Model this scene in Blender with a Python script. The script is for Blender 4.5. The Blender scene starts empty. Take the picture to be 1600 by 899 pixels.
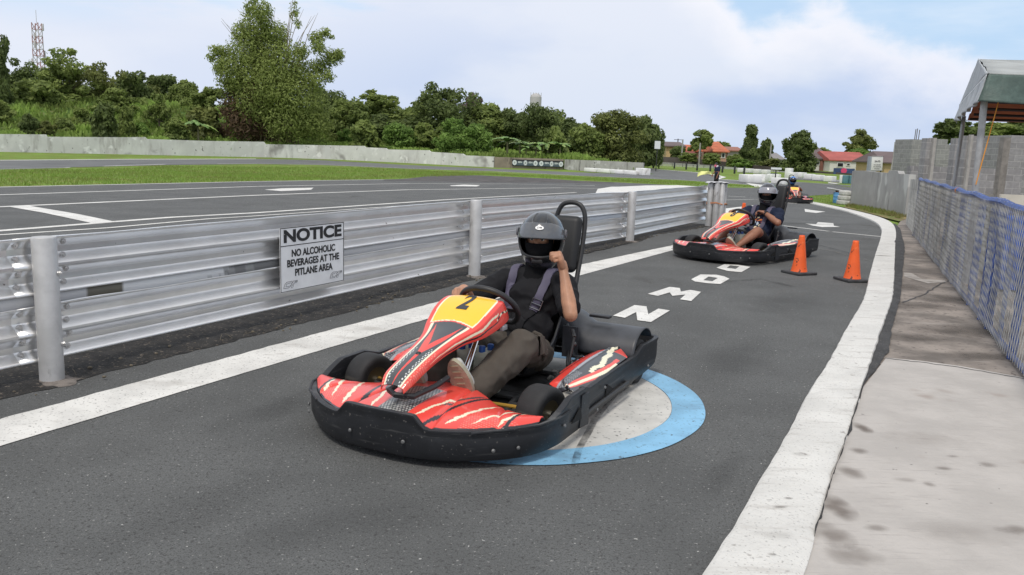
import bpy, bmesh, math, random
from mathutils import Vector, Matrix, noise
C = bpy.context.scene.collection
SC = bpy.context.scene
rnd = random.Random(7)
PI = math.pi
# ------------------------------------------------------------------ camera
FPX = 1290.0; HC = 1.4
PITCH = math.atan(221/1290); ROLL = math.radians(2.0)
_f = Vector((0, math.cos(PITCH), -math.sin(PITCH))); _u = Vector((0, math.sin(PITCH), math.cos(PITCH))); _r = Vector((1, 0, 0))
CR = _r*math.cos(ROLL) + _u*math.sin(ROLL); CU = -_r*math.sin(ROLL) + _u*math.cos(ROLL)
cam_d = bpy.data.cameras.new('camera'); cam = bpy.data.objects.new('camera', cam_d); C.objects.link(cam)
cam_d.sensor_width = 36; cam_d.lens = FPX/1600*36; cam_d.clip_start = 0.05; cam_d.clip_end = 2000
M = Matrix((CR, CU, -_f)).transposed().to_4x4(); M.translation = (0, 0, HC); cam.matrix_world = M
SC.camera = cam
# ------------------------------------------------------------------ world and sun
SUN_EL = math.radians(58); SUN_AZ = math.radians(200)      # azimuth clockwise from +Y
SKY_STRENGTH = 0.12
w = bpy.data.worlds.new('World'); SC.world = w; w.use_nodes = True
def build_world():
    nt = w.node_tree; N = nt.nodes; L = nt.links; N.clear()
    out = N.new('ShaderNodeOutputWorld'); bg = N.new('ShaderNodeBackground'); L.new(bg.outputs[0], out.inputs[0])
    bg.inputs[1].default_value = SKY_STRENGTH
    sky = N.new('ShaderNodeTexSky'); sky.sky_type = 'NISHITA'; sky.sun_disc = False
    sky.sun_elevation = SUN_EL; sky.sun_rotation = SUN_AZ; sky.dust_density = 2.0; sky.air_density = 1.0
    tc = N.new('ShaderNodeTexCoord'); sep = N.new('ShaderNodeSeparateXYZ'); L.new(tc.outputs['Generated'], sep.inputs[0])
    def math_(op, a, b=None, c=None, clamp=False):
        n = N.new('ShaderNodeMath'); n.operation = op; n.use_clamp = clamp
        for i, v in enumerate((a, b, c)):
            if v is None: continue
            if isinstance(v, (int, float)): n.inputs[i].default_value = v
            else: L.new(v, n.inputs[i])
        return n.outputs[0]
    def mix(f, a, b):
        n = N.new('ShaderNodeMix'); n.data_type = 'RGBA'
        if isinstance(f, (int, float)): n.inputs[0].default_value = f
        else: L.new(f, n.inputs[0])
        for i, v in ((6, a), (7, b)):
            if isinstance(v, tuple): n.inputs[i].default_value = (*v, 1)
            else: L.new(v, n.inputs[i])
        return n.outputs[2]
    def sm(x, a, b):
        n = N.new('ShaderNodeMapRange'); n.interpolation_type = 'SMOOTHSTEP'
        L.new(x, n.inputs[0]); n.inputs[1].default_value = a; n.inputs[2].default_value = b
        return n.outputs[0]
    el = math_('ARCSINE', sep.outputs[2]); az = math_('ARCTAN2', sep.outputs[0], sep.outputs[1])
    def nz(sx, sz, scale, detail, rough=0.55, off=0.0):
        mp = N.new('ShaderNodeMapping'); L.new(tc.outputs['Generated'], mp.inputs[0])
        mp.inputs['Scale'].default_value = (sx, sx, sz); mp.inputs['Location'].default_value = (off, off*0.7, off*0.3)
        n = N.new('ShaderNodeTexNoise'); n.inputs['Scale'].default_value = scale; n.inputs['Detail'].default_value = detail; n.inputs['Roughness'].default_value = rough
        L.new(mp.outputs[0], n.inputs['Vector']); return n.outputs[0]
    n_edge = nz(1, 1.6, 16, 9, 0.6); n_big = nz(1, 2.6, 3.0, 5, 0.5, 3.0); n_wisp = nz(1, 4.5, 2.2, 6, 0.6, 9.0)
    # height (radians) of the cumulus top edge along azimuth
    crv = N.new('ShaderNodeFloatCurve'); azn = math_('MULTIPLY_ADD', az, 1/2.0, 0.5); L.new(azn, crv.inputs[1])
    c = crv.mapping.curves[0]
    def azpt(px, py):
        d = _f + CR*(px-800)/FPX - CU*(py-449.5)/FPX; d.normalize()
        return math.atan2(d.x, d.y)/2.0 + 0.5, math.asin(d.z)
    pts = [(0.0, .34), (0.2, .30), (azpt(900, -90)[0], .30), azpt(1085, -60), azpt(1150, 12), azpt(1180, 40), azpt(1225, 22), azpt(1290, 6), azpt(1340, 34), azpt(1400, 62), azpt(1460, 78), azpt(1540, 96), azpt(1620, 120), (0.9, .12), (1.0, .2)]
    c.points[0].location = pts[0]; c.points[1].location = pts[-1]
    for p in pts[1:-1]: c.points.new(*p)
    crv.mapping.update()
    edge = math_('ADD', crv.outputs[0], math_('MULTIPLY', math_('SUBTRACT', n_edge, 0.5), 0.075))
    below = math_('SUBTRACT', edge, el)
    cloudmask = sm(below, -0.014, 0.022)
    rim = math_('SUBTRACT', 1.0, sm(below, 0.0, 0.085))
    k = 1.0/SKY_STRENGTH
    def kc(r, g, b): return (r*k, g*k, b*k)
    # the broad cloud bank: white at the rim and at left, lavender grey in its belly
    bank = mix(sm(n_big, 0.40, 0.60), kc(.510, .620, .840), kc(.70, .765, .89))
    leftw = math_('SUBTRACT', 1.0, sm(az, -0.42, 0.12))
    bank = mix(math_('MULTIPLY', leftw, 0.6), bank, kc(.79, .83, .93))
    upw = sm(el, 0.045, 0.17)
    bank = mix(math_('MULTIPLY', upw, 0.55), bank, kc(.82, .85, .94))
    bank = mix(math_('MULTIPLY', rim, 0.8), bank, kc(.93, .93, .98))
    # clear blue with thin wisps, from the Nishita sky
    blue = mix(0.88, sky.outputs[0], kc(.52, .71, .94))
    blue = mix(math_('MULTIPLY', sm(n_wisp, 0.42, 0.68), 0.75), blue, kc(.74, .84, .96))
    # small blue holes in the bank high at left
    holes = math_('MULTIPLY', sm(n_wisp, 0.50, 0.64), sm(el, 0.09, 0.16))
    bank2 = mix(math_('MULTIPLY', holes, 0.8), bank, kc(.55, .74, .96))
    col = mix(cloudmask, blue, bank2)
    # overhead: broken bright cloud
    over = mix(sm(n_wisp, 0.40, 0.62), kc(.66, .73, .86), kc(1.04, 1.01, .97))
    col = mix(sm(el, 0.28, 0.50), col, over)
    hz = math_('SUBTRACT', 1.0, sm(el, -0.01, 0.06))
    col = mix(math_('MULTIPLY', hz, 0.35), col, kc(.64, .72, .86))
    L.new(col, bg.inputs[0])
build_world()
sun_d = bpy.data.lights.new('sun', 'SUN'); sun = bpy.data.objects.new('sun', sun_d); C.objects.link(sun)
sun_d.energy = 2.1; sun_d.angle = math.radians(10); sun_d.color = (1.0, 0.94, 0.86)
sd = Vector((math.sin(SUN_AZ)*math.cos(SUN_EL), math.cos(SUN_AZ)*math.cos(SUN_EL), math.sin(SUN_EL)))
sun.rotation_euler = sd.to_track_quat('Z', 'Y').to_euler()
SC.view_settings.view_transform = 'Standard'; SC.view_settings.look = 'None'; SC.view_settings.gamma = 1; SC.view_settings.exposure = 0.06
SC.view_settings.use_curve_mapping = False
# ------------------------------------------------------------------ helpers
def ray(x, y): return _f + CR*((x-800)/FPX) - CU*((y-449.5)/FPX)
DIP, Y0, Y1 = .80, 14.0, 50.0
def gz(y): return -DIP*max(0.0, min(1.0, (y-Y0)/(Y1-Y0)))      # the ground falls gently away from the pit lane
def G(x, y, z=0.0):
    d = ray(x, y); k = d.y; o = HC-z
    # ray height minus ground height is piecewise linear in Y
    s = d.z/k
    Y = -o/s
    if Y > Y0:
        g = -DIP/(Y1-Y0); Y = (-o-g*Y0)/(s-g) if s < g else 1e9
        if Y > Y1 or Y < 0: Y = (-DIP-o)/s
    return Vector((0, 0, HC)) + d*(Y/k)
def conform(bm, off):
    for Yp in (Y0, Y1):
        bmesh.ops.bisect_plane(bm, geom=bm.verts[:]+bm.edges[:]+bm.faces[:], plane_co=(0, Yp, 0), plane_no=(0, 1, 0), dist=1e-5)
    for v in bm.verts: v.co.z = gz(v.co.y)+off
def AT(x, y, Y):
    d = ray(x, y); return Vector((0, 0, HC)) + d*(Y/d.y)
def V(*a): return Vector(a)

def tag(o, label=None, cat=None, group=None, kind=None):
    if label: o['label'] = label
    if cat: o['category'] = cat
    if group: o['group'] = group
    if kind: o['kind'] = kind
    return o
def empty(name, loc, rz=0.0, label=None, cat=None, group=None):
    o = bpy.data.objects.new(name, None); C.objects.link(o); o.location = loc; o.rotation_euler = (0, 0, rz)
    o.empty_display_size = 0.2
    return tag(o, label, cat, group)
def children(o): return [c for c in bpy.data.objects if c.parent == o]
def copy_tree(o, parent=None):
    c = o.copy(); C.objects.link(c)
    if parent: c.parent = parent
    for ch in children(o): copy_tree(ch, c)
    return c

class MB:
    """collects shapes into one bmesh"""
    def __init__(s): s.bm = bmesh.new()
    def box(s, c, size, R=None):
        m = Matrix.Translation(Vector(c))
        if R is not None: m = m @ (R.to_4x4() if not isinstance(R, (int, float)) else Matrix.Rotation(R, 4, 'Z'))
        r = bmesh.ops.create_cube(s.bm, size=1.0, matrix=m @ Matrix.Diagonal((*size, 1)))
        return r['verts']
    def bbox(s, c, size, R=None, bev=0.01, seg=2):
        vs = s.box(c, size, R); es = set(e for v in vs for e in v.link_edges)
        bmesh.ops.bevel(s.bm, geom=list(es), offset=bev, segments=seg, affect='EDGES', profile=0.5)
    def tube(s, pts, r, seg=8, cap=True, closed=False):
        pts = [Vector(p) for p in pts]; n = len(pts)
        rs = r if isinstance(r, (list, tuple)) else [r]*n
        rings = []; up = None
        for i, p in enumerate(pts):
            if closed: t = (pts[(i+1) % n]-pts[i-1])
            else: t = pts[min(i+1, n-1)]-pts[max(i-1, 0)]
            t.normalize()
            if up is None:
                up = t.orthogonal().normalized()
            else:
                up = (up - t*up.dot(t))
                up = up.normalized() if up.length > 1e-6 else t.orthogonal().normalized()
            b = t.cross(up)
            rings.append([s.bm.verts.new(p + (up*math.cos(a)+b*math.sin(a))*rs[i]) for a in [2*PI*k/seg for k in range(seg)]])
        m = n if closed else n-1
        for i in range(m):
            A = rings[i]; B = rings[(i+1) % n]
            for k in range(seg):
                try: s.bm.faces.new((A[k], A[(k+1) % seg], B[(k+1) % seg], B[k]))
                except ValueError: pass
        if cap and not closed:
            s.bm.faces.new(rings[0][::-1]); s.bm.faces.new(rings[-1])
    def cyl(s, a, b, r, seg=16, r2=None): s.tube([a, b], [r, r2 if r2 is not None else r], seg)
    def lathe(s, prof, c=(0, 0, 0), axis='Z', seg=32, closed=False):
        """prof: list of (radius, height)"""
        rings = []
        for (r, h) in prof:
            ring = []
            for k in range(seg):
                a = 2*PI*k/seg; x, y = r*math.cos(a), r*math.sin(a)
                p = {'Z': (x, y, h), 'Y': (x, h, y), 'X': (h, x, y)}[axis]
                ring.append(s.bm.verts.new(Vector(c)+Vector(p)))
            rings.append(ring)
        m = len(rings) if closed else len(rings)-1
        for i in range(m):
            A = rings[i]; B = rings[(i+1) % len(rings)]
            for k in range(seg): s.bm.faces.new((A[k], A[(k+1) % seg], B[(k+1) % seg], B[k]))
        if not closed:
            for R_ in (rings[0], rings[-1]):
                if prof[rings.index(R_)][0] > 1e-4: s.bm.faces.new(R_)
    def poly(s, pts):
        return s.bm.faces.new([s.bm.verts.new(Vector(p)) for p in pts])
    def prism(s, pts, d):
        """extrude polygon by vector d"""
        a = [s.bm.verts.new(Vector(p)) for p in pts]; b = [s.bm.verts.new(Vector(p)+Vector(d)) for p in pts]
        n = len(a); s.bm.faces.new(a); s.bm.faces.new(b[::-1])
        for i in range(n): s.bm.faces.new((a[i], b[i], b[(i+1) % n], a[(i+1) % n]))
    def grid(s, f, nu, nv, closeu=False):
        vs = [[s.bm.verts.new(Vector(f(i/nu, j/nv))) for j in range(nv+1)] for i in range(nu + (0 if closeu else 1))]
        for i in range(nu):
            for j in range(nv):
                a = vs[i]; b = vs[(i+1) % len(vs)]
                s.bm.faces.new((a[j], b[j], b[j+1], a[j+1]))
        return vs
    def ball(s, c, r, seg=16, ring=10, R=None):
        rr = r if isinstance(r, (tuple, list)) else (r, r, r)
        m = Matrix.Translation(Vector(c))
        if R is not None: m = m @ R.to_4x4()
        bmesh.ops.create_uvsphere(s.bm, u_segments=seg, v_segments=ring, radius=1.0, matrix=m @ Matrix.Diagonal((*rr, 1)))
    def mesh(s, name, fix=True):
        if fix: bmesh.ops.recalc_face_normals(s.bm, faces=s.bm.faces)
        me = bpy.data.meshes.new(name); s.bm.to_mesh(me); s.bm.free(); return me
    def build(s, name, mat, parent=None, smooth=True, world=True, angle=35, fix=True, solid=0.0):
        """world=True: shapes were given in world space, parent has no rotation"""
        me = s.mesh(name, fix)
        return link(name, me, mat, parent, smooth, world, angle, solid)
def link(name, me, mat, parent=None, smooth=True, world=True, angle=35, solid=0.0):
    o = bpy.data.objects.new(name, me); C.objects.link(o)
    me.materials.clear() if False else None
    if mat is not None: me.materials.append(mat)
    if parent is not None:
        o.parent = parent
        if world:
            p = parent; off = Vector((0, 0, 0))
            while p is not None: off += p.location; p = p.parent
            me.transform(Matrix.Translation(-off))
    if smooth and len(me.polygons):
        me.polygons.foreach_set('use_smooth', [True]*len(me.polygons))
        try: me.set_sharp_from_angle(angle=math.radians(angle))
        except Exception: pass
    if solid:
        m = o.modifiers.new('solid', 'SOLIDIFY'); m.thickness = solid; m.offset = 0
    return o
def origin_to(o, loc):
    """top-level single mesh: move its origin to loc, keep it where it is"""
    loc = Vector(loc); o.data.transform(Matrix.Translation(-loc)); o.location = loc; return o
# ------------------------------------------------------------------ materials
MT = {}
def mat(name, col, rough=0.6, metal=0.0, var=0.0, vscale=6.0, bump=0.0, bscale=80.0, bdist=0.01, spec=0.5, speck=None, coat=0.0, col2=None, streak=None, trans=0.0, coord='Object', alpha=1.0, vdetail=6):
    if name in MT: return MT[name]
    m = bpy.data.materials.new(name); m.use_nodes = True; nt = m.node_tree; N = nt.nodes; L = nt.links
    b = N['Principled BSDF']; b.inputs['Roughness'].default_value = rough; b.inputs['Metallic'].default_value = metal
    b.inputs['Specular IOR Level'].default_value = spec; b.inputs['Coat Weight'].default_value = coat; b.inputs['Coat Roughness'].default_value = 0.15
    b.inputs['Transmission Weight'].default_value = trans; b.inputs['Alpha'].default_value = alpha
    tc = N.new('ShaderNodeTexCoord'); src = tc.outputs[coord]
    def noise_(scale, detail=6, rough_=0.6, sc=(1, 1, 1)):
        v = src
        if sc != (1, 1, 1):
            mp = N.new('ShaderNodeMapping'); L.new(src, mp.inputs[0]); mp.inputs['Scale'].default_value = sc; v = mp.outputs[0]
        n = N.new('ShaderNodeTexNoise'); n.inputs['Scale'].default_value = scale; n.inputs['Detail'].default_value = detail; n.inputs['Roughness'].default_value = rough_
        L.new(v, n.inputs['Vector']); return n.outputs[0]
    def ramp(x, a, b_):
        n = N.new('ShaderNodeMapRange'); n.interpolation_type = 'SMOOTHSTEP'; L.new(x, n.inputs[0]); n.inputs[1].default_value = a; n.inputs[2].default_value = b_; return n.outputs[0]
    def mix(f, a, b_, mode='MIX'):
        n = N.new('ShaderNodeMix'); n.data_type = 'RGBA'; n.blend_type = mode
        if isinstance(f, (int, float)): n.inputs[0].default_value = f
        else: L.new(f, n.inputs[0])
        for i, v in ((6, a), (7, b_)):
            if isinstance(v, tuple): n.inputs[i].default_value = (*v[:3], 1)
            else: L.new(v, n.inputs[i])
        return n.outputs[2]
    base = tuple(col[:3])
    c = base
    if var or col2:
        n1 = noise_(vscale, vdetail)
        dk = tuple(col2[:3]) if col2 else tuple(x*(1-var) for x in base)
        lt = base if col2 else tuple(min(1, x*(1+var*0.6)) for x in base)
        c = mix(ramp(n1, 0.36, 0.64), dk, lt)
    if streak:   # (colour, scale xyz, lo, hi)
        n2 = noise_(1.0, 6, 0.65, streak[1]); c = mix(ramp(n2, streak[2], streak[3]), c, streak[0])
    if speck:    # list of (colour, scale, lo, hi)
        for (sc, s_, lo, hi) in speck:
            n3 = noise_(s_, 2, 0.5); c = mix(ramp(n3, lo, hi), c, sc)
    if isinstance(c, tuple): b.inputs['Base Color'].default_value = (*c, 1)
    else: L.new(c, b.inputs['Base Color'])
    if bump:
        nb = noise_(bscale, 4, 0.6); bp = N.new('ShaderNodeBump'); bp.inputs['Strength'].default_value = bump; bp.inputs['Distance'].default_value = bdist
        L.new(nb, bp.inputs['Height']); L.new(bp.outputs[0], b.inputs['Normal'])
    MT[name] = m; return m
def painted(name, rough=0.3, coat=0.3, speckle=None):
    """uses the mesh colour attribute 'paint' (decal graphics, liveries)"""
    if name in MT: return MT[name]
    m = bpy.data.materials.new(name); m.use_nodes = True; nt = m.node_tree; b = nt.nodes['Principled BSDF']
    a = nt.nodes.new('ShaderNodeVertexColor'); a.layer_name = 'paint'; nt.links.new(a.outputs[0], b.inputs['Base Color'])
    b.inputs['Roughness'].default_value = rough; b.inputs['Coat Weight'].default_value = coat
    MT[name] = m; return m
def paint_verts(me, f):
    ca = me.color_attributes.new('paint', 'FLOAT_COLOR', 'POINT'); buf = []
    for v in me.vertices: buf.extend((*f(v.co), 1.0))
    ca.data.foreach_set('color', buf)
def inpoly(x, y, P):
    r = False; j = len(P)-1
    for i in range(len(P)):
        xi, yi = P[i]; xj, yj = P[j]
        if (yi > y) != (yj > y) and x < (xj-xi)*(y-yi)/(yj-yi)+xi: r = not r
        j = i
    return r
def text(name, s, m, parent, origin, ex, ey, size, depth=0.002, bold=0.0, sx=1.0, align='CENTER', shear=0.0):
    """lettering as mesh: origin = centre, ex/ey unit vectors, local to parent"""
    cu = bpy.data.curves.new('txt', 'FONT'); cu.body = s; cu.size = size; cu.align_x = align; cu.align_y = 'CENTER'; cu.extrude = depth/2; cu.offset = bold; cu.shear = shear
    t = bpy.data.objects.new('txt', cu); C.objects.link(t); dg = bpy.context.evaluated_depsgraph_get()
    me = bpy.data.meshes.new_from_object(t.evaluated_get(dg)); bpy.data.objects.remove(t)
    ex = Vector(ex).normalized(); ey = Vector(ey).normalized(); ez = ex.cross(ey)
    R = Matrix((ex, ey, ez)).transposed().to_4x4(); R.translation = Vector(origin)
    me.transform(R @ Matrix.Diagonal((sx, 1, 1, 1))); me.materials.clear()
    return link(name, me, m, parent, False, False)
# ------------------------------------------------------------------ surface materials
M_asph = mat('asphalt', (.112, .115, .114), .88, var=.16, vscale=1.1, bump=.9, bscale=110, bdist=.008, spec=.4,
             speck=[((.060, .061, .060), 150, .48, .66), ((.055, .055, .054), 62, .56, .70), ((.24, .24, .23), 75, .64, .72), ((.42, .42, .40), 38, .72, .75), ((.05, .05, .05), 42, .66, .72)], streak=((.070, .069, .066), (.9, .35, 1), .58, .72))
M_asph2 = mat('asphalt_far', (.13, .134, .134), .9, var=.12, vscale=.4, spec=.4, streak=((.075, .078, .08), (.5, .12, 1), .55, .72))
M_asph_dk = mat('asphalt_patch', (.045, .045, .046), .9, var=.3, vscale=6, bump=.9, bscale=60, bdist=.012, speck=[((.13, .12, .11), 60, .62, .70)])
M_wpaint = mat('road_paint', (.66, .65, .62), .65, var=.12, vscale=3, bump=.5, bscale=120, bdist=.005, speck=[((.34, .33, .31), 70, .60, .70), ((.16, .16, .155), 34, .69, .73)], streak=((.46, .44, .41), (2.2, 5, 1), .54, .72))
M_kerb = mat('kerb_paint', (.60, .59, .56), .7, var=.07, vscale=3, bump=.5, bscale=50, bdist=.01, speck=[((.30, .28, .26), 16, .66, .76), ((.38, .37, .35), 80, .60, .70)], streak=((.44, .42, .39), (2, 11, 1), .53, .70))
M_bpaint = mat('road_paint_blue', (.20, .42, .61), .6, var=.16, vscale=3, bump=.4, bscale=120, bdist=.004, speck=[((.12, .22, .30), 60, .62, .72), ((.07, .10, .13), 30, .69, .73)], streak=((.15, .29, .42), (2, 6, 1), .54, .70))
M_cpaint = mat('road_paint_worn', (.50, .49, .46), .7, var=.13, vscale=4, bump=.3, bscale=100, bdist=.004, speck=[((.18, .18, .17), 45, .62, .72)], streak=((.26, .26, .25), (1.4, 5, 1), .60, .70))
M_walk = mat('pavement_concrete', (.225, .195, .170), .9, var=.45, vscale=1.6, bump=.7, bscale=60, bdist=.01, speck=[((.10, .085, .075), 22, .60, .72)], streak=((.34, .31, .28), (1.0, 8, 1), .58, .70))
M_slab = mat('pale_concrete', (.41, .385, .36), .85, var=.10, vscale=2.2, bump=.5, bscale=26, bdist=.01, speck=[((.26, .215, .185), 2.6, .64, .80), ((.15, .14, .13), 30, .755, .78)], streak=((.355, .33, .31), (6, 55, 1), .54, .66))
M_grass = mat('grass', (.155, .235, .045), .95, var=.25, vscale=.35, spec=.1, speck=[((.19, .17, .06), 1.1, .50, .66), ((.10, .17, .03), 7, .52, .66)])
M_verge = mat('verge_grass', (.21, .17, .085), .95, var=.35, vscale=2.0, spec=.1, speck=[((.12, .17, .04), 3, .50, .60)])
M_hill = mat('hill_growth', (.085, .145, .035), .95, var=.4, vscale=.3, spec=.1, speck=[((.14, .15, .06), .8, .52, .66)])
M_galv = mat('galvanised_steel', (.84, .835, .83), .34, metal=.90, var=.05, vscale=4, bump=.05, bscale=25, bdist=.004, streak=((.72, .71, .70), (2, 2, 14), .56, .72), speck=[((.25, .24, .23), 20, .74, .80)])
M_galvp = mat('post_steel', (.50, .495, .49), .48, metal=.35, var=.12, vscale=5, bump=.15, bscale=30, bdist=.004, streak=((.22, .21, .20), (9, 9, 3), .60, .72))
M_bolt = mat('bolt_steel', (.62, .61, .60), .35, metal=.7)
M_black = mat('black_paint', (.012, .012, .013), .5)
# ------------------------------------------------------------------ ground sheets
def sheet(name, px, z, m, kind='structure', label=None, tail=(), cat=None):
    mb = MB(); pts = [G(*p, z) if len(p) == 2 else Vector((p[0], p[1], z)) for p in px]
    pts = [Vector((p[0], p[1], 0)) for p in pts]
    f = mb.poly(pts); bmesh.ops.triangulate(mb.bm, faces=[f]); conform(mb.bm, z)
    o = mb.build(name, m, smooth=False, fix=False)
    for p in o.data.polygons:
        pass
    me = o.data
    if sum(p.normal.z*p.area for p in me.polygons) < 0: me.flip_normals()
    tag(o, label, cat, kind=kind); return o
def W(x, y): return (x, y, 0)     # a world point among pixel points
mb = MB()
mb.poly([(-440, -140, 0), (440, -140, 0), (440, 530, 0), (-440, 530, 0)]); conform(mb.bm, -.03)
tag(mb.build('ground', M_grass, smooth=False), 'flat green grass infield between the tracks reaching the far houses', kind='structure')
LK = [(1100, 889), (1150, 813), (1190, 743), (1233, 670), (1257.6, 620), (1295, 562), (1324.6, 508), (1349.5, 464.6), (1359, 427), (1368, 396), (1376, 371), (1377, 357), (1368, 347), (1350, 339), (1318, 328.5), (1290, 322.5), (1262, 316.5)]
RK = [(1256, 899), (1273, 829.5), (1296, 750), (1319.6, 686.5), (1349, 603), (1368, 542.5), (1384, 496), (1396, 458), (1398, 415), (1399, 387), (1400, 362), (1395, 350), (1383, 342.5), (1362, 335.5), (1325, 326.5), (1295, 320), (1265, 314.5)]
asph = sheet('track_surface', [W(-60, 14), (-900, 312), (0, 292), (400, 283.3), (560, 281), (640, 279), (670, 275.5), (750, 275), (850, 279.5), (900, 283), (960, 285), (1040, 289), (1100, 293), (1205, 294.3), (1235, 287), (1262, 285.5),
              (1330, 293), (1345, 297), (1330, 300), (1262, 306.5), (1262, 316.3)] + [((a[0]+b[0])/2, (a[1]+b[1])/2) for a, b in list(zip(LK, RK))[::-1]] + [W(.35, .9), W(-.9, -6), W(-60, -6)], 0.0, M_asph)
tag(asph, 'dark grey asphalt of the pit lane and main straight')
far_t = [(-900, 257), (0, 250.5), (200, 249), (400, 248.5), (500, 250.5), (640, 258.3), (771, 264), (903, 269.6), (1003, 272.8), (1012, 263.5), (1090, 269.8), (1118, 273.6), (1131, 277), (1120, 279.8), (1180, 284), (1232, 288.5), (1228, 290.5), (1180, 289.3), (1100, 283.6), (1060, 281.2), (903, 274.6), (771, 267.4), (640, 263.6), (500, 257.7), (400, 256.3), (260, 258), (110, 261.5), (0, 264.5), (-900, 289)]
tag(sheet('far_track', far_t, -.015, M_asph2), 'narrow far asphalt track curving past the whitewashed wall')
tag(sheet('far_track', [(1236, 276.5), (1340, 283.5), (1342, 287.5), (1236, 280.2)], -.015, M_asph2), 'thin strip of far track behind the row of white blocks')
tag(sheet('far_track', [(1232, 283.6), (1340, 290.6), (1340, 292), (1240, 286.5)], -.012, M_asph2), 'thin grey track strip beyond the far kart')
tag(sheet('dirt_patch', [(600, 281.2), (640, 279.6), (668, 275.0), (750, 274.2), (852, 279), (900, 282.6), (960, 285), (960, 287), (860, 285.5), (700, 284), (600, 282.5)], .004, mat('worn_asphalt', (.075, .068, .066), .95, var=.35, vscale=1.2)), 'brown worn asphalt edge beside the infield grass')
# grassy triangle by the tyre stack and verge below the concrete wall
sheet('grass_verge', [(1262, 306.8), (1331, 300.4), (1350, 297), (1366, 320), (1400, 330), (1398, 338), (1362, 332), (1325, 325), (1262, 314.3)], .008, M_grass)
sheet('dirt_verge', [(1325, 318), (1345, 316), (1420, 331), (1424, 340), (1405, 346), (1385, 341), (1362, 334.5), (1318, 324)], .014, M_verge)
# kerb
def kerb():
    mb = MB(); zt = .035
    a = [Vector((.15, .9, 0))] + [G(*p, zt) for p in LK]; b = [Vector((.62, .9, 0))] + [G(*p, zt) for p in RK]
    a[0] = a[1] + (a[1]-a[3])*1.6; b[0] = b[1] + (b[1]-b[3])*1.6
    # resample with small irregularities
    def res(P, n, am, sd):
        out = []
        for i in range(len(P)-1):
            k = max(2, int((P[i+1]-P[i]).length/.06)) if i < 12 else 4
            k = min(k, 40)
            out += [P[i].lerp(P[i+1], j/k) for j in range(k)]
        return out + [P[-1]]
    def jit(P, am, sd):
        return [p + Vector((noise.noise(p*6+Vector((sd, 0, 0))), noise.noise(p*6+Vector((0, sd, 3))), 0))*am*(1 if p.y < 14 else .2) for p in P]
    # Catmull smoothing
    def cat(P):
        o = []
        for i in range(len(P)-1):
            p0, p1, p2, p3 = P[max(i-1, 0)], P[i], P[i+1], P[min(i+2, len(P)-1)]
            n = max(3, min(24, int((p2-p1).length/.08)))
            for j in range(n):
                t = j/n; o.append(.5*((2*p1)+(p2-p0)*t+(2*p0-5*p1+4*p2-p3)*t*t+(3*p1-p0-3*p2+p3)*t**3))
        return o+[P[-1]]
    A = cat(a); B = cat(b); n = 400
    def at(P, t): 
        x = t*(len(P)-1); i = min(int(x), len(P)-2); return P[i].lerp(P[i+1], x-i)
    # match by original index so both edges stay paired
    A2, B2 = [], []
    for i in range(len(a)-1):
        k = max(4, min(40, int((a[i+1]-a[i]).length/.05)))
        for j in range(k):
            t = j/k
            def cm(P):
                p0, p1, p2, p3 = P[max(i-1, 0)], P[i], P[i+1], P[min(i+2, len(P)-1)]
                return .5*((2*p1)+(p2-p0)*t+(2*p0-5*p1+4*p2-p3)*t*t+(3*p1-p0-3*p2+p3)*t**3)
            A2.append(cm(a)); B2.append(cm(b))
    A2.append(a[-1]); B2.append(b[-1])
    A2 = jit(A2, .006, 1.0); B2 = jit(B2, .010, 7.0)
    rows = []
    for p, q in zip(A2, B2):
        d = (q-p).normalized()*min(.02, (q-p).length*.15)
        rows.append([mb.bm.verts.new(v) for v in (Vector((p.x, p.y, p.z-zt-.02)), Vector((p.x, p.y, p.z-.012)), p+d, q-d, Vector((q.x, q.y, q.z-.012)), Vector((q.x, q.y, q.z-zt-.02)))])
    for r, s in zip(rows, rows[1:]):
        for j in range(5): mb.bm.faces.new((r[j], r[j+1], s[j+1], s[j]))
    mb.bm.faces.new(rows[0]); mb.bm.faces.new(rows[-1])
    o = mb.build('kerb', M_kerb, angle=50); tag(o, 'white painted kerb curving along the right edge of the pit lane', kind='structure')
    return B2
KR = kerb()
# pavement right of the kerb, dark joint, pale slab
def lipband():
    mb = MB(); off = [(1273, 840), (1296, 760), (1319.5, 697), (1352, 598), (1387, 552), (1396, 505), (1407, 464.6), (1411, 420), (1414, 387), (1407, 358), (1398, 349)]
    inn = [(1272, 839), (1295, 759), (1318.5, 696), (1346, 603), (1365, 542.5), (1381, 496), (1393, 458), (1395, 415), (1396, 387), (1397, 362), (1392, 350)]
    A = []; B = []
    for i in range(len(off)-1):
        for j in range(12):
            t = j/12; A.append(G(off[i][0]*(1-t)+off[i+1][0]*t, off[i][1]*(1-t)+off[i+1][1]*t, .02)); B.append(G(inn[i][0]*(1-t)+inn[i+1][0]*t, inn[i][1]*(1-t)+inn[i+1][1]*t, .02))
    prev = None
    for p, q in zip(A, B):
        k = noise.noise(p*5)*.025 + noise.noise(p*17)*.012; d = (p-q); d = d.normalized()*(k)
        a = mb.bm.verts.new(p+d); m_ = mb.bm.verts.new((p+q)/2+Vector((0, 0, .012+.01*noise.noise(p*9)))); b = mb.bm.verts.new(q)
        if prev: mb.bm.faces.new((prev[0], prev[1], m_, a)); mb.bm.faces.new((prev[1], prev[2], b, m_))
        prev = (a, m_, b)
    tag(mb.build('kerb_joint', M_asph_dk), 'rough dark asphalt joint along the outside of the white kerb', kind='structure')
lipband()
rk = [(p.x, p.y, 0) for p in KR[::6]]
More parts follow.
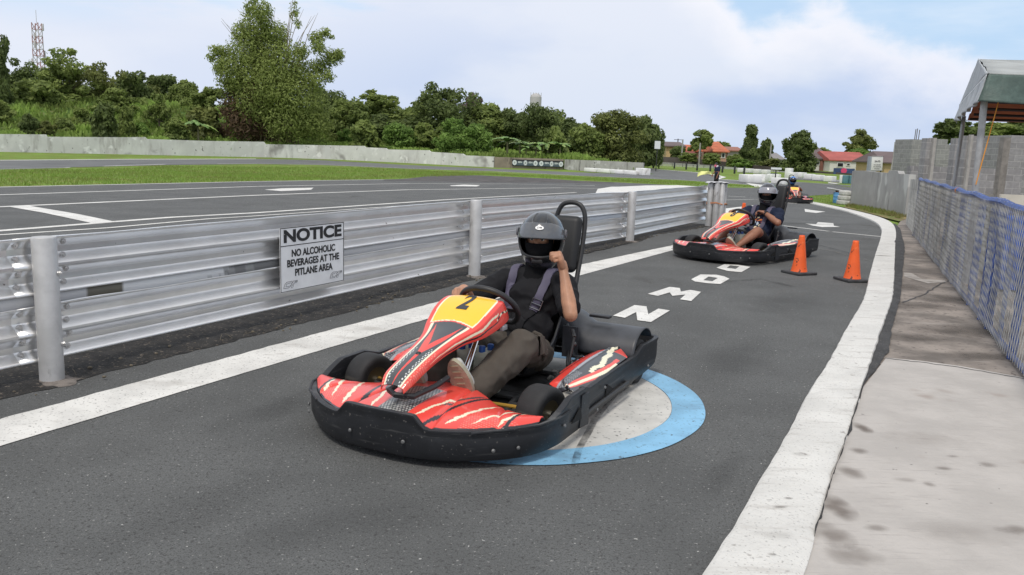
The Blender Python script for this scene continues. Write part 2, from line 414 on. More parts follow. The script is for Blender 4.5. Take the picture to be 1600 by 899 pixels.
walk = sheet('pavement', [W(p[0]-.02, p[1]) for p in rk if p[1] < 17.5] + [G(1408, 345).to_tuple(), G(1424, 338).to_tuple(), W(11.5, 27), W(30, 27), W(30, -6), W(1.2, -6)], .010, M_walk)
tag(walk, 'stained brown concrete pavement between the kerb and the fence')
slab_px = [(1353, 600), (1370, 578), (1385, 559), (1440, 564), (1500, 572), (1600, 590), (1750, 615)]
slab = sheet('pavement_slab', [W(p[0]-.02, p[1]) for p in rk if p[1] < G(1350, 601).y] + slab_px + [W(9, 1), W(9, -6), W(1.2, -6)], .016, M_slab)
tag(slab, 'pale trowelled concrete slab at the lower right corner')
# crack and light mortar patches on the pavement
def crack(pts, w_, m, z=.0135, name='pavement_crack'):
    mb = MB(); P = [G(*p, z) for p in pts]; Q = []
    for a, b in zip(P, P[1:]):
        for j in range(8): p = a.lerp(b, j/8); Q.append(p+Vector((noise.noise(p*23), noise.noise(p*23+Vector((5, 0, 0))), 0))*.02)
    Q.append(P[-1]); prev = None
    for i, p in enumerate(Q):
        t = (Q[min(i+1, len(Q)-1)]-Q[max(i-1, 0)]).normalized(); n = Vector((-t.y, t.x, 0))*w_*(.5+.5*abs(noise.noise(p*31)))
        v = (mb.bm.verts.new(p+n), mb.bm.verts.new(p-n))
        if prev: mb.bm.faces.new((prev[0], prev[1], v[1], v[0]))
        prev = v
    tag(mb.build(name, m, smooth=False), kind='structure')
crack([(1410, 473), (1440, 462), (1470, 444), (1487, 437)], .012, M_black)
crack([(1425, 360), (1450, 400), (1487, 437)], .005, M_black)
crack([(1384, 560), (1440, 566), (1500, 574), (1600, 592)], .012, M_asph_dk, .0175)
sheet('mortar_patch', [(1412, 426), (1425, 427), (1440, 436), (1475, 438), (1480, 441), (1450, 443), (1425, 436), (1413, 432)], .0135, mat('mortar', (.31, .285, .26), .9, var=.3, vscale=6))
# ------------------------------------------------------------------ painted markings
def ribbon(name, px, wd, m, z=.004, label=None, jit=.0, world=None):
    mb = MB(); P = [G(*p, z) for p in px] if world is None else [Vector((*p, z)) for p in world]; Q = []
    for p in P: p.z = 0
    for i in range(len(P)-1):
        n = max(2, min(40, int((P[i+1]-P[i]).length/.25))); Q += [P[i].lerp(P[i+1], j/n) for j in range(n)]
    Q.append(P[-1]); prev = None
    for i, p in enumerate(Q):
        t = (Q[min(i+1, len(Q)-1)]-Q[max(i-1, 0)]).normalized(); n = Vector((-t.y, t.x, 0))*wd/2
        a = p+n+n*jit*noise.noise(p*7); b = p-n-n*jit*noise.noise(p*7+Vector((9, 0, 0)))
        v = (mb.bm.verts.new(a), mb.bm.verts.new(b))
        if prev: mb.bm.faces.new((prev[0], prev[1], v[1], v[0]))
        prev = v
    conform(mb.bm, z)
    o = mb.build(name, m, smooth=False); 
    if sum(p.normal.z*p.area for p in o.data.polygons) < 0: o.data.flip_normals()
    tag(o, label, kind='structure'); return o
UL = [(-200, 707), (0, 655), (250, 587.5), (500, 520), (687, 471), (800, 441.5), (910, 413), (1048, 384), (1120, 369)]; LL = [(-200, 756), (0, 697), (250, 622), (500, 547.6), (624, 511), (780, 466), (915, 428), (1048, 392), (1122, 374)]
def laneline():
    mb = MB(); prev = None
    A = [G(*p, .004) for p in UL]; B = [G(*p, .004) for p in LL]
    A.insert(0, A[0]+(A[0]-A[1])*3); B.insert(0, B[0]+(B[0]-B[1])*3)
    for i in range(len(A)-1):
        for j in range(30):
            t = j/30; p = A[i].lerp(A[i+1], t); q = B[i].lerp(B[i+1], t)
            p = p + Vector((noise.noise(p*8), 0, 0))*.012 + Vector((noise.noise(p*30), 0, 0))*.006; q = q+Vector((noise.noise(q*8), 0, 0))*.006
            v = (mb.bm.verts.new(p), mb.bm.verts.new(q))
            if prev: mb.bm.faces.new((prev[0], v[0], v[1], prev[1]))
            prev = v
    o = mb.build('lane_line', M_wpaint, smooth=False)
    if sum(p.normal.z*p.area for p in o.data.polygons) < 0: o.data.flip_normals()
    tag(o, 'wide white line running along the foot of the guardrail', kind='structure')
laneline()
ribbon('edge_line', [(-900, 313), (0, 292.4), (400, 283.8), (560, 281.4), (600, 281)], .18, M_wpaint)
ribbon('track_line', [(-900, 334), (0, 304.5), (400, 291.5), (640, 286.9), (800, 287.6), (929, 290.4)], .17, M_wpaint)
ribbon('track_line', [(-900, 364), (0, 323.3), (400, 305.3), (640, 296.6), (876, 293.7), (1000, 296)], .20, M_wpaint)
ribbon('track_line', [(-900, 425), (0, 360.6), (400, 332.6), (700, 312), (900, 301)], .17, M_wpaint)
ribbon('track_line', [(-900, 437), (-100, 374), (0, 367), (170, 356.0), (400, 337.5), (720, 315.5)], .09, M_wpaint)
sheet('grid_marking', [(12, 322.8), (45, 321.6), (182, 347.0), (146, 349.2)], .006, M_wpaint)
sheet('track_arrow', [(413, 296.6), (440, 294.6), (490, 293.5), (486, 296.6), (440, 298.8)], .006, M_wpaint)
sheet('track_arrow', [(703, 290), (725, 288.7), (750, 289.5), (745, 291.5), (705, 291)], .006, M_wpaint)
tag(sheet('painted_island', [(930, 303), (934, 295.5), (955, 292), (1010, 290.0), (1060, 289.6), (1112, 293), (1124, 298), (1060, 301), (1000, 303)], .010, M_wpaint), 'white painted island on the asphalt beyond the end of the guardrail')
sheet('track_patch', [(0, 250.2), (200, 248.7), (400, 248.2), (400, 248.7), (200, 249.2), (0, 250.8)], -.008, M_wpaint)
ribbon('track_edge_line', [(0, 251), (200, 249.6), (400, 249), (500, 251)], .12, M_wpaint, -.008)
ribbon('track_edge_line', [(0, 264.6), (110, 261.6)], .12, M_wpaint, -.008)
ribbon('track_edge_line', [(162, 259.8), (258, 257.0)], .25, M_wpaint, -.008)
ribbon('track_edge_line', [(340, 256.4), (400, 256.2), (500, 257.6), (640, 263.6), (771, 267.6), (903, 274.6), (1060, 281.2), (1100, 283.6), (1180, 289.5)], .22, M_wpaint, -.008)
ribbon('track_edge_line', [(1012, 263.5), (1090, 269.8), (1118, 273.6), (1131, 277), (1120, 279.8), (1180, 284), (1232, 288.5)], .45, M_wpaint, -.008)
sheet('track_edge_line', [(1165, 286), (1195, 289.5), (1206, 294.3), (1180, 292.3)], .004, M_wpaint)
ribbon('track_edge_line', [(1236, 276.9), (1340, 283.9)], .5, M_wpaint, -.008)
ribbon('track_edge_line', [(940, 278.5), (1060, 287), (1200, 294.6)], .08, M_wpaint, .004)
sheet('track_kerb_mark', [(1295, 285.2), (1313, 286.6), (1305, 287.3), (1293, 286.4)], .006, M_wpaint)
ribbon('track_line', [(1124, 312.8), (1178, 311.6), (1215, 313.4)], .10, M_wpaint)
ribbon('track_line', [(1138, 306.8), (1165, 307.8)], .20, M_wpaint)
ribbon('track_line', [(1219, 352.2), (1295, 361.5)], .085, M_wpaint)
ribbon('track_line', [(1300.5, 362.3), (1378, 370)], .085, M_wpaint)
sheet('track_arrow', [(1213, 314.6), (1230, 315.4), (1247, 318.2), (1228, 317.6)], .006, M_wpaint)
sheet('track_arrow', [(1257, 326.6), (1272, 329), (1290, 331), (1275, 333), (1258, 331.2)], .006, M_wpaint)
sheet('track_arrow', [(1258, 349.3), (1275, 350.4), (1278, 347.3), (1302, 349), (1303, 353), (1313, 354.8), (1285, 355), (1270, 352.8)], .006, M_wpaint)
# white and blue painted island behind the second kart
sheet('painted_island', [(1124, 333), (1129, 326.5), (1178, 321), (1206, 322), (1213, 330), (1206, 341), (1160, 344), (1126, 342)], .006, M_wpaint)
sheet('painted_island_centre', [(1150, 329), (1172, 325), (1196, 326), (1204, 331), (1198, 337), (1160, 339)], .010, M_bpaint)
# painted word on the lane
def zt(L_): return [(930+x/5.926, 400+y/5.926) for x, y in L_]
sheet('road_letter', zt([(165, 553), (365, 455), (475, 468), (492, 540), (585, 488), (692, 505), (515, 613), (390, 595), (380, 520), (275, 573)]), .006, M_wpaint)
sheet('road_letter', zt([(485, 352), (690, 287), (785, 298), (792, 331), (880, 315), (980, 333), (890, 418), (785, 402), (835, 358), (715, 370), (690, 338), (580, 370)]), .006, M_wpaint)
def ring_letter(outer, inner, z=.006):
    mb = MB(); O_ = [G(*p, z) for p in zt(outer)]; I_ = [G(*p, z) for p in zt(inner)]; no, ni = len(O_), len(I_)
    a = [mb.bm.verts.new(p) for p in O_]; b = [mb.bm.verts.new(p) for p in I_]
    es = [mb.bm.edges.new((a[i], a[(i+1) % no])) for i in range(no)]+[mb.bm.edges.new((b[i], b[(i+1) % ni])) for i in range(ni)]
    bmesh.ops.triangle_fill(mb.bm, use_beauty=True, edges=es)
    o = mb.build('road_letter', M_wpaint, smooth=False)
    if sum(p.normal.z*p.area for p in o.data.polygons) < 0: o.data.flip_normals()
    tag(o, kind='structure')
ring_letter([(888, 217), (975, 172), (1125, 175), (1195, 190), (1243, 212), (1160, 260), (1040, 253), (925, 238)], [(1000, 225), (1050, 192), (1135, 205), (1085, 235)])
ring_letter([(1122, 110), (1195, 78), (1320, 82), (1438, 102), (1355, 150), (1230, 140)], [(1218, 110), (1250, 88), (1335, 98), (1300, 122)])
# blue ring and worn disc under the first kart
def disc(name, r0, r1, m, z, label):
    mb = MB(); c = Vector((.03, 4.56, z))
    f = lambda u, v: c + Vector((math.cos(2*PI*u), math.sin(2*PI*u), 0))*((r0*(1-v)+r1*v)*(1+.006*noise.noise(Vector((math.cos(2*PI*u)*4, math.sin(2*PI*u)*4, r1)))))
    if r0 == 0: f2 = mb.poly([f(i/96, 1) for i in range(96)])
    else: mb.grid(f, 96, 1, closeu=True)
    o = mb.build(name, m, smooth=False)
    if sum(p.normal.z*p.area for p in o.data.polygons) < 0: o.data.flip_normals()
    tag(o, label, kind='structure')
disc('painted_ring', .895, 1.075, M_bpaint, .005, 'light blue ring painted on the asphalt under the nearest kart')
disc('painted_disc', 0, .893, M_cpaint, .004, 'worn off-white disc inside the blue ring under the nearest kart')
def markmat(name, col, a):
    m = mat(name, col, .9); nt = m.node_tree; N = nt.nodes; L = nt.links; tc = N.new('ShaderNodeTexCoord'); n = N.new('ShaderNodeTexNoise'); n.inputs['Scale'].default_value = 7; n.inputs['Detail'].default_value = 8; n.inputs['Roughness'].default_value = .75
    L.new(tc.outputs['Object'], n.inputs['Vector']); r = N.new('ShaderNodeMapRange'); L.new(n.outputs[0], r.inputs[0]); r.inputs[1].default_value = .38; r.inputs[2].default_value = .66; r.inputs[3].default_value = 0; r.inputs[4].default_value = a; L.new(r.outputs[0], N['Principled BSDF'].inputs['Alpha']); return m
M_mark = markmat('rubber_mark', (.022, .022, .023), .75); M_mark2 = markmat('faint_mark', (.035, .035, .035), .5); M_dust = markmat('dust_mark', (.24, .23, .21), .6)
ribbon('tyre_mark', [(985, 600), (960, 618), (930, 655), (905, 700), (897, 728)], .035, M_mark, .0085, jit=.3)
def stain(px, py, rx, ry, col, a, z, ang=0.0, name='stain', seed=0):
    c = G(px, py); mb = MB(); key = 'stain_%s' % (col,)
    mb.grid(lambda u, v: (c.x+(rx*math.cos(2*PI*u)*math.cos(ang)-ry*math.sin(2*PI*u)*math.sin(ang))*v, c.y+(rx*math.cos(2*PI*u)*math.sin(ang)+ry*math.sin(2*PI*u)*math.cos(ang))*v, 0), 40, 12, closeu=True)
    for v in mb.bm.verts: v.co.z = gz(v.co.y)+z
    me = mb.mesh(name); at = me.attributes.new('fade', 'FLOAT', 'POINT')
    vals = []
    for v in me.vertices:
        x, y = v.co.x-c.x, v.co.y-c.y; xr = (x*math.cos(ang)+y*math.sin(ang))/rx; yr = (-x*math.sin(ang)+y*math.cos(ang))/ry
        r = math.hypot(xr, yr); q = (1-r)*1.3+.6*noise.noise(Vector((v.co.x*4/max(rx, .2), v.co.y*4/max(rx, .2), seed+px)))*(1-r*.5); vals.append(max(0, min(1, q))*a*(1 if r < .98 else 0))
    at.data.foreach_set('value', vals)
    if key not in MT:
        m = mat(key, col, .9); nt = m.node_tree; t = nt.nodes.new('ShaderNodeAttribute'); t.attribute_name = 'fade'; nt.links.new(t.outputs['Fac'], nt.nodes['Principled BSDF'].inputs['Alpha'])
    me.materials.append(MT[key]); o = bpy.data.objects.new(name, me); C.objects.link(o)
    if sum(p.normal.z*p.area for p in me.polygons) < 0: me.flip_normals()
    tag(o, kind='structure')
BRN = (.14, .11, .09); DKA = (.030, .030, .031)
for px, py, rx, ry, a in ((1348, 674, .045, .09, .6), (1341, 710, .05, .05, .4), (1331, 745, .06, .09, .4), (1309, 800, .07, .14, .5), (1303, 845, .08, .12, .4), (1330, 875, .12, .09, .3), (1488, 719, .035, .018, .35), (1474, 738, .05, .025, .4), (1543, 732, .05, .04, .3), (1412, 756, .06, .03, .2), (1452, 763, .03, .03, .3), (1368, 832, .06, .03, .3), (1590, 836, .10, .05, .35), (1440, 690, .22, .14, .12), (1500, 840, .25, .12, .12)):
    stain(px, py, rx, ry, BRN, a, .020)
for px, py, rx, ry, a in ((1440, 480, .5, .25, .5), (1510, 520, .6, .25, .5), (1420, 450, .3, .3, .4), (1450, 400, .5, .4, .4), (1430, 530, .35, .2, .4), (1560, 560, .5, .15, .5), (1490, 470, .5, .4, .45)):
    stain(px, py, rx, ry, (.085, .072, .062), a, .0145)
for px, py, rx, ry, a, an in ((1150, 560, .9, .25, .14, 1.1), (300, 800, .6, .18, .10, 1.0), (620, 800, .9, .2, .10, .6), (1230, 470, .9, .35, .12, 1.0), (880, 560, .9, .3, .14, 1.1), (1240, 350, 1.6, .5, .2, .3), (430, 640, .5, .15, .16, 1.1), (1130, 740, .35, .08, .14, 1.1)):
    stain(px, py, rx, ry, DKA, a, .009, an)
for px, py, rx, ry, a in ((1230, 792, .022, .012, .6), (1216, 806, .035, .012, .5), (1205, 850, .09, .04, .15), (1250, 722, .05, .03, .2), (1330, 540, .03, .015, .3), (1378, 404, .16, .05, .7), (1205, 882, .02, .012, .5)):
    stain(px, py, rx, ry, (.20, .18, .16), a, .0385)
ribbon('tyre_mark', [(1215, 380), (1300, 392), (1360, 408), (1398, 420)], .05, M_dust, .0085)
ribbon('tyre_mark', [(1170, 368), (1260, 378), (1330, 396)], .06, M_mark2, .0085)
ribbon('tyre_mark', [(1130, 440), (1190, 436), (1240, 448)], .08, M_mark2, .0085)
# the whitewashed wall's course, the hill behind it
WB = [G(*p) for p in ((-160, 233.2), (0, 237), (200, 241.2), (400, 245.3), (502, 248.2), (618, 253.6), (771, 261.5), (881, 265), (1003, 272))]
def wally(x):
    if x <= WB[0].x: return WB[0].y
    for a, b in zip(WB, WB[1:]):
        if x <= b.x: return a.y+(b.y-a.y)*(x-a.x)/(b.x-a.x)
    return WB[-1].y
def hz(x, y):
    d = y-wally(x)-.15
    t = max(0.0, min(1.0, d/32)); t = t*t*(3-2*t)
    s = max(0.0, min(1.0, (-8-x)/26)); s = s*s*(3-2*s)
    base = 1.0*max(0.0, min(1.0, d/1.0)); edge = max(0.0, min(1.0, (14-x)/8))
    return -DIP-.06+(base + t*(.3+4.8*s))*edge + .45*noise.noise(Vector((x*.1, y*.1, 0)))*t*edge - .05*(1-edge)
def hp(u, v):
    x = -200+u*218; y = wally(x)+.15+v*v*130; return (x, y, hz(x, y))
mb = MB(); mb.grid(hp, 130, 50)
tag(mb.build('hill', M_hill), 'overgrown green bank rising behind the whitewashed wall', kind='structure')
# ------------------------------------------------------------------ guardrail
GP = [G(-260, 745), G(82, 597), G(741, 433), G(984, 378), G(1112, 352)]
GP[0] = GP[1] + (GP[1]-GP[2]).normalized()*4.7
GH = [.82, .822, .825, .775, .83]
def gpath(s):
    i = min(int(s), len(GP)-2); t = s-i; P = GP
    p0, p1, p2, p3 = P[max(i-1, 0)], P[i], P[i+1], P[min(i+2, len(P)-1)]
    if i == 0: p0 = p1*2-p2
    if i == len(P)-2: p3 = p2*2-p1
    return .5*((2*p1)+(p2-p0)*t+(2*p0-5*p1+4*p2-p3)*t*t+(3*p1-p0-3*p2+p3)*t**3)
def gdir(s):
    d = gpath(min(s+.01, 3.9999))-gpath(max(s-.01, 0)); d.z = 0; return d.normalized()
def gh(s):
    i = min(int(s), len(GH)-2); t = s-i; return GH[i]*(1-t)+GH[i+1]*t
def gnorm(s): d = gdir(s); return Vector((-d.y, d.x, 0))
rail = empty('guardrail', GP[1], 0, 'long double-height silver steel guardrail on round posts along the pit lane', 'guardrail')
PROF = [(.000, .000), (.006, .012), (.046, .052), (.052, .062), (.054, .098), (.048, .108), (.008, .146), (.000, .154), (.000, .166), (.006, .176), (.046, .214), (.052, .224), (.054, .258), (.048, .268), (.008, .306), (.000, .318)]
_P = []
for _a, _b in zip(PROF, PROF[1:]):
    _P.append((_a[0]*1.12, _a[1]))
    if _b[1]-_a[1] > .03:
        for _t in (.10, .90): _P.append(((_a[0]+(_b[0]-_a[0])*_t)*1.12, _a[1]+(_b[1]-_a[1])*_t))
_P.append(PROF[-1]); PROFD = PROF; PROF = _P
def beam(s0, s1, ztop, off):
    mb = MB(); n = 40; rows = []
    for i in range(n+1):
        s = s0+(s1-s0)*i/n; p = gpath(s); nn = gnorm(s); h = gh(s)-.822
        wob = .0012*noise.noise(Vector((s*5, ztop*9, 0)))
        row = []
        for (d, z) in PROF:
            dent = 0
            if z < .01: dent = .010*noise.noise(Vector((s*9, ztop*3, 7)))
            row.append(mb.bm.verts.new(p+nn*(.064+off+d+wob)+Vector((0, 0, ztop+h-z+dent))))
        rows.append(row)
    for r, q in zip(rows, rows[1:]):
        for j in range(len(PROF)-1): mb.bm.faces.new((r[j], r[j+1], q[j+1], q[j]))
    o = mb.build('rail_beam', M_galv, rail, angle=28); m = o.modifiers.new('solid', 'SOLIDIFY'); m.thickness = .005; m.offset = 0
    return o
def bolt(p, n, parent, r=.014):
    mb = MB(); d = n
    mb.tube([p, p+d*.004], r*1.35, 12); mb.tube([p+d*.004, p+d*.014], r, 6); mb.tube([p+d*.014, p+d*.020], r*.5, 8)
    return mb.build('bolt', M_bolt, parent, smooth=False)
for k in range(4):
    for zi, ztop in enumerate((.812, .432)):
        s0, s1 = k-.028, k+1.028
        if k == 3: s1 = 3.97
        if k == 0: s0 = 0.1
        b = beam(max(0, s0), min(s1, 3.995), ztop, .001 if k % 2 else .0045)
        for (sj, side) in ((k, 1), (k+1, -1)):
            if sj in (0,) or (sj == 4): continue
            for q, zz in enumerate((.035, .115, .19, .272)):
                ln = (GP[min(sj+1, 4)]-GP[sj]).length if side > 0 else (GP[sj]-GP[sj-1]).length
                s = sj + (side*.105 if side < 0 else .175)/ln
                nn = gnorm(s); dpt = [.034, .044, .022, .048][q]
                bolt(gpath(s)+nn*(.060+dpt)+Vector((0, 0, ztop+gh(s)-.822-zz)), -nn, b)
for k in range(4):
    p = GP[k]; h = GH[k]; mb = MB(); r = .064
    mb.lathe([(r, -.05), (r, h-.008), (r-.004, h), (r-.007, h-.001), (.0005, h-.004)], p, seg=28)
    post = mb.build('post', M_galvp, rail, angle=50)
    nn = gnorm(float(k)+.001); dd = gdir(float(k)+.001); q = (-nn*.8+dd*.6).normalized()
    for z in (h-.20, h-.60 if h > .8 else h-.55): bolt(p+q*r+Vector((0, 0, z)), q, post, .012)
    mb = MB()
    mb.grid(lambda u, v: p+Vector((math.cos(2*PI*u), math.sin(2*PI*u), 0))*(.062+v*(.075+.05*noise.noise(Vector((math.cos(2*PI*u)*2+k, math.sin(2*PI*u)*2, 0)))))+Vector((0, 0, .018*(1-v)+.002)), 24, 3, closeu=True)
    mb.build('footing', mat('old_concrete', (.16, .14, .125), .95, var=.4, vscale=15, bump=.8, bscale=60, bdist=.01), rail)
# strip seen through the slot between the two beams
def backing():
    mb = MB(); n = 900; rows = []
    for i in range(n+1):
        s = .1+3.85*i/n; p = gpath(s); nn = gnorm(s); h = gh(s)-.822
        rows.append([mb.bm.verts.new(p+nn*.095+Vector((0, 0, z+h))) for z in (.50, .455, .40)])
    for r, q in zip(rows, rows[1:]):
        for j in range(2): mb.bm.faces.new((r[j], r[j+1], q[j+1], q[j]))
    me = mb.mesh('backing_strip')
    SV = [i*.01 for i in range(0, 399)]; SP = [gpath(s) for s in SV]
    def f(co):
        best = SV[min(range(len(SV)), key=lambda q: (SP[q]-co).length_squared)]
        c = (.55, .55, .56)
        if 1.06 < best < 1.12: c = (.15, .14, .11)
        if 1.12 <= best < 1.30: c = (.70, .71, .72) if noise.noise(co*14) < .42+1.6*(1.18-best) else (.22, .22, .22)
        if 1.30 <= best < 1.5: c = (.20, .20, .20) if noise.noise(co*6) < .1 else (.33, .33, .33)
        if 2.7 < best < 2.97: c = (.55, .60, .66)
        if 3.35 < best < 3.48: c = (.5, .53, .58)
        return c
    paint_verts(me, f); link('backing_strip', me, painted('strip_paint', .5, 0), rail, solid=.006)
backing()
# soil and rubble strip under the rail, colour darkened to stand for shade
def strip_soil_shade():
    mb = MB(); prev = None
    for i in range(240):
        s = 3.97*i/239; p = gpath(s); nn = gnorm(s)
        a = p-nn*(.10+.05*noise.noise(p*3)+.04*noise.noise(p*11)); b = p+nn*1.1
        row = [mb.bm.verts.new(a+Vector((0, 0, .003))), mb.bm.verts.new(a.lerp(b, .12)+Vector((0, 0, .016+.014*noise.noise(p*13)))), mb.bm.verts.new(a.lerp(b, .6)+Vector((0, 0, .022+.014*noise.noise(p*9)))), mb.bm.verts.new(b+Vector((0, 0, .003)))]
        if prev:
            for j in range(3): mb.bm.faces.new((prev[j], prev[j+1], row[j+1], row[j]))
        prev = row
    tag(mb.build('soil_shade_strip', mat('soil', (.026, .024, .022), .95, var=.5, vscale=9, bump=1, bscale=70, bdist=.02, speck=[((.12, .10, .08), 40, .60, .68)])), 'broken soil and asphalt under the guardrail with shade put into its dark colour', kind='structure')
    mb = MB(); r2 = random.Random(5)
    for k in range(140):
        s = r2.uniform(.3, 3.9); p = gpath(s)-gnorm(s)*r2.uniform(-.1, .22); r_ = r2.uniform(.004, .016)
        mb.ball(p+Vector((0, 0, .02)), (r_, r_*r2.uniform(.6, 1), r_*.6), 6, 4)
    for k in range(60):
        s = r2.uniform(.3, 3.9); p = gpath(s)-gnorm(s)*r2.uniform(-.05, .12)+Vector((0, 0, .02)); a = r2.uniform(0, 6.3)
        d = Vector((math.cos(a), math.sin(a), .25)); mb.tube([p, p+d*.05, p+d*.10-Vector((0, 0, .012))], .0018, 4)
    tag(mb.build('debris', mat('debris', (.13, .11, .08), .95, var=.4, vscale=30), smooth=False), 'small stones and dry stalks scattered under the guardrail', kind='stuff')
strip_soil_shade()
# bundle of posts closing the end of the rail, tied with orange tape
eb = G(1116, 354); bund = empty('post_bundle', eb, 0, 'bundle of upright silver pipes tied with orange tape at the end of the guardrail', 'post bundle')
tH = .86
for (dx, dy, r) in ((-.13, -.02, .062), (-.02, -.09, .058), (.085, -.08, .055), (.15, .03, .06), (.02, .06, .06), (-.10, .12, .055)):
    mb = MB(); mb.lathe([(r, -.03), (r, tH+rnd.uniform(-.02, .02)), (r-.01, tH+.02), (.001, tH+.022)], eb+Vector((dx, dy, 0)), seg=20); mb.build('pipe', M_galvp, bund, angle=50)
mb = MB(); tp = [(-.20, -.03), (-.03, -.155), (.09, -.142), (.215, .02), (.16, .10), (-.1, .18), (-.17, .10)]
for z in (.46, .475): mb.tube([eb+Vector((x, y, z+.02*math.sin(i*2.0+z*40))) for i, (x, y) in enumerate(tp)], .006, 5, closed=True)
mb.build('tape', mat('orange_tape', (.65, .25, .10), .5), bund)
mb = MB(); mb.tube([eb+Vector((.19, -.02, .462)), eb+Vector((.22, -.06, .455)), eb+Vector((.20, -.03, .44))], .010, 6); mb.build('tape_knot', mat('brown_knot', (.16, .10, .05), .7), bund)
mb = MB(); mb.grid(lambda u, v: eb+Vector(((u-.5)*.42, (v-.5)*.30, tH+.03+.015*noise.noise(Vector((u*6, v*5, 0)))-.10*max(0, abs(u-.5)*2-.75))), 14, 10)
mb.build('cover', mat('white_cloth', (.62, .62, .64), .8, var=.1), bund, solid=.004)
# ------------------------------------------------------------------ notice sign on the rail
def sign():
    # plane a little in front of the posts line
    s = 1.53; n = gnorm(s); d = gdir(s)
    def hit(x, y):
        r = ray(x, y); o = Vector((0, 0, HC)); p0 = gpath(s)-n*(-.045); t = (p0-o).dot(n)/r.dot(n); return o+r*t
    TL, TR, BR, BL = hit(437, 357), hit(537, 347), hit(536.5, 438), hit(438, 458)
    c = (TL+TR+BR+BL)/4; ex = ((TR-TL)+(BR-BL)).normalized(); ex = Vector((ex.x, ex.y, 0)).normalized()
    W_ = ((TR-TL).length+(BR-BL).length)/2; H_ = ((TL-BL).length+(TR-BR).length)/2
    ang = math.atan2(ex.y, ex.x); tilt = math.atan2(((TR-TL)+(BR-BL)).z, 2*W_)
    t = empty('notice_sign', c, ang, 'white NOTICE sign forbidding alcoholic beverages hung on the guardrail', 'sign')
    t.rotation_euler = (0, -tilt, ang)
    print('sign', W_, H_, tilt)
    # local: x along, z up, -y toward lane (camera)
    m_w = mat('sign_white', (.80, .80, .81), .45, var=.05, vscale=6); m_k = mat('sign_black', (.015, .015, .016), .5)
    mb = MB(); mb.box((0, 0, 0), (W_, .004, H_)); mb.build('panel', m_w, t, False, False)
    mb = MB(); y = -.0035; e = .006
    for (x0, x1, z0, z1) in ((-W_/2, W_/2, H_/2-e, H_/2), (-W_/2, W_/2, -H_/2, -H_/2+e*.6), (-W_/2, -W_/2+e, -H_/2+.001, H_/2-.001), (W_/2-e, W_/2, -H_/2+.001, H_/2-.001), (-W_/2+.001, W_/2-.001, H_*.5-H_*.29, H_*.5-H_*.29+e)):
        mb.box(((x0+x1)/2, y, (z0+z1)/2), (x1-x0, .001, z1-z0))
    mb.build('border', m_k, t, False, False)
    ex_, ez_ = (1, 0, 0), (0, 0, 1)
    text('lettering', 'NOTICE', m_k, t, (0, -.0045, H_*.355), ex_, ez_, H_*.262, .001, H_*.0105, sx=W_/H_*.95)
    for i, (tx, k) in enumerate((('NO ALCOHOLIC', .50), ('BEVERAGES AT THE', .515), ('PITLANE AREA', .50))):
        text('lettering', tx, m_k, t, (.004, -.0045, H_*(.085-.155*i)), ex_, ez_, H_*.154, .001, H_*.0048, sx=W_/H_*k*1.18)
    for sx_ in (-1, 1):
        mb = MB(); ox = sx_*W_*.36; oz = -H_*.40 + (.012 if sx_ > 0 else 0); k = W_*.11
        def ln(P, r=.0016): mb.tube([(ox+x*k, -.0045, oz+z*k) for x, z in P], r, 4)
        ln([(-.9, -.25), (-.7, .15), (-.45, .3), (0, .3), (-.1, .15), (-.5, .12), (-.6, -.1), (-.2, -.12)]); ln([(-.9, -.25), (-.2, -.27), (.05, -.05), (.15, -.3), (.3, -.32), (.5, .1), (.9, .14)])
        ln([(0, .3), (.2, .32), (.3, .1), (.4, .3), (.95, .32), (.9, .14)]); ln([(.1, .18), (.22, -.12), (.32, .02)]); ln([(.6, .23), (.95, .24)], .0024)
        mb.build('logo', mat('logo_grey', (.12, .12, .13), .5), t, False, False)
        mb = MB(); mb.cyl((sx_*W_*.44, -.001, H_*.40), (sx_*W_*.44, -.006, H_*.40), .004, 10); mb.build('rivet', M_bolt, t, False, False)
sign()
# ------------------------------------------------------------------ cones
def cone():
    t = empty('traffic_cone', (0, 0, 0), 0)
    mb = MB(); mb.lathe([(.0975, .03), (.0955, .034), (.082, .10), (.034, .445), (.033, .462), (.027, .466), (.026, .44)], seg=32)
    m = mat('cone_orange', (.80, .115, .018), .5, var=.08, vscale=8, speck=[((.10, .03, .015), 22, .64, .70), ((.85, .22, .08), 9, .6, .7)], streak=((.12, .05, .03), (16, 16, 5), .66, .72))
    mb.build('cone_body', m, t, angle=60)
    mb = MB(); mb.bbox((0, 0, .017), (.30, .30, .03), bev=.008); mb.build('base', mat('rubber_base', (.045, .045, .048), .75, var=.3, vscale=12), t, angle=30)
    mb = MB(); mb.grid(lambda u, v: (math.cos(-1.25+u*.5+2.6)*(.0945-.0145*v*1.0+.0012), math.sin(-1.25+u*.5+2.6)*(.0945-.0145*v+.0012), .045+.062*v), 6, 4)
    mb.build('sticker', mat('sticker_white', (.7, .7, .68), .5, var=.3, vscale=60), t)
    return t
cn = cone(); cn.location = G(1248, 428); cn.rotation_euler = (0, 0, math.radians(25))
tag(cn, 'orange traffic cone on a black base beside the tail of the second kart', 'traffic cone', 'traffic cones on the pit lane')
c2 = copy_tree(cn); c2.location = G(1331, 439); c2.rotation_euler = (0, 0, math.radians(12)); c2['label'] = 'scuffed orange traffic cone standing nearest the white kerb'
c3 = copy_tree(cn); c3.location = G(1160, 352); c3.rotation_euler = (0, 0, .3); c3['label'] = 'orange traffic cone mostly hidden behind the steering wheel of the second kart'
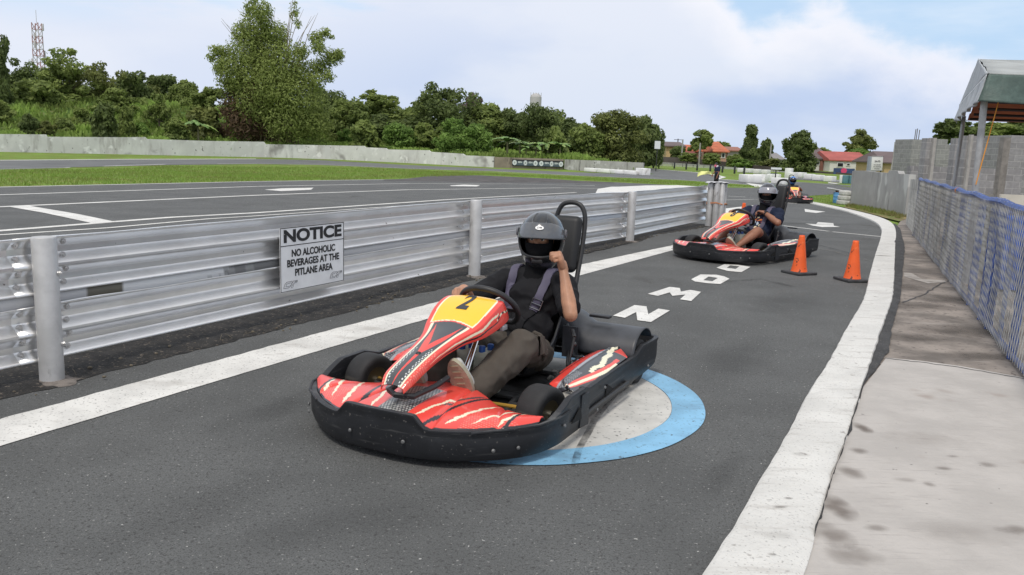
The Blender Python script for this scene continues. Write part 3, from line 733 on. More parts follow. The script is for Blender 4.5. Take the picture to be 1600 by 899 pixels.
# ------------------------------------------------------------------ karts (local axes: x forward, y to the driver's left, z up)
M_plas = mat('black_plastic', (.014, .015, .018), .50, var=.2, vscale=9, bump=.12, bscale=90, bdist=.002, spec=.45, streak=((.075, .075, .075), (2.5, 2.5, 34), .57, .74), speck=[((.10, .095, .09), 70, .66, .74)])
M_plasg = mat('grey_plastic', (.045, .048, .055), .45, var=.2, vscale=10, bump=.15, bscale=70, bdist=.002)
M_rub = mat('tyre_rubber', (.017, .017, .018), .72, var=.25, vscale=14, bump=.3, bscale=90, bdist=.002, streak=((.05, .045, .04), (12, 2, 12), .60, .72))
M_rim = mat('wheel_rim', (.12, .10, .06), .4, metal=.7)
M_steel = mat('chassis_steel', (.05, .05, .052), .45, metal=.5)
M_chrome = mat('chrome', (.75, .75, .77), .15, metal=1.0)
M_pad = mat('black_vinyl', (.017, .017, .019), .5, bump=.15, bscale=160, bdist=.002)
M_paint = painted('kart_livery', .28, .35)
M_tank = mat('fuel_tank', (.50, .52, .43), .45, var=.12, vscale=6, spec=.5)
RED, CREAM, BLK, YEL, DGR = (.76, .062, .045), (.80, .75, .55), (.018, .019, .024), (.93, .52, .03), (.05, .055, .06)
def bolt_part(parent, p, n, r=.009, m=None, name='bolt'):
    mb = MB(); p = Vector(p); n = Vector(n).normalized(); mb.tube([p, p+n*.004, p+n*.008], [r, r, r*.6], 10)
    return mb.build(name, m or mat('bolt_grey', (.16, .16, .16), .5, metal=.4), parent, False, False)
def bumper_path():
    P = [(1.035, 0), (1.03, .14), (1.0, .29), (.93, .43), (.82, .57), (.70, .655), (.55, .695), (.38, .70), (.24, .70), (.225, .685), (.0, .680), (-.35, .675), (-.62, .68), (-.85, .70), (-.985, .70), (-1.03, .66), (-1.035, .55), (-1.03, .3), (-1.03, 0)]
    return P
def top_z(x, y):
    a = abs(y)
    if x > .86 and a < .55:
        k = max(0, min(1, (a-.17)/.07)); k = k*k*(3-2*k); return .245*(1-k)+.185*k
    if x > .62: return .185
    if x > .45: return .185+(.62-x)/.17*.062
    if x > .24: return .25
    if x > .14: return .25-(.24-x)/.10*.03
    if x > -.62: return .22
    if x > -.72: return .22+(-.62-x)/.10*.045
    return .265
def bot_z(x, y):
    if x > .25: return .042
    if x > -.6: return .045
    return .055 + max(0, -x-.6)*.10
def sweep_ring():
    P = bumper_path(); full = P + [(x, -y) for x, y in P[-2:0:-1]]
    n = len(full); Q = []
    for i in range(n):
        p0, p1, p2, p3 = [Vector((*full[(i+k) % n], 0)) for k in (-1, 0, 1, 2)]
        m = max(2, int((p2-p1).length/.022))
        for j in range(m):
            t = j/m; Q.append(.5*((2*p1)+(p2-p0)*t+(2*p0-5*p1+4*p2-p3)*t*t+(3*p1-p0-3*p2+p3)*t**3))
    return Q
DR = {}
def drape_setup(me):
    from mathutils.bvhtree import BVHTree
    DR['b'] = BVHTree.FromPolygons([v.co.copy() for v in me.vertices], [list(p.vertices) for p in me.polygons])
def drape(me):
    bm = bmesh.new(); bm.from_mesh(me); bmesh.ops.subdivide_edges(bm, edges=bm.edges[:], cuts=2); bm.to_mesh(me); bm.free()
    zs = [v.co.copy() for v in me.vertices]
    for v in me.vertices:
        h = DR['b'].ray_cast(Vector((v.co.x, v.co.y, 2)), Vector((0, 0, -1)))
        if h[0] is not None: v.co = h[0]+h[1]*.0055*(1 if h[1].z > 0 else -1)
def build_kart(number):
    K = empty('go_kart', (0, 0, 0), 0)
    b = lambda mb, name, m, par=None, **k: mb.build(name, m, par or K, world=False, **k)
    # --- perimeter bumper
    Q = [Vector((q.x, q.y*.95, 0)) for q in sweep_ring()]; n = len(Q); mb = MB(); rows = []
    for i, q in enumerate(Q):
        t = (Q[(i+1) % n]-Q[i-1]).normalized(); nn = Vector((t.y, -t.x, 0))
        if nn.dot(Vector((q.x, q.y, 0))) < 0: nn = -nn
        zt_, zb = top_z(q.x, q.y), bot_z(q.x, q.y); fl = .014 if q.x > .45 else .006
        th = .024; h = zt_-zb
        pr = [(-th, zb+.01), (-.010, zb), (-.004, zb+.010), (fl*.5, zb+h*.3), (fl*.6, zb+h*.72), (fl*.35, zt_-.030), (fl*.5+.006, zt_-.010), (fl*.5+.004, zt_-.002), (-.004, zt_), (-th+.004, zt_-.004), (-th, zt_-.02)]
        rows.append([mb.bm.verts.new(q+nn*d+Vector((0, 0, z))) for d, z in pr])
    for i in range(n):
        r, s = rows[i], rows[(i+1) % n]
        for j in range(len(r)): mb.bm.faces.new((r[j], r[(j+1) % len(r)], s[(j+1) % len(r)], s[j]))
    # triangular vents and joint overlap on the sides
    bump = b(mb, 'bumper', M_plas, angle=45)
    for sy in (-1, 1):
        mb = MB()
        pts = [(.30, .660, .055), (.205, .668, .052), (.205, .668, .215), (.30, .665, .222)]
        mb.prism([(x, y*sy, z) for x, y, z in pts], (0, .011*sy, 0)); b(mb, 'bumper_joint', M_plas, bump, smooth=False)
        for (x, z, k) in ((.36, .135, 1), (-.17, .135, -1)):
            mb = MB(); y0 = (.673 if x > 0 else .650)
            mb.prism([(x+.065*k, sy*y0, z-.02), (x-.065*k, sy*y0, z-.030), (x-.045*k, sy*y0, z+.035)], (0, .004*sy, 0)); b(mb, 'vent', mat('vent_dark', (.004, .004, .004), .9), bump, smooth=False)
        for (x, y, z) in ((.88, .52, .10), (.79, .60, .10), (.52, .705, .135), (1.035, .14, .12), (.05, .690, .08), (-.06, .688, .17), (-.4, .68, .09), (-.8, .698, .12)):
            bolt_part(bump, (x+.012*(x > .6), (y*.95+.008)*sy, z), (max(0, x-.5), y*sy, 0))
    mb = MB(); L_ = [(.93, .43), (.82, .57), (.70, .655), (.55, .695), (.43, .70)]
    mb.tube([(x+.012, y*.95+.010, .186-.01*(i == 0)) for i, (x, y) in enumerate(L_)], .006, 6); b(mb, 'bumper_rib', M_plas, bump); mb = MB(); mb.tube([(x+.012, -y*.95-.010, .186) for i, (x, y) in enumerate(L_)], .006, 6); b(mb, 'bumper_rib', M_plas, bump)
    # --- nose spoiler with livery
    def rear_edge(a):
        return [(0, .42), (.14, .40), (.24, .46), (.36, .55), (.44, .58), (.50, .60), (.66, .62)]
    def lerp_t(T, a):
        for (a0, b0), (a1, b1) in zip(T, T[1:]):
            if a <= a1: return b0+(b1-b0)*(a-a0)/(a1-a0)
        return T[-1][1]
    FE = [(0, 1.01), (.14, 1.005), (.29, .975), (.43, .90), (.57, .79), (.66, .69)]
    def nosef(u, v):
        y = (v*2-1)*.622; a = abs(y)/.95; x0 = lerp_t(rear_edge(a), a); x1 = lerp_t(FE, a); x = x0+(x1-x0)*u
        z = .175+.030*math.sin(PI*min(1, u*1.02))**.7+.015*(1-u)*max(0, 1-a/.42)+.014*max(0, 1-a/.3)
        for yc in (.20, .47): z -= .012*math.exp(-((a-yc-.10*(u-.5))/.012)**2)
        return (x, y, z)
    mb = MB(); mb.grid(nosef, 130, 320)
    me = mb.mesh('nose_panel')
    def zig(x, y, x0, y0, x1, y1, w0, w1, amp=.012, fr=9):
        """tapering torn stripe from p0 to p1"""
        dx, dy = x1-x0, y1-y0; L2 = dx*dx+dy*dy; t = ((x-x0)*dx+(y-y0)*dy)/L2
        if t < 0 or t > 1: return False
        dist = ((x-x0)*dy-(y-y0)*dx)/math.sqrt(L2)
        dist += amp*.7*noise.noise(Vector((t*fr*1.7, x0*9, y0*9)))+amp*.25*noise.noise(Vector((t*fr*9, 3, y0*9)))
        wv = (w0*(1-t)+w1*t)*min(1, t*6, (1-t)*6)
        return abs(dist) < wv
    def dots(x, y, s=.016, r=.34):
        i = (x/s) % 1-.5; j = (y/s+.5*(int(math.floor(x/s)) & 1)) % 1-.5; return i*i+j*j < r*r
    def nosep(co):
        x, y = co.x, co.y/.95; a = abs(y); c = RED
        if a < .085 and x > .60: c = DGR if not dots(x, y, .017, .34) else (.42, .42, .40)
        if zig(x, a, .93, .12, .62, .20, .010, .006, .02, 3): c = CREAM
        if zig(x, a, .80, .17, .50, .27, .004, .012, .006): c = DGR
        if abs(a-(.22+.35*(.9-x)*.5)) < .010: c = BLK
        if zig(x, a, .95, .25, .56, .40, .022, .010, .014, 6): c = BLK if (a+.4*x) > .645 else c
        if zig(x, a, .93, .29, .60, .41, .013, .007, .016, 8): c = CREAM
        if a > .36 and x > .76 and dots(x, a, .013, .28) : c = (.78, .20, .15)
        if zig(x, a, .88, .40, .62, .52, .005, .010, .012, 9): c = CREAM
        if zig(x, a, .82, .50, .60, .58, .008, .010, .012, 8): c = CREAM
        if abs(a-.545-.1*(.75-x)) < .008 : c = BLK
        if a > .57 and x < .64+.0*a: c = DGR
        if x > lerp_t(FE, a)-.012: c = BLK
        return c
    paint_verts(me, nosep); link('nose_panel', me, M_paint, K, world=False, angle=40, solid=.008)
    # --- driver fairing (number panel)
    CL = [(.075, .565), (.095, .597), (.16, .604), (.26, .570), (.375, .510), (.49, .470), (.61, .436), (.73, .402), (.85, .358), (.905, .315)]
    HW = [.105, .148, .178, .182, .160, .112, .088, .082, .078, .060]
    SK = [.06, .085, .100, .088, .056, .036, .030, .028, .028, .020]
    def ser(T, u):
        x = u*(len(T)-1); i = min(int(x), len(T)-2); t = x-i
        def g_(k): 
            k = max(0, min(len(T)-1, k)); v = T[k]; return Vector((*v, 0)) if isinstance(v, tuple) else Vector((v, 0, 0))
        p0, p1, p2, p3 = g_(i-1), g_(i), g_(i+1), g_(i+2)
        return .5*((2*p1)+(p2-p0)*t+(2*p0-5*p1+4*p2-p3)*t*t+(3*p1-p0-3*p2+p3)*t**3)
    def fair(u, v):
        c = ser(CL, u); hw = ser(HW, u).x; sk = ser(SK, u).x; s = v*2-1; a = abs(s); sg = 1 if s >= 0 else -1
        if a < .62:
            k = a/.62; y = hw*k*.93; dz = -.012*k*k
        else:
            k = (a-.62)/.38; y = hw*(.93+.10*math.sin(k*PI/2)-.03*k); dz = -.012-(sk)*k**1.15
        tgt = Vector((c.x-.06*max(0, (a-.62)/.38)*(1-u), y*sg-.015, c.y+dz))
        return tgt
    mb = MB(); mb.grid(fair, 240, 160); me = mb.mesh('front_fairing')
    uvn = [(i/240, j/160) for i in range(241) for j in range(161)]
    ca = me.color_attributes.new('paint', 'FLOAT_COLOR', 'POINT')
    def fpaint(u, v):
        s = v*2-1; a = abs(s); c = RED
        p = fair(u, v); x, y = p.x, p.y+.015
        if a <= .64:
            d = x-.075
            if x > .395-.02*math.cos(y*14): 
                # lower nose: black field, red V, cream edges, dotted skirts
                c = DGR; e = (x-.37)/.51
                hw = ser(HW, u).x
                if abs(abs(y)-(.085*(1-e*1.75))) < .017*min(1, max(0, e-.06)*3.2) and e > .06: c = RED
                if abs(y) < .018*(1.15-e) and .5 < e: c = RED
                if abs(y) > hw*.62: 
                    c = CREAM if abs(y) < hw*.74 else RED
                    if abs(y) > hw*.78 and e > .55 and dots(x, y, .013, .30): c = (.80, .24, .18)
                if e > .5 and hw*.42 < abs(y) < hw*.60 and dots(x, y, .014, .30): c = (.7, .7, .68)
            else:
                # yellow number plate with cream outline
                hw = ser(HW, u).x*.93; m_ = hw-abs(y)-.010; mt = x-.088; mbm = (.395-.02*math.cos(y*14))-x
                q = min(m_, mt)
                rc = .075
                if m_ < rc and mt < rc: q = rc-math.hypot(rc-m_, rc-mt)
                q = min(q, mbm+.004)
                c = YEL if q > .020 else (CREAM if q > .012 else RED)
        else:
            k = (a-.64)/.36; c = RED
            if .30 < u < .80:
                if abs(k-(.22+.45*(u-.30))+.03*math.sin(u*55)) < .13*(1-abs(u-.50)*3.2): c = CREAM
                if abs(k-(.56+.5*(u-.30))+.03*math.sin(u*48+1)) < .11*(1-abs(u-.55)*3.6): c = BLK
            if u <= .33 and abs(k-.45-.25*math.sin(u*40)*.3) < .05 and u > .12: c = CREAM if int(u*40) % 2 else BLK
            if u > .80 and dots(u*.9, k*.07, .012, .30): c = (.80, .24, .18)
        return c
    buf = []
    for v_, (u, v) in zip(me.vertices, uvn): buf.extend((*fpaint(u, v), 1.0))
    ca.data.foreach_set('color', buf)
    fr = link('front_fairing', me, M_paint, K, world=False, angle=50, solid=.006)
    # the digit
    cpt = fair(.30, .5); cp2 = fair(.20, .5); d = (Vector(cpt)-Vector(cp2)).normalized()
    nrm = Vector((0, 1, 0)).cross(-d)
    if nrm.z < 0: nrm = -nrm
    o_ = (Vector(fair(.285, .49))+nrm*.007)
    global NUMFRAME
    _ez = Vector((0, 1, 0)).cross(-d); NUMFRAME = Matrix((Vector((0, 1, 0)), -d, _ez)).transposed().to_4x4(); NUMFRAME.translation = o_
    drape_setup(me)
    fr_num = text('number', number, mat('number_grey', (.035, .037, .042), .4), fr, o_, (0, 1, 0), -d, .205, .003, .0065, sx=.62, shear=.0)
    drape(fr_num.data)
    bolt_part(fr, Vector(fair(.74, .5)), nrm, .014, M_black); bolt_part(fr, Vector(fair(.12, .93)), (0, 1, 0), .010, M_black)
    mb = MB(); mb.tube([(.70, -.10, .27), (.84, -.075, .262), (.90, 0, .268), (.86, .07, .262), (.72, .10, .28), (.62, .11, .30)], .014, 8); b(mb, 'fairing_bracket', M_plas)
    # --- side pods
    for sy in (1, -1):
        def podf(u, v):
            x = .235-.86*u; yi, yo = .440-.03*math.sin(u*PI), .628; yo2 = yo-.06*max(0, u-.88)/.12; yi2 = yi+.10*max(0, .10-u)/.10+.08*max(0, u-.9)/.1
            y = yi2+(yo2-yi2)*v; z = .188+.032*u+.045*math.sin(PI*min(1, .12+v*.80))*math.sin(PI*(.12+.8*u))**.5 + .012*math.exp(-((v-.42)/.05)**2)
            return (x, y*sy, z)
        mb = MB(); mb.grid(podf, 220, 80); me = mb.mesh('side_pod')
        def podp(co):
            x, y = co.x, abs(co.y); u = (.235-x)/.86; v = (y-.42)/.208; c = BLK
            if .10 < v < .36 and u < .95: c = RED
            if abs(v-.40) < .035: c = (.30, .31, .34)
            if v < .06 and u > .3: c = RED
            if zig(x, y, .10, .60, -.62, .53, .010, .018, .03, 5) and u > .35: c = CREAM
            if .52 < v < .95 and abs(v-(.62+.35*math.sin(u*2.4))) < .11 and u < .75: c = RED
            if abs(v-(.64+.35*math.sin(u*2.4))) < .045 and .02 < u < .68: c = CREAM
            if u < .30 and .45 < v < .62: c = DGR if not dots(x, y, .013, .30) else (.25, .25, .27)
            if u > .86 and v > .62: c = RED
            if u < .03: c = BLK
            return c
        paint_verts(me, podp); link('side_pod', me, M_paint, K, world=False, angle=40, solid=.008)
    # --- wheels
    def wheel(x, y, r, wd, steer=0.0):
        t = empty('wheel', (x, y, r), steer); t.parent = K
        mb = MB(); w2 = wd/2; ri = r*.50
        prof = [(ri, -w2*.80), (ri+.02, -w2*.92), (r*.80, -w2), (r*.93, -w2*.93), (r*.985, -w2*.72), (r, -w2*.4), (r*1.003, 0), (r, w2*.4), (r*.985, w2*.72), (r*.93, w2*.93), (r*.80, w2), (ri+.02, w2*.92), (ri, w2*.80)]
        mb.lathe(prof, axis='Y', seg=48, closed=True); b(mb, 'tyre', M_rub, t, angle=60)
        mb = MB(); mb.lathe([(ri+.004, -w2*.82), (ri-.006, -w2*.7), (ri-.012, -w2*.3), (.03, -w2*.15), (.03, w2*.15), (ri-.012, w2*.3), (ri-.006, w2*.7), (ri+.004, w2*.82)], axis='Y', seg=32); b(mb, 'rim', M_rim, t, angle=40)
        mb = MB(); mb.tube([(0, -w2*1.02, 0), (0, w2*1.02, 0)], .022, 12)
        for k in range(3): mb.tube([(.045*math.cos(k*2.09), -w2*.3, .045*math.sin(k*2.09)), (.045*math.cos(k*2.09), w2*.45, .045*math.sin(k*2.09))], .008, 6)
        b(mb, 'hub', M_chrome, t)
        return t
    wheel(.40, .505, .135, .135, math.radians(-12)); wheel(.36, -.53, .135, .135, math.radians(-12))
    wheel(-.80, .525, .140, .20); wheel(-.80, -.525, .140, .20)
    # --- chassis
    mb = MB()
    for sy in (1, -1):
        mb.tube([(.92, .20*sy, .075), (.75, .30*sy, .075), (.45, .30*sy, .075), (.10, .22*sy, .075), (-.45, .30*sy, .075), (-.98, .30*sy, .09)], .015, 8)
        mb.tube([(.20, .24*sy, .08), (.20, .66*sy, .10), (-.45, .66*sy, .10), (-.45, .30*sy, .08)], .010, 8)
        mb.tube([(.40, .30*sy, .10), (.40, .47*sy, .13)], .013, 8)
    mb.tube([(.92, -.2, .075), (.96, 0, .075), (.92, .2, .075)], .015, 8); mb.tube([(.1, -.22, .075), (.1, .22, .075)], .015, 8); mb.tube([(-.45, -.3, .075), (-.45, .3, .075)], .013, 8)
    b(mb, 'chassis_frame', M_steel)
    mb = MB(); mb.box((.42, 0, .058), (.95, .56, .004)); mb.box((-.30, 0, .060), (.5, .46, .004)); b(mb, 'floor_tray', mat('floor_tray', (.035, .035, .036), .6, metal=.3, var=.5, vscale=12), smooth=False)
    mb = MB(); mb.tube([(-.80, -.46, .14), (-.80, .46, .14)], .02, 12); mb.lathe([(.075, -.10), (.075, -.09), (.02, -.09), (.02, -.10)], (-.80, 0, .14), 'Y', 28); b(mb, 'rear_axle', M_steel)
    mb = MB(); mb.tube([(.34, .14, .11), (.38, .46, .135)], .010, 8); b(mb, 'tie_rod', mat('brass_rod', (.55, .33, .06), .4, metal=.5)); mb = MB(); mb.tube([(.34, -.14, .11), (.32, -.50, .135)], .010, 8); b(mb, 'tie_rod', mat('brass_rod', (.55, .33, .06), .4, metal=.5))
    mb = MB(); mb.bbox((.43, .43, .13), (.05, .04, .09), bev=.006); mb.tube([(.40, .41, .16), (.40, .47, .16)], .014, 8); b(mb, 'stub_axle', mat('grey_cast', (.35, .35, .33), .45, metal=.5))
    # engine on the driver's right
    mb = MB(); mb.bbox((-.42, -.44, .20), (.26, .22, .20), bev=.02)
    for k in range(7): mb.box((-.42+.02*0, -.44, .30+.014*k), (.17, .17, .006))
    mb.lathe([(.075, -.36), (.075, -.30)], (-.42, 0, .22), 'Y', 24); b(mb, 'engine', mat('engine_block', (.06, .06, .062), .5, metal=.4, var=.4, vscale=30), angle=30)
    mb = MB(); mb.lathe([(.045, -.12), (.055, -.10), (.055, .12), (.045, .14)], (-.62, -.40, .28), 'Y', 20); mb.tube([(-.45, -.44, .34), (-.55, -.44, .36), (-.62, -.42, .29)], .018, 8); b(mb, 'exhaust', mat('dull_steel', (.22, .21, .20), .5, metal=.7))
    mb = MB(); mb.tube([(-.30, .34, .09), (-.36, .36, .34)], .008, 8); mb.tube([(-.36, .36, .34), (-.40, .33, .37)], .012, 8); mb.ball((-.305, .335, .12), .018, 10, 6); mb.ball((-.362, .36, .30), .015, 10, 6); b(mb, 'linkage', M_steel)
    mb = MB(); r3 = random.Random(3)
    for k in range(22):
        p = Vector((r3.uniform(-.62, -.15), r3.uniform(.28, .44), r3.uniform(.07, .15))); q = p+Vector((r3.uniform(-.08, .08), r3.uniform(-.05, .05), r3.uniform(-.02, .05)))
        mb.tube([p, (p+q)/2+Vector((0, 0, .012)), q], r3.uniform(.004, .011), 6)
    b(mb, 'brake_lines', mat('grimy_metal', (.10, .10, .10), .45, metal=.5))
    # fuel tank with blue caps, column, pedals, wheel
    mb = MB(); mb.bbox((.12, .06, .20), (.17, .105, .25), bev=.028, seg=3); mb.bbox((.12, -.06, .20), (.17, .105, .25), bev=.028, seg=3); tk = b(mb, 'fuel_tank', M_tank, angle=50)
    for (x, y) in ((.17, -.07), (.13, -.035), (.11, .07), (.17, .05)):
        mb = MB(); mb.lathe([(.018, .32), (.018, .352), (.014, .356), (.001, .356)], (x, y, 0), 'Z', 14); b(mb, 'fuel_cap', mat('blue_cap', (.03, .10, .35), .4), tk)
    mb = MB(); mb.tube([(.01, 0, .53), (.42, .03, .135)], .0125, 12); mb.tube([(.19, .045, .43), (.46, .075, .13)], .009, 10); b(mb, 'steering_column', M_chrome)
    mb = MB(); mb.bbox((.09, 0, .475), (.07, .10, .03), Matrix.Rotation(math.radians(45), 3, 'Y'), bev=.006); mb.tube([(.10, -.10, .47), (.14, .13, .45)], .012, 8); b(mb, 'column_mount', M_steel)
    mb = MB(); mb.bbox((.07, .115, .445), (.06, .035, .03), bev=.005); b(mb, 'switch_box', mat('silver_box', (.6, .6, .62), .3, metal=.4))
    for sy in (1, -1):
        mb = MB(); mb.tube([(.60, .13*sy, .07), (.68, .13*sy, .18)], .008, 8); mb.tube([(.68, .09*sy, .18), (.68, .17*sy, .18)], .009, 8); b(mb, 'pedal', mat('dull_steel'  , (0, 0, 0)))
    # steering wheel: flat ring with a straight bottom
    SW = empty('steering_wheel', (.0, 0, .535), 0); SW.rotation_euler = (0, math.radians(-48), math.radians(0)); SW.parent = K
    ring = []
    for k in range(48):
        a = 2*PI*k/48; x, y = .155*math.cos(a), .165*math.sin(a); x = max(x, -.118) if True else x   # +x is the far (upper) side
        ring.append((x, y, 0))
    mb = MB(); mb.tube(ring, .0165, 12, closed=True); b(mb, 'wheel_rim_grip', M_pad, SW)
    mb = MB(); mb.lathe([(.001, -.004), (.035, -.004), (.035, .004), (.001, .004)], (0, 0, -.012), 'Z', 20)
    for a in (PI/2, -PI/2, PI): mb.box((.075*math.cos(a), .075*math.sin(a), -.008), (.15 if abs(math.cos(a)) > .5 else .032, .15 if abs(math.sin(a)) > .5 else .032, .004))
    b(mb, 'spoke', mat('spoke_steel', (.10, .10, .105), .35, metal=.7), SW, angle=30)
    # --- seat
    def seatf(u, v):
        # u: bottom front -> up the back, v: across
        s = v*2-1; a = abs(s)
        prof = [(-.16, .125), (-.28, .100), (-.42, .095), (-.55, .14), (-.64, .25), (-.71, .40), (-.76, .54)]
        c = ser(prof, u); hw = .19+.015*math.sin(u*PI)-.02*u
        side = max(0, (a-.62)/.38); lift = side**1.6*(.10+.10*math.sin(PI*min(1, u*1.1)))
        nx = (.35+.65*u); nz_ = (1-u*.6)
        return (c.x+lift*nx*.9, (s*hw if a < .8 else s*hw), c.y+lift*nz_)
    mb = MB(); mb.grid(seatf, 28, 28); b(mb, 'seat', mat('seat_shell', (.018, .018, .02), .35, bump=.1, bscale=60), solid=.012, angle=60)
    # --- head restraint: hoop and pad
    mb = MB(); H = [(-.80, .115, .20), (-.93, .112, .45), (-1.04, .108, .70), (-1.10, .104, .90), (-1.115, .092, .985), (-1.12, .06, 1.035), (-1.122, 0, 1.05)]
    H = H+[(x, -y, z) for x, y, z in H[-2::-1]]
    P_ = [Vector(h) for h in H]; sm_ = []
    for i in range(len(P_)-1):
        p0, p1, p2, p3 = P_[max(i-1, 0)], P_[i], P_[i+1], P_[min(i+2, len(P_)-1)]
        for j in range(5): t = j/5; sm_.append(.5*((2*p1)+(p2-p0)*t+(2*p0-5*p1+4*p2-p3)*t*t+(3*p1-p0-3*p2+p3)*t**3))
    mb.tube(sm_+[P_[-1]], .0155, 12); b(mb, 'headrest_hoop', M_pad)
    mb = MB(); mb.tube([(-.93, .11, .45), (-.52, .26, .12)], .010, 8); mb.tube([(-.93, -.11, .45), (-.52, -.26, .12)], .010, 8); b(mb, 'hoop_stay', M_steel)
    mb = MB(); mb.bbox((-1.03, 0, .785), (.085, .198, .37), Matrix.Rotation(math.radians(-14), 3, 'Y'), bev=.041, seg=5); b(mb, 'headrest_pad', mat('pad_black', (.009, .009, .010), .55), angle=60)
    # --- rear cover over wheels
    def cov(u, v):
        s = v*2-1; a = abs(s); y = s*.632
        ax = PI*(.04+.92*u)
        hgt = .185 + .125*max(0, 1-max(0, a-.0)/.55)**1.0*.0
        mid = max(0, min(1, (.50-a)/.22)); mid = mid*mid*(3-2*mid)
        h = .340*(1-mid)+.405*mid; zb = .15*(1-mid)+.20*mid
        x = -.815+(.185+.0*mid)*math.cos(ax)-.02*mid; z = zb+(h-zb)*math.sin(ax)**.75
        return (x, y, z)
    mb = MB(); mb.grid(lambda u, v: cov(u*.86+(.0 if True else 0), v), 26, 70); b(mb, 'rear_cover', M_plasg, solid=.008, angle=50)
    for sy in (1, -1):
        mb = MB(); mb.bbox((-.78, .36*sy, .392), (.055, .13, .016), bev=.005); b(mb, 'cover_rib', M_plas)
        mb = MB(); mb.tube([(-.63, .20*sy, .35), (-.60, .27*sy, .17), (-.58, .33*sy, .165)], .013, 6); mb.box((-.60, .24*sy, .25), (.008, .10, .19)); b(mb, 'cover_bracket', M_plasg)
    return K
kart1 = build_kart('2')
KL = [(V(-.117, 4.418, 0), -116), (V(3.14, 11.38, 0), -134), (G(1239, 316.5), -101)]
def set_kart(k, i): k.location = KL[i][0]; k.rotation_euler = (0, 0, math.radians(KL[i][1]))
tag(kart1, 'red and black racing kart with the number 2 on its yellow front plate', 'go-kart', 'rental karts in the pit lane')
kart2 = copy_tree(kart1)
kart3 = copy_tree(kart1)
for k, i in ((kart1, 0), (kart2, 1), (kart3, 2)): set_kart(k, i)
kart2['label'] = 'red and black racing kart with the number 8, turning behind the two orange cones'
kart3['label'] = 'small distant kart with an orange front, on the lane beside the grass patch'
def swap_number(k, s):
    for f in children(k):
        if f.name.startswith('front_fairing'):
            for nn in children(f):
                if nn.name.startswith('number'):
                    if s is None: bpy.data.objects.remove(nn); continue
                    t = text('number', s, nn.data.materials[0], None, (0, 0, 0), (1, 0, 0), (0, 1, 0), .205, .003, .0065, sx=.62, shear=.0)
                    # same frame as the original digit: fit by bounding centre and axes
                    src = nn.data; co = [v.co for v in src.vertices]; c0 = sum(co, Vector())/len(co)
                    me = t.data; d = NUMFRAME; me.transform(d); drape(me); nn.data = me; bpy.data.objects.remove(t)
swap_number(kart2, '8'); swap_number(kart3, None)
# ------------------------------------------------------------------ background: walls
M_white = mat('whitewash', (.60, .60, .58), .85, var=.10, vscale=.5, streak=((.36, .35, .33), (1.0, 1.0, .22), .50, .72), speck=[((.27, .26, .25), .55, .56, .70), ((.16, .155, .15), 2.6, .66, .76), ((.72, .72, .70), 1.1, .60, .72)], bump=.3, bscale=3, bdist=.03)
M_conc = mat('weathered_concrete', (.36, .355, .34), .9, var=.16, vscale=.9, streak=((.11, .105, .10), (2.6, 2.6, .30), .54, .70), speck=[((.50, .50, .49), 1.6, .60, .68)], bump=.4, bscale=14, bdist=.02)
M_brown = mat('brown_render', (.26, .22, .17), .9, var=.2, vscale=.6, streak=((.13, .11, .09), (1, 1, .4), .56, .68))
M_darkwall = mat('dark_wall', (.085, .070, .068), .9, var=.3, vscale=.3)
def wall_strip(name, pts, m, thick, label, group=None, cat='wall'):
    """pts: (base point Vector, top z). One long wall standing on the ground."""
    mb = MB(); rows = []
    for i, (p, zt_) in enumerate(pts):
        a = pts[max(0, i-1)][0]; b = pts[min(len(pts)-1, i+1)][0]; d = (b-a); d.z = 0; d.normalize(); n = Vector((-d.y, d.x, 0))*thick/2
        if n.y < 0: n = -n
        zb = gz(p.y)-.3
        rows.append([mb.bm.verts.new((q.x, q.y, z)) for q, z in ((p, zb), (p, zt_), (p+n*2, zt_), (p+n*2, zb))])
    for r, q in zip(rows, rows[1:]):
        for j in range(4): mb.bm.faces.new((r[j], r[(j+1) % 4], q[(j+1) % 4], q[j]))
    mb.bm.faces.new(rows[0]); mb.bm.faces.new(rows[-1])
    o = mb.build(name, m, smooth=False); origin_to(o, pts[0][0]); return tag(o, label, cat, group)
TOPS = [(-160, 205.5), (0, 209.7), (74, 210.5), (76, 214), (200, 214.8), (228, 214.3), (231, 217.5), (325, 220.5), (413, 221.8), (416, 225.6), (568, 228.3), (571, 230.5), (602, 231.8), (605, 233.7), (669, 235.0), (672, 237.5), (722, 240.5), (726, 243.0), (771, 245.0)]
def ymap(px):   # base y in px for a given x
    T = [(-160, 233.2), (0, 237), (200, 241.2), (400, 245.3), (502, 248.2), (618, 253.6), (771, 261.5), (881, 265), (1003, 272)]
    for (a, b), (c, d) in zip(T, T[1:]):
        if px <= c: return b+(d-b)*(px-a)/(c-a)
    return T[-1][1]
def wp(px, pyt):
    p = G(px, ymap(px)); return (p, AT(px, pyt, p.y).z)
L0 = []
for (a, b), (c, d) in zip(TOPS, TOPS[1:]):
    n = max(1, int((c-a)/40))
    L0 += [wp(a+(c-a)*j/n, b+(d-b)*j/n) for j in range(n)]
L0.append(wp(*TOPS[-1]))
wall_strip('perimeter_wall', L0, M_white, .2, 'long peeling whitewashed wall below the trees at left')
wall_strip('perimeter_wall', [wp(772.5, 245.5), wp(820, 247), wp(880, 249)], M_brown, .2, 'bare brown stretch of wall carrying the black banner')
wall_strip('perimeter_wall', [wp(881.5, 249.3), wp(940, 251.5), wp(1004, 254.5)], M_conc, .2, 'grey weathered wall below the large round trees')
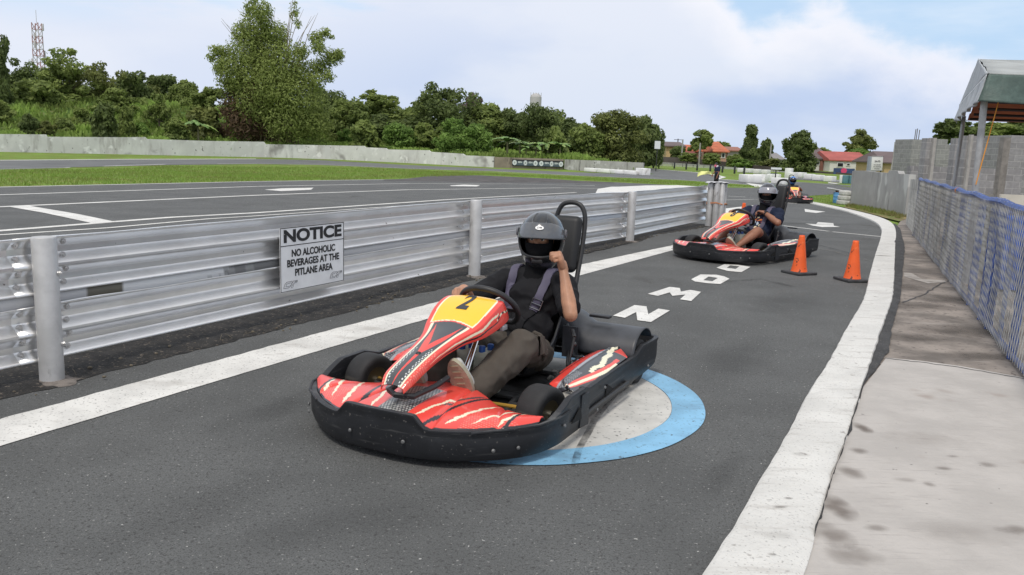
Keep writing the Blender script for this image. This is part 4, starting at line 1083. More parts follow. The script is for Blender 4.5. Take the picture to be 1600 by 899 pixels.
# banner with wheels and lettering
def banner():
    p0, p1 = G(800, ymap(800)), G(881, ymap(881)); a = AT(800, 249.2, p0.y); b = AT(880, 252.2, p1.y); a2 = AT(800, 259.2, p0.y); b2 = AT(880, 261.2, p1.y)
    off = Vector((0, -.16, 0)); c = (a+b+a2+b2)/4+off; ex = (b-a); L_ = ex.length; ang = math.atan2(ex.y, ex.x); H_ = (a-a2).length; tl = math.asin(ex.z/L_)
    t = empty('banner', c, 0, 'black banner with white wheels and lettering fixed on the brown wall', 'banner'); t.rotation_euler = (0, -tl, ang)
    mb = MB(); mb.box((0, 0, 0), (L_, .03, H_)); mb.build('panel', mat('banner_black', (.02, .022, .026), .6), t, False, False)
    mb = MB(); mb.box((0, -.020, -.06), (L_*.96, .004, H_*.62)); mb.build('band', mat('banner_slate', (.07, .10, .12), .6), t, False, False)
    mw = mat('banner_white', (.62, .66, .66), .6)
    for k, s in enumerate((-.45, -.24, -.045, .07, .27, .455)):
        mb = MB(); x = s*L_; r = H_*.40
        if k in (1, 4):
            P = []
            for i in range(16): a_ = 2*PI*i/16; rr = r*(1.12 if i % 2 else .85); P.append((x+rr*.75*math.cos(a_), -.024, rr*math.sin(a_)))
            mb.prism(P, (0, -.006, 0)); mb.lathe([(r*.3, -.034), (r*.45, -.034)], (x, 0, 0), 'Y', 16)
        else:
            P = [(x+r*.85*math.cos(2*PI*i/20), -.024, r*math.sin(2*PI*i/20)) for i in range(20)]; mb.prism(P, (0, -.006, 0))
        e = mb.build('emblem', mw, t, False, False)
        mb = MB(); P = [(x+r*.35*math.cos(2*PI*i/14), -.032, r*.42*math.sin(2*PI*i/14)) for i in range(14)]; mb.prism(P, (0, -.004, 0)); mb.build('hub_mark', mat('banner_grey', (.35, .38, .38), .6), e, False, False)
    for s in (-.345, -.14, .175, .365): text('lettering', 'EEN', mw, t, (s*L_, -.026, H_*.08), (1, 0, 0), (0, 0, 1), H_*.36, .002, .008)
banner()
# low white blocks in front of the grey wall
def block(px0, px1, pyb, h, depth, label, m=None, group='white painted blocks round the track', name='concrete_block', cat='block', slope=0, ang=0):
    a = G(px0, pyb); b = G(px1, pyb+slope); w_ = (b.xy-a.xy).length; c = (a+b)/2; 
    mb = MB(); mb.bbox((0, 0, h/2), (w_, depth, h), bev=min(.05, h*.12)); me = None
    o = mb.build(name, m or mat('block_white', (.74, .74, .73), .7, var=.1, vscale=1.5, streak=((.45, .44, .42), (2, 2, .8), .60, .72)), world=False)
    o.location = (c.x, c.y+depth/2, gz(c.y+depth/2)-.01); o.rotation_euler = (0, 0, math.atan2(b.y-a.y, b.x-a.x)+ang)
    return tag(o, label, cat, group)
ords = ['leftmost low white block at the foot of the grey wall', 'second low white block from the left at the foot of the grey wall', 'third low white block from the left at the foot of the grey wall', 'fourth low white block from the left at the foot of the grey wall', 'rightmost low white block at the end of the grey wall']
for i, (x0, x1, yb, h) in enumerate(((917, 936, 268.2, .36), (937, 958, 269.6, .36), (959, 979, 271.0, .36), (980, 999, 272.6, .36), (1000, 1011, 273.4, .62))):
    block(x0, x1, yb, h, .8, ords[i], slope=1.2)
block(1165, 1187, 285.6, .62, 1.6, 'wide low white block at the edge of the far grass', slope=.6)
block(1188, 1196, 284.6, .62, 1.2, 'slim white block just right of the widest white block')
block(1203, 1207.6, 283.6, .62, .5, 'narrow white panel left of the navy board'); block(1208, 1212.5, 283.4, .66, .5, 'upright navy board between two white panels', mat('navy', (.02, .03, .07), .6), None, 'board', 'board')
block(1213, 1217.5, 284, .62, .5, 'narrow white panel right of the navy board'); block(1215.5, 1228, 287.6, .46, 1.0, 'squat white block nearest the small distant kart')
for i, (x0, x1, yb) in enumerate(((1157, 1163, 269.5), (1169, 1175, 270.2), (1182, 1187, 271.2), (1195, 1201, 272.2))):
    block(x0, x1, yb, .5, .7, ['leftmost', 'second from left', 'third from left', 'rightmost'][i]+' of the four small white blocks behind the widest block', group='small white blocks behind the widest block')
block(1231, 1236, 279.0, 1.0, .6, 'tall narrow white block at the left end of the block row'); block(1236.5, 1243, 279.6, .62, .7, 'white block with its back against a taller narrow one')
for i, (x0, x1, yb) in enumerate(((1249, 1257, 277.2), (1263, 1270.5, 280.2), (1277, 1285, 282), (1295, 1303, 284.2))):
    block(x0, x1, yb, .50, .8, ['leftmost', 'second', 'third', 'rightmost'][i]+' of the spaced white blocks below the dark roadside wall', group='spaced white blocks below the roadside wall')
for i, (x0, x1, yb, m_) in enumerate(((1313, 1317.5, 286.4, None), (1318, 1323.5, 286.8, mat('teal_drum', (.10, .22, .27), .6)), (1327.5, 1332, 287.2, mat('teal_drum', (.10, .22, .27), .6)))):
    mb = MB(); a = G(x0, yb); b = G(x1, yb); r = (b-a).length/2; mb.lathe([(r*.94, 0), (r, .03), (r*.97, .3), (r, .33), (r*.97, .6), (r, .63), (r*.94, .70), (.001, .70)], (0, 0, 0), 'Z', 18)
    o = mb.build('drum', m_ or mat('block_white', (.7,)*3), world=False); o.location = (a+b)/2; tag(o, ['white drum beside the teal drums near the concrete wall', 'teal drum standing against the white drum', 'teal drum nearest the end of the concrete wall'][i], 'drum', 'drums by the far track')
# white board on a post
def board_on_post(px, pyb, pyt, Y, bw, bh, label, name='sign_board', m=None):
    b = AT(px, pyb, Y); b.z = gz(Y); top = AT(px, pyt, Y).z; t = empty(name, b, 0, label, 'board')
    mb = MB(); mb.tube([b, Vector((b.x, b.y, top-bh*.5))], .05, 8); mb.build('post', M_steel, t)
    mb = MB(); mb.box((b.x, b.y-.06, top-bh/2), (bw, .05, bh)); mb.build('board', m or mat('board_white', (.68, .70, .72), .6), t, smooth=False); return t
board_on_post(1211, 283, 262, 68, .85, .16, 'white lamp-like board on a thin post above the navy board')
board_on_post(1025, 262, 220.5, 92, .62, .85, 'white backboard on a slim post beside the dark rounded tree', 'basketball_backboard')
for i, px in enumerate((1053.5, 1072, 1089, 1109.5, 1128.5, 1147.5, 1162.5)):
    p = G(px, 263.6+i*1.6 if i < 6 else 273); mb = MB(); mb.bbox((0, 0, .42), (.20, .16, .84), bev=.03); o = mb.build('marker_post', mat('marker_dark', (.03, .032, .035), .7), world=False); o.location = p
    tag(o, 'small black marker post along the far track edge, %s from the left' % ['first', 'second', 'third', 'fourth', 'fifth', 'sixth', 'seventh'][i], 'marker post', 'black marker posts along the far track')
# dark roadside wall and mesh fence before it
P = [(1003, 243.5), (1060, 246.5), (1110, 250.5), (1160, 256), (1200, 260.5), (1245, 264.5), (1290, 268.5), (1345, 272)]
wall_strip('roadside_wall', [(Vector((AT(px, 250, 150-i*6).x, 150-i*6, gz(100))), AT(px, py, 150-i*6).z) for i, (px, py) in enumerate(P)], M_darkwall, .25, 'long dark boundary wall in front of the distant houses')
def mesh_fence():
    t = empty('mesh_fence', Vector((AT(1003, 260, 128).x, 128, -DIP)), 0, 'pale wire mesh fence across the far grass before the dark wall', 'fence')
    pts = [Vector((AT(px, 260, Y).x, Y, -DIP)) for px, Y in ((1003, 128), (1100, 122), (1200, 112), (1260, 106))]
    tops = [252, 258.5, 266.5, 271.5]; tz = [AT(px, ty, Y).z for px, Y, ty in zip((1003, 1100, 1200, 1260), (128, 122, 112, 106), tops)]
    m = mat('fence_wire', (.42, .43, .40), .6)
    for a, b, za, zb in zip(pts, pts[1:], tz, tz[1:]):
        mb = MB(); n = 9
        for j in range(n):
            k = j/(n-1); mb.tube([a.lerp(b, 0)+Vector((0, 0, (za-a.z)*k+.03)), b+Vector((0, 0, (zb-b.z)*k+.03))], .022, 4)
        L_ = (b-a).length; m_ = int(L_/.55)
        for j in range(m_): p = a.lerp(b, j/m_); z = za*(1-j/m_)+zb*j/m_; mb.tube([p, Vector((p.x, p.y, z))], .016, 3, cap=False)
        mb.build('mesh_panel', m, t, smooth=False)
        for j in range(6):
            p = a.lerp(b, j/6); z = za*(1-j/6)+zb*j/6; mb = MB(); mb.tube([p, Vector((p.x, p.y, z+.1))], .05, 6); mb.build('post', mat('fence_post_grey', (.12, .12, .12), .7), t)
mesh_fence()
# ------------------------------------------------------------------ houses
M_win = mat('window_glass', (.02, .022, .026), .2)
def house(name, px0, px1, pytop, Y, depth, wallc, roofc, ridge_h, label, wins=(), overhang=.5, hip=0.0, cat='house', group='houses beyond the dark wall', flat=False, pyshift=0.0):
    x0, x1 = AT(px0, 255, Y).x, AT(px1, 255, Y).x; zt_ = AT((px0+px1)/2, pytop, Y).z; zb = -DIP-.2; cx = (x0+x1)/2
    t = empty(name, (cx, Y, zb), 0, label, cat, group)
    mb = MB(); mb.box((cx, Y+depth/2, (zt_+zb)/2), (x1-x0, depth, zt_-zb)); wl = mb.build('wall', wallc, t, smooth=False)
    o = overhang; rz = zt_+ridge_h; h = hip*(x1-x0)/2
    mb = MB()
    a = [Vector((x0-o, Y-o, zt_-.02)), Vector((x1+o, Y-o, zt_-.02)), Vector((x1+o, Y+depth+o, zt_-.02)), Vector((x0-o, Y+depth+o, zt_-.02))]
    r = [Vector((x0-o+h, Y+depth/2, rz)), Vector((x1+o-h, Y+depth/2, rz))]
    lo = [p-Vector((0, 0, .18)) for p in a]
    vs = [mb.bm.verts.new(p) for p in a+r+lo]
    for f in ((0, 1, 5, 4), (2, 3, 4, 5), (1, 2, 5), (3, 0, 4), (6, 9, 8, 7), (0, 6, 7, 1), (1, 7, 8, 2), (2, 8, 9, 3), (3, 9, 6, 0)): mb.bm.faces.new([vs[i] for i in f])
    mb.build('roof', roofc, t, smooth=False)
    for (wx0, wx1, wy0, wy1) in wins:
        p = AT(wx0, wy0, Y); q = AT(wx1, wy1, Y)
        mb = MB(); mb.box(((p.x+q.x)/2, Y-.04, (p.z+q.z)/2), (abs(q.x-p.x)+.3, .10, abs(p.z-q.z)+.3)); fr = mb.build('window', mat('window_frame', (.6, .6, .58), .6), t, smooth=False)
        mb = MB(); mb.box(((p.x+q.x)/2, Y-.10, (p.z+q.z)/2), (abs(q.x-p.x), .04, abs(p.z-q.z))); mb.build('pane', M_win, fr, smooth=False)
    return t
R_red = mat('roof_red', (.36, .09, .075), .8, var=.15, vscale=.5); R_or = mat('roof_tile_orange', (.46, .13, .06), .8, var=.2, vscale=.6); R_br = mat('roof_brown', (.13, .095, .095), .8, var=.12, vscale=.4)
W_wh = mat('house_white', (.66, .64, .60), .8, var=.06, vscale=.4); W_tan = mat('house_tan', (.50, .36, .19), .8, var=.1, vscale=.4); W_sal = mat('house_salmon', (.46, .27, .20), .8, var=.1); W_brick = mat('house_brick', (.22, .10, .075), .85, var=.25, vscale=1.0)
house('white_building', 1297, 1357, 250.5, 132, 9, W_wh, R_red, 1.3, 'white two-storey building with a low red roof right of the round tree', [(1309, 1316.5, 255, 260.5), (1323.5, 1327, 256, 258.6), (1341, 1348.5, 256.3, 262.5)], overhang=.25)
house('brown_roofed_house', 1268, 1296.5, 247.5, 135, 12, W_wh, R_br, 2.0, 'white and brick house under a brown hipped roof beside the round tree', [(1274.5, 1279, 253, 257.4), (1286, 1292, 252.5, 255.6)], hip=.55)
mb = MB(); a = AT(1282.5, 249.5, 134.6); b = AT(1297, 262, 134.6); mb.box(((a.x+b.x)/2, 134.8, (a.z+b.z)/2-.4), (b.x-a.x, .3, a.z-b.z+.6)); o = mb.build('brick_porch', W_brick, smooth=False); origin_to(o, (b.x, 134.8, -DIP)); tag(o, 'brick porch bay on the front of the brown-roofed house', 'porch')
house('tan_house', 1383, 1422, 254, 118, 10, W_tan, R_br, 1.5, 'tan house with a brown roof rising behind the concrete wall', [(1404, 1407, 260, 263.5)], hip=.4)
house('tan_house', 1040, 1066, 228, 160, 12, W_tan, R_br, .8, 'tan building with a shallow roof just right of the dark rounded tree')
house('orange_roofed_house', 1071, 1093, 235.5, 158, 10, W_sal, R_or, 1.1, 'low house with orange tiles behind the airy tree', [(1080, 1083, 240, 243)], hip=.3)
house('villa', 1116, 1134, 236.5, 150, 9, W_sal, R_or, 1.3, 'salmon villa with an orange tiled roof left of the dark conical tree', [(1128.5, 1131.5, 240, 246)], hip=.5)
house('villa', 1109, 1124, 228.5, 162, 8, W_sal, R_or, .9, 'upper orange gable rising behind the salmon villa')
house('red_wall_building', 1059.5, 1088, 243.5, 152, 4, mat('red_brown', (.20, .065, .055), .85, var=.2), mat('red_brown', (.2,)*3), .8, 'dark red shed with a sloping top behind the boundary wall', hip=.1, overhang=.1)
house('green_roofed_house', 1136, 1156, 235, 165, 8, mat('house_grey', (.38, .36, .33), .8), mat('roof_rust', (.27, .12, .085), .8), .7, 'grey low house with a rust coloured roof edge behind shrubs', hip=.1)
house('grey_shed', 1195, 1222, 248.5, 148, 8, mat('house_grey', (.38,)*3), mat('roof_grey', (.22, .21, .21), .8), 1.1, 'grey roofed shed between the conical tree and the round tree', hip=.3)
def billboard():
    Y = 112; a = AT(1303, 261.6, Y); b = AT(1335.5, 263.4, Y); c = AT(1304, 272, Y); cx = (a.x+b.x)/2; w_ = b.x-a.x; h = a.z-c.z; cz = (a.z+c.z)/2-.1
    t = empty('billboard', (cx, Y, -DIP), 0, 'blue billboard with a pink disc in front of the white building', 'billboard')
    mb = MB(); mb.box((cx, Y, cz), (w_, .12, h)); p = mb.build('panel', mat('billboard_blue', (.05, .085, .20), .6, var=.4, vscale=.5), t, smooth=False)
    mb = MB(); mb.prism([(cx-.1*w_*0+(.46*h)*math.cos(2*PI*i/20)-.02*w_, Y-.07, cz+.15*h+.40*h*math.sin(2*PI*i/20)) for i in range(20)], (0, -.03, 0)); mb.build('disc', mat('billboard_pink', (.62, .06, .16), .6), p, smooth=False)
    mb = MB(); mb.box((cx+.02*w_, Y-.08, cz-.28*h), (w_*.62, .03, h*.10)); mb.build('caption_bar', mat('billboard_pale', (.6, .6, .65), .6), p, smooth=False)
    for s in (-.4, .4): mb = MB(); mb.tube([(cx+s*w_, Y+.12, -DIP-.1), (cx+s*w_, Y+.12, cz)], .08, 8); mb.build('leg', M_steel, t)
billboard()
def rules_sign():
    Y = 42; a = AT(1365.5, 244, Y); b = AT(1382.5, 246, Y); c = AT(1362.5, 267.5, Y); cx = (a.x+b.x)/2-.03; w_ = b.x-a.x; h = a.z-c.z; cz = (a.z+c.z)/2
    t = empty('sign_board', (cx, Y, gz(Y)), 0, 'white upright board with grey lettering above the concrete wall', 'sign')
    mb = MB(); mb.bbox((0, 0, cz-gz(Y)), (w_, .06, h), bev=.03); o = mb.build('panel', mat('sign_panel_white', (.70, .70, .69), .6), t, world=False)
    mb = MB(); mb.box((0, -.032, cz-gz(Y)+h*.47), (w_*.98, .01, h*.03)); mb.box((0, -.032, cz-gz(Y)-h*.47), (w_*.98, .01, h*.03)); mb.build('trim', M_steel, t, False, False)
    mg = mat('sign_grey', (.12, .12, .12), .6)
    text('lettering', '24-70', mg, t, (0, -.036, cz-gz(Y)+h*.15), (1, 0, 0), (0, 0, 1), h*.16, .004, .004)
    for k in range(3): text('lettering', ['NO HELMET', 'NO DRIVING', 'PITLANE'][k], mg, t, (0, -.036, cz-gz(Y)-h*(.08+.13*k)), (1, 0, 0), (0, 0, 1), h*.085, .004, .001)
    for s in (-1, 1): mb = MB(); mb.tube([(s*w_*.4, .05, 0), (s*w_*.4, .05, cz-gz(Y))], .03, 8); mb.build('leg', M_steel, t, world=False)
    t.rotation_euler = (0, math.radians(-1.5), math.radians(-4))
    mb = MB(); p = AT(1359.5, 244.5, 43); q = AT(1365, 266, 43); mb.box(((p.x+q.x)/2, 43, (p.z+gz(43))/2), (q.x-p.x+.1, .3, p.z-gz(43))); o = mb.build('column', mat('grey_column', (.30, .33, .37), .8)); origin_to(o, (p.x, 43, gz(43))); tag(o, 'blue-grey column standing left of the white lettered board', 'column')
rules_sign()
def thinpole(px, pyt, Y, r, label, name='utility_pole', arms=(), m=None, lean=0):
    b = AT(px, 255, Y); b.z = gz(Y) if Y < 60 else -DIP; top = AT(px, pyt, Y); t = empty(name, b, 0, label, 'pole', 'poles in the distance')
    mb = MB(); mb.tube([b, Vector((b.x+lean, b.y, top.z))], [r, r*.7], 8); mb.build('pole', m or mat('pole_concrete', (.32, .31, .29), .8), t)
    for dz in arms: mb = MB(); mb.box((b.x+lean, b.y, top.z-dz), (1.6, .1, .1)); mb.build('crossarm', M_steel, t)
thinpole(1064.5, 218, 145, .16, 'pale utility pole left of the airy tree'); thinpole(1057, 217, 170, .14, 'dark pole with crossarms above the tan building', arms=(.2, 1.0), m=M_steel)
thinpole(1092, 224, 140, .17, 'pale utility pole in front of the airy tree'); thinpole(1202.5, 224, 138, .15, 'utility pole right of the dark conical tree')
thinpole(1391, 230, 60, .06, 'thick leaning bar among the poles above the concrete wall', lean=.25); thinpole(1394.5, 222, 62, .035, 'tallest thin rod above the concrete wall'); thinpole(1397.5, 234, 60, .04, 'shortest thin rod above the concrete wall')
# water tower
def tower():
    Y = 170; a = AT(828, 160, Y); b = AT(846, 160, Y); r = (b.x-a.x)/2; top = AT(837, 146, Y).z; c = ((a.x+b.x)/2, Y, 0)
    t = empty('water_tower', (c[0], Y, -DIP), 0, 'pale grey domed water tower rising behind the trees', 'water tower')
    m = mat('tower_grey', (.42, .41, .40), .8, var=.12, vscale=.3, streak=((.28, .27, .26), (.8, .8, .1), .55, .7))
    mb = MB(); mb.lathe([(r*.98, -DIP), (r, top-1.0), (r*.99, top-.75)], c, seg=24); mb.build('shaft', m, t)
    mb = MB(); mb.lathe([(r*.99, top-.76), (r*.9, top-.45), (r*.6, top-.15), (r*.2, top), (.001, top)], c, seg=24); mb.build('dome', m, t)
    for k in range(5): mb = MB(); x = c[0]+r*(-.9+.45*k); mb.tube([(x, Y-r*.6, top-.5), (x, Y-r*.6, top+.1)], .05, 5); mb.build('rail_post', m, t)
tower()
def cell():
    Y = 210; b = AT(62, 118, Y); tp = AT(57, 36, Y); b.z = 2; w_ = .95
    t = empty('cell_tower', b, 0, 'red and white lattice mast with antennas above the trees at left', 'mast')
    mr, mw = mat('mast_red', (.34, .17, .15), .7), mat('mast_white', (.50, .48, .48), .7); H_ = tp.z-b.z; n = 16; x, y = b.x, b.y
    for k in range(n):
        z0, z1 = b.z+H_*k/n, b.z+H_*(k+1)/n; mb = MB(); s = w_*(1.15-.35*k/n); cs = [(x-s, y-s), (x+s, y-s), (x+s, y+s), (x-s, y+s)]
        for i in range(4):
            p, q = cs[i], cs[(i+1) % 4]; mb.tube([(*p, z0), (*p, z1)], .11, 4); mb.tube([(*p, z0), (*q, z0)], .07, 4); mb.tube([(*p, z0), (*q, z1)], .07, 4)
        mb.build('mast_section', mr if k % 2 else mw, t, smooth=False)
    for k in range(9):
        z = tp.z-1.0-k*2.1; mb = MB(); a_ = k*2.4; mb.bbox((x+1.5*math.cos(a_), y+1.5*math.sin(a_), z), (.35, .35, 1.7), bev=.05); mb.build('antenna', mw, t)
    mb = MB(); mb.tube([(x, y, tp.z), (x, y, tp.z+3.0)], .06, 5); mb.build('aerial', mw, t)
cell()
# ------------------------------------------------------------------ trees
def leafmat(name, dark, light):
    if name in MT: return MT[name]
    m = bpy.data.materials.new(name); m.use_nodes = True; nt = m.node_tree; N = nt.nodes; L = nt.links; N.clear()
    out = N.new('ShaderNodeOutputMaterial'); at = N.new('ShaderNodeAttribute'); at.attribute_name = 'tint'
    mx = N.new('ShaderNodeMix'); mx.data_type = 'RGBA'; L.new(at.outputs['Fac'], mx.inputs[0]); mx.inputs[6].default_value = (*dark, 1); mx.inputs[7].default_value = (*light, 1)
    d = N.new('ShaderNodeBsdfPrincipled'); d.inputs['Roughness'].default_value = .6; d.inputs['Specular IOR Level'].default_value = .25; L.new(mx.outputs[2], d.inputs['Base Color'])
    tr = N.new('ShaderNodeBsdfTranslucent'); L.new(mx.outputs[2], tr.inputs[0]); ms = N.new('ShaderNodeMixShader'); ms.inputs[0].default_value = .45
    L.new(d.outputs[0], ms.inputs[1]); L.new(tr.outputs[0], ms.inputs[2]); L.new(ms.outputs[0], out.inputs[0]); MT[name] = m; return m
LM = {'dark': leafmat('leaf_dark', (.075, .105, .034), (.195, .250, .080)), 'mid': leafmat('leaf_mid', (.115, .160, .042), (.285, .350, .100)), 'bright': leafmat('leaf_bright', (.11, .19, .04), (.25, .38, .09)),
      'olive': leafmat('leaf_olive', (.095, .115, .036), (.25, .28, .085)), 'bamboo': leafmat('leaf_bamboo', (.17, .215, .055), (.36, .43, .13)), 'dead': leafmat('leaf_dead', (.06, .038, .022), (.17, .115, .065)), 'pink': leafmat('leaf_pink', (.16, .12, .11), (.26, .20, .19))}
M_bark = mat('bark', (.10, .08, .06), .95, var=.4, vscale=6)
def leaves_mesh(name, lobes, size, n, rg, elong=1.6, droop=0.0, shell=.55, tintbase=None):
    """lobes: (centre Vector, radii Vector, weight tint)"""
    vs = []; fs = []; tint = []
    wts = [max(.05, (l[1].x*l[1].z)) for l in lobes]; tot = sum(wts)
    for l, w_ in zip(lobes, wts):
        c, r, tb = l; k = int(n*w_/tot)
        for _ in range(k):
            while True:
                d = Vector((rg.gauss(0, 1), rg.gauss(0, 1), rg.gauss(0, 1)))
                if d.length > .01: d.normalize(); break
            q = shell+(1-shell)*rg.random()**.6; q *= 1+.16*rg.gauss(0, 1)*(.6)
            p = c+Vector((d.x*r.x, d.y*r.y, d.z*r.z))*q
            nrm = (d+Vector((rg.gauss(0, .6), rg.gauss(0, .6), rg.gauss(0, .6)+.35))).normalized()
            t = nrm.orthogonal().normalized(); t = (Matrix.Rotation(rg.uniform(0, 6.28), 3, nrm) @ t); t.z -= droop; t.normalize(); b = nrm.cross(t).normalized()
            s = size*rg.uniform(.6, 1.35); i = len(vs)
            vs += [p-t*s*elong*.5, p+b*s*.5*.8, p+t*s*elong*.5, p-b*s*.5*.8]; fs.append((i, i+1, i+2, i+3))
            tv = max(0, min(1, tb+rg.gauss(0, .22))); tint += [tv]*4
    me = bpy.data.meshes.new(name); me.from_pydata(vs, [], fs); a = me.attributes.new('tint', 'FLOAT', 'POINT'); a.data.foreach_set('value', tint); return me
def crown_lobes(kind, rg):
    L_ = []
    if kind == 'round':
        for k in range(26):
            th = rg.uniform(0, 6.28); ph = rg.uniform(-.5, 1.35); d = Vector((math.cos(th)*math.cos(ph), math.sin(th)*math.cos(ph), math.sin(ph))); q = rg.uniform(.50, .78)
            r = rg.uniform(.20, .34); L_.append((d*q, Vector((r*1.1, r*1.1, r*.85)), rg.uniform(.25, .75)))
        L_.append((Vector((0, 0, 0)), Vector((.6, .6, .6)), .3))
        for k in range(7): th = k*.9; L_.append((Vector((math.cos(th)*.55, math.sin(th)*.55, -.62)), Vector((.34, .34, .3)), rg.uniform(.2, .6)))
    elif kind == 'uneven':
        for k in range(40):
            th = rg.uniform(0, 6.28); ph = rg.uniform(-.6, 1.4); d = Vector((math.cos(th)*math.cos(ph), math.sin(th)*math.cos(ph), math.sin(ph))); q = rg.uniform(.30, .95)
            r = rg.uniform(.12, .30); L_.append((d*q, Vector((r*1.15, r*1.15, r*.95)), rg.uniform(.15, .85)))
        L_.append((Vector((0, 0, -.1)), Vector((.5, .5, .5)), .3))
        for k in range(7): th = k*.9; L_.append((Vector((math.cos(th)*.55, math.sin(th)*.55, -.65)), Vector((.32, .32, .3)), rg.uniform(.2, .6)))
    elif kind == 'airy':
        for k in range(44):
            th = rg.uniform(0, 6.28); ph = rg.uniform(-.4, 1.5); d = Vector((math.cos(th)*math.cos(ph), math.sin(th)*math.cos(ph), math.sin(ph))); q = rg.uniform(.25, 1.05)
            r = rg.uniform(.10, .22); L_.append((d*q, Vector((r*1.3, r*1.3, r*.9)), rg.uniform(.2, .9)))
    elif kind == 'cone':
        for k in range(26):
            z = rg.uniform(-.9, .95); rr = (1-(z+.9)/1.95)*.75+.08; th = rg.uniform(0, 6.28); r = rg.uniform(.16, .28)
            L_.append((Vector((math.cos(th)*rr*.8, math.sin(th)*rr*.8, z)), Vector((r*1.1, r*1.1, r)), rg.uniform(.2, .7)))
        L_.append((Vector((0, 0, -.2)), Vector((.45, .45, .7)), .25))
    return L_
PROTO = {}
def proto(kind, seed, lm, rad):
    """crown mesh for a crown about rad metres in radius"""
    n = {'round': 8500, 'uneven': 8000, 'airy': 4600, 'cone': 7000}[kind]; sz = .34/rad
    b = round(rad/1.3)
    if rad < 2.2: n = int(n*.45)
    key = (kind, seed, b)
    if key not in PROTO:
        rg = random.Random(hash((kind, seed)) % 1000 if False else seed*17+len(kind)); PROTO[key] = leaves_mesh('crown', crown_lobes(kind, rg), .27/max(1.0, b*1.3), n, rg)
    me = PROTO[key].copy(); me.materials.append(LM[lm]); return me
def trunk_mesh(rg, H_, R_, lean=0.0, forks=5):
    mb = MB(); p = [Vector((0, 0, -.3))]; 
    for k in range(1, 6): p.append(Vector((lean*k/5+rg.uniform(-.05, .05)*H_*.3, rg.uniform(-.05, .05)*H_*.3, H_*k/5)))
    r0 = max(.09, H_*.028); mb.tube(p, [r0*1.3, r0, r0*.85, r0*.7, r0*.55, r0*.3], 8)
    for k in range(forks):
        a = rg.uniform(0, 6.28); s = p[rg.randint(2, 4)]; e = s+Vector((math.cos(a)*R_*rg.uniform(.4, .8), math.sin(a)*R_*rg.uniform(.4, .8), rg.uniform(.25, .6)*R_)); m_ = s.lerp(e, .5)+Vector((0, 0, -.08*R_))
        mb.tube([s, m_, e], [r0*.45, r0*.3, r0*.1], 6)
    return mb
def tree(name, px, pyt, pyb, hw, Y, kind, lm, seed, label, cat='tree', group=None, deep=None):
    """crown spans pyt..pyb px, half width hw px at depth Y"""
    k = Y/FPX; c = AT(px, (pyt+pyb)/2, Y); rx = hw*k; rz = (pyb-pyt)/2*k; x, y = c.x, Y; base = hz(x, y) if (x < 14 and y > wally(x)) else gz(y)
    t = empty(name, (x, y, base), 0, label, cat, group); rg = random.Random(seed*31+int(px))
    cr = bpy.data.objects.new('crown', proto(kind, seed, lm, (rx+rz)/2)); C.objects.link(cr); cr.parent = t; cr.location = (0, 0, c.z-base); cr.scale = (rx*1.12, (deep or rx)*.95, rz*1.12); cr.rotation_euler = (0, 0, rg.uniform(-.5, .5) if kind != 'round' else rg.uniform(0, 6.28))
    H_ = max(.5, c.z-base+rz*.2); link('trunk', trunk_mesh(rg, H_, min(rx, rz)).mesh('trunk'), M_bark, t, world=False)
    return t
TG = 'trees beyond the whitewashed wall'
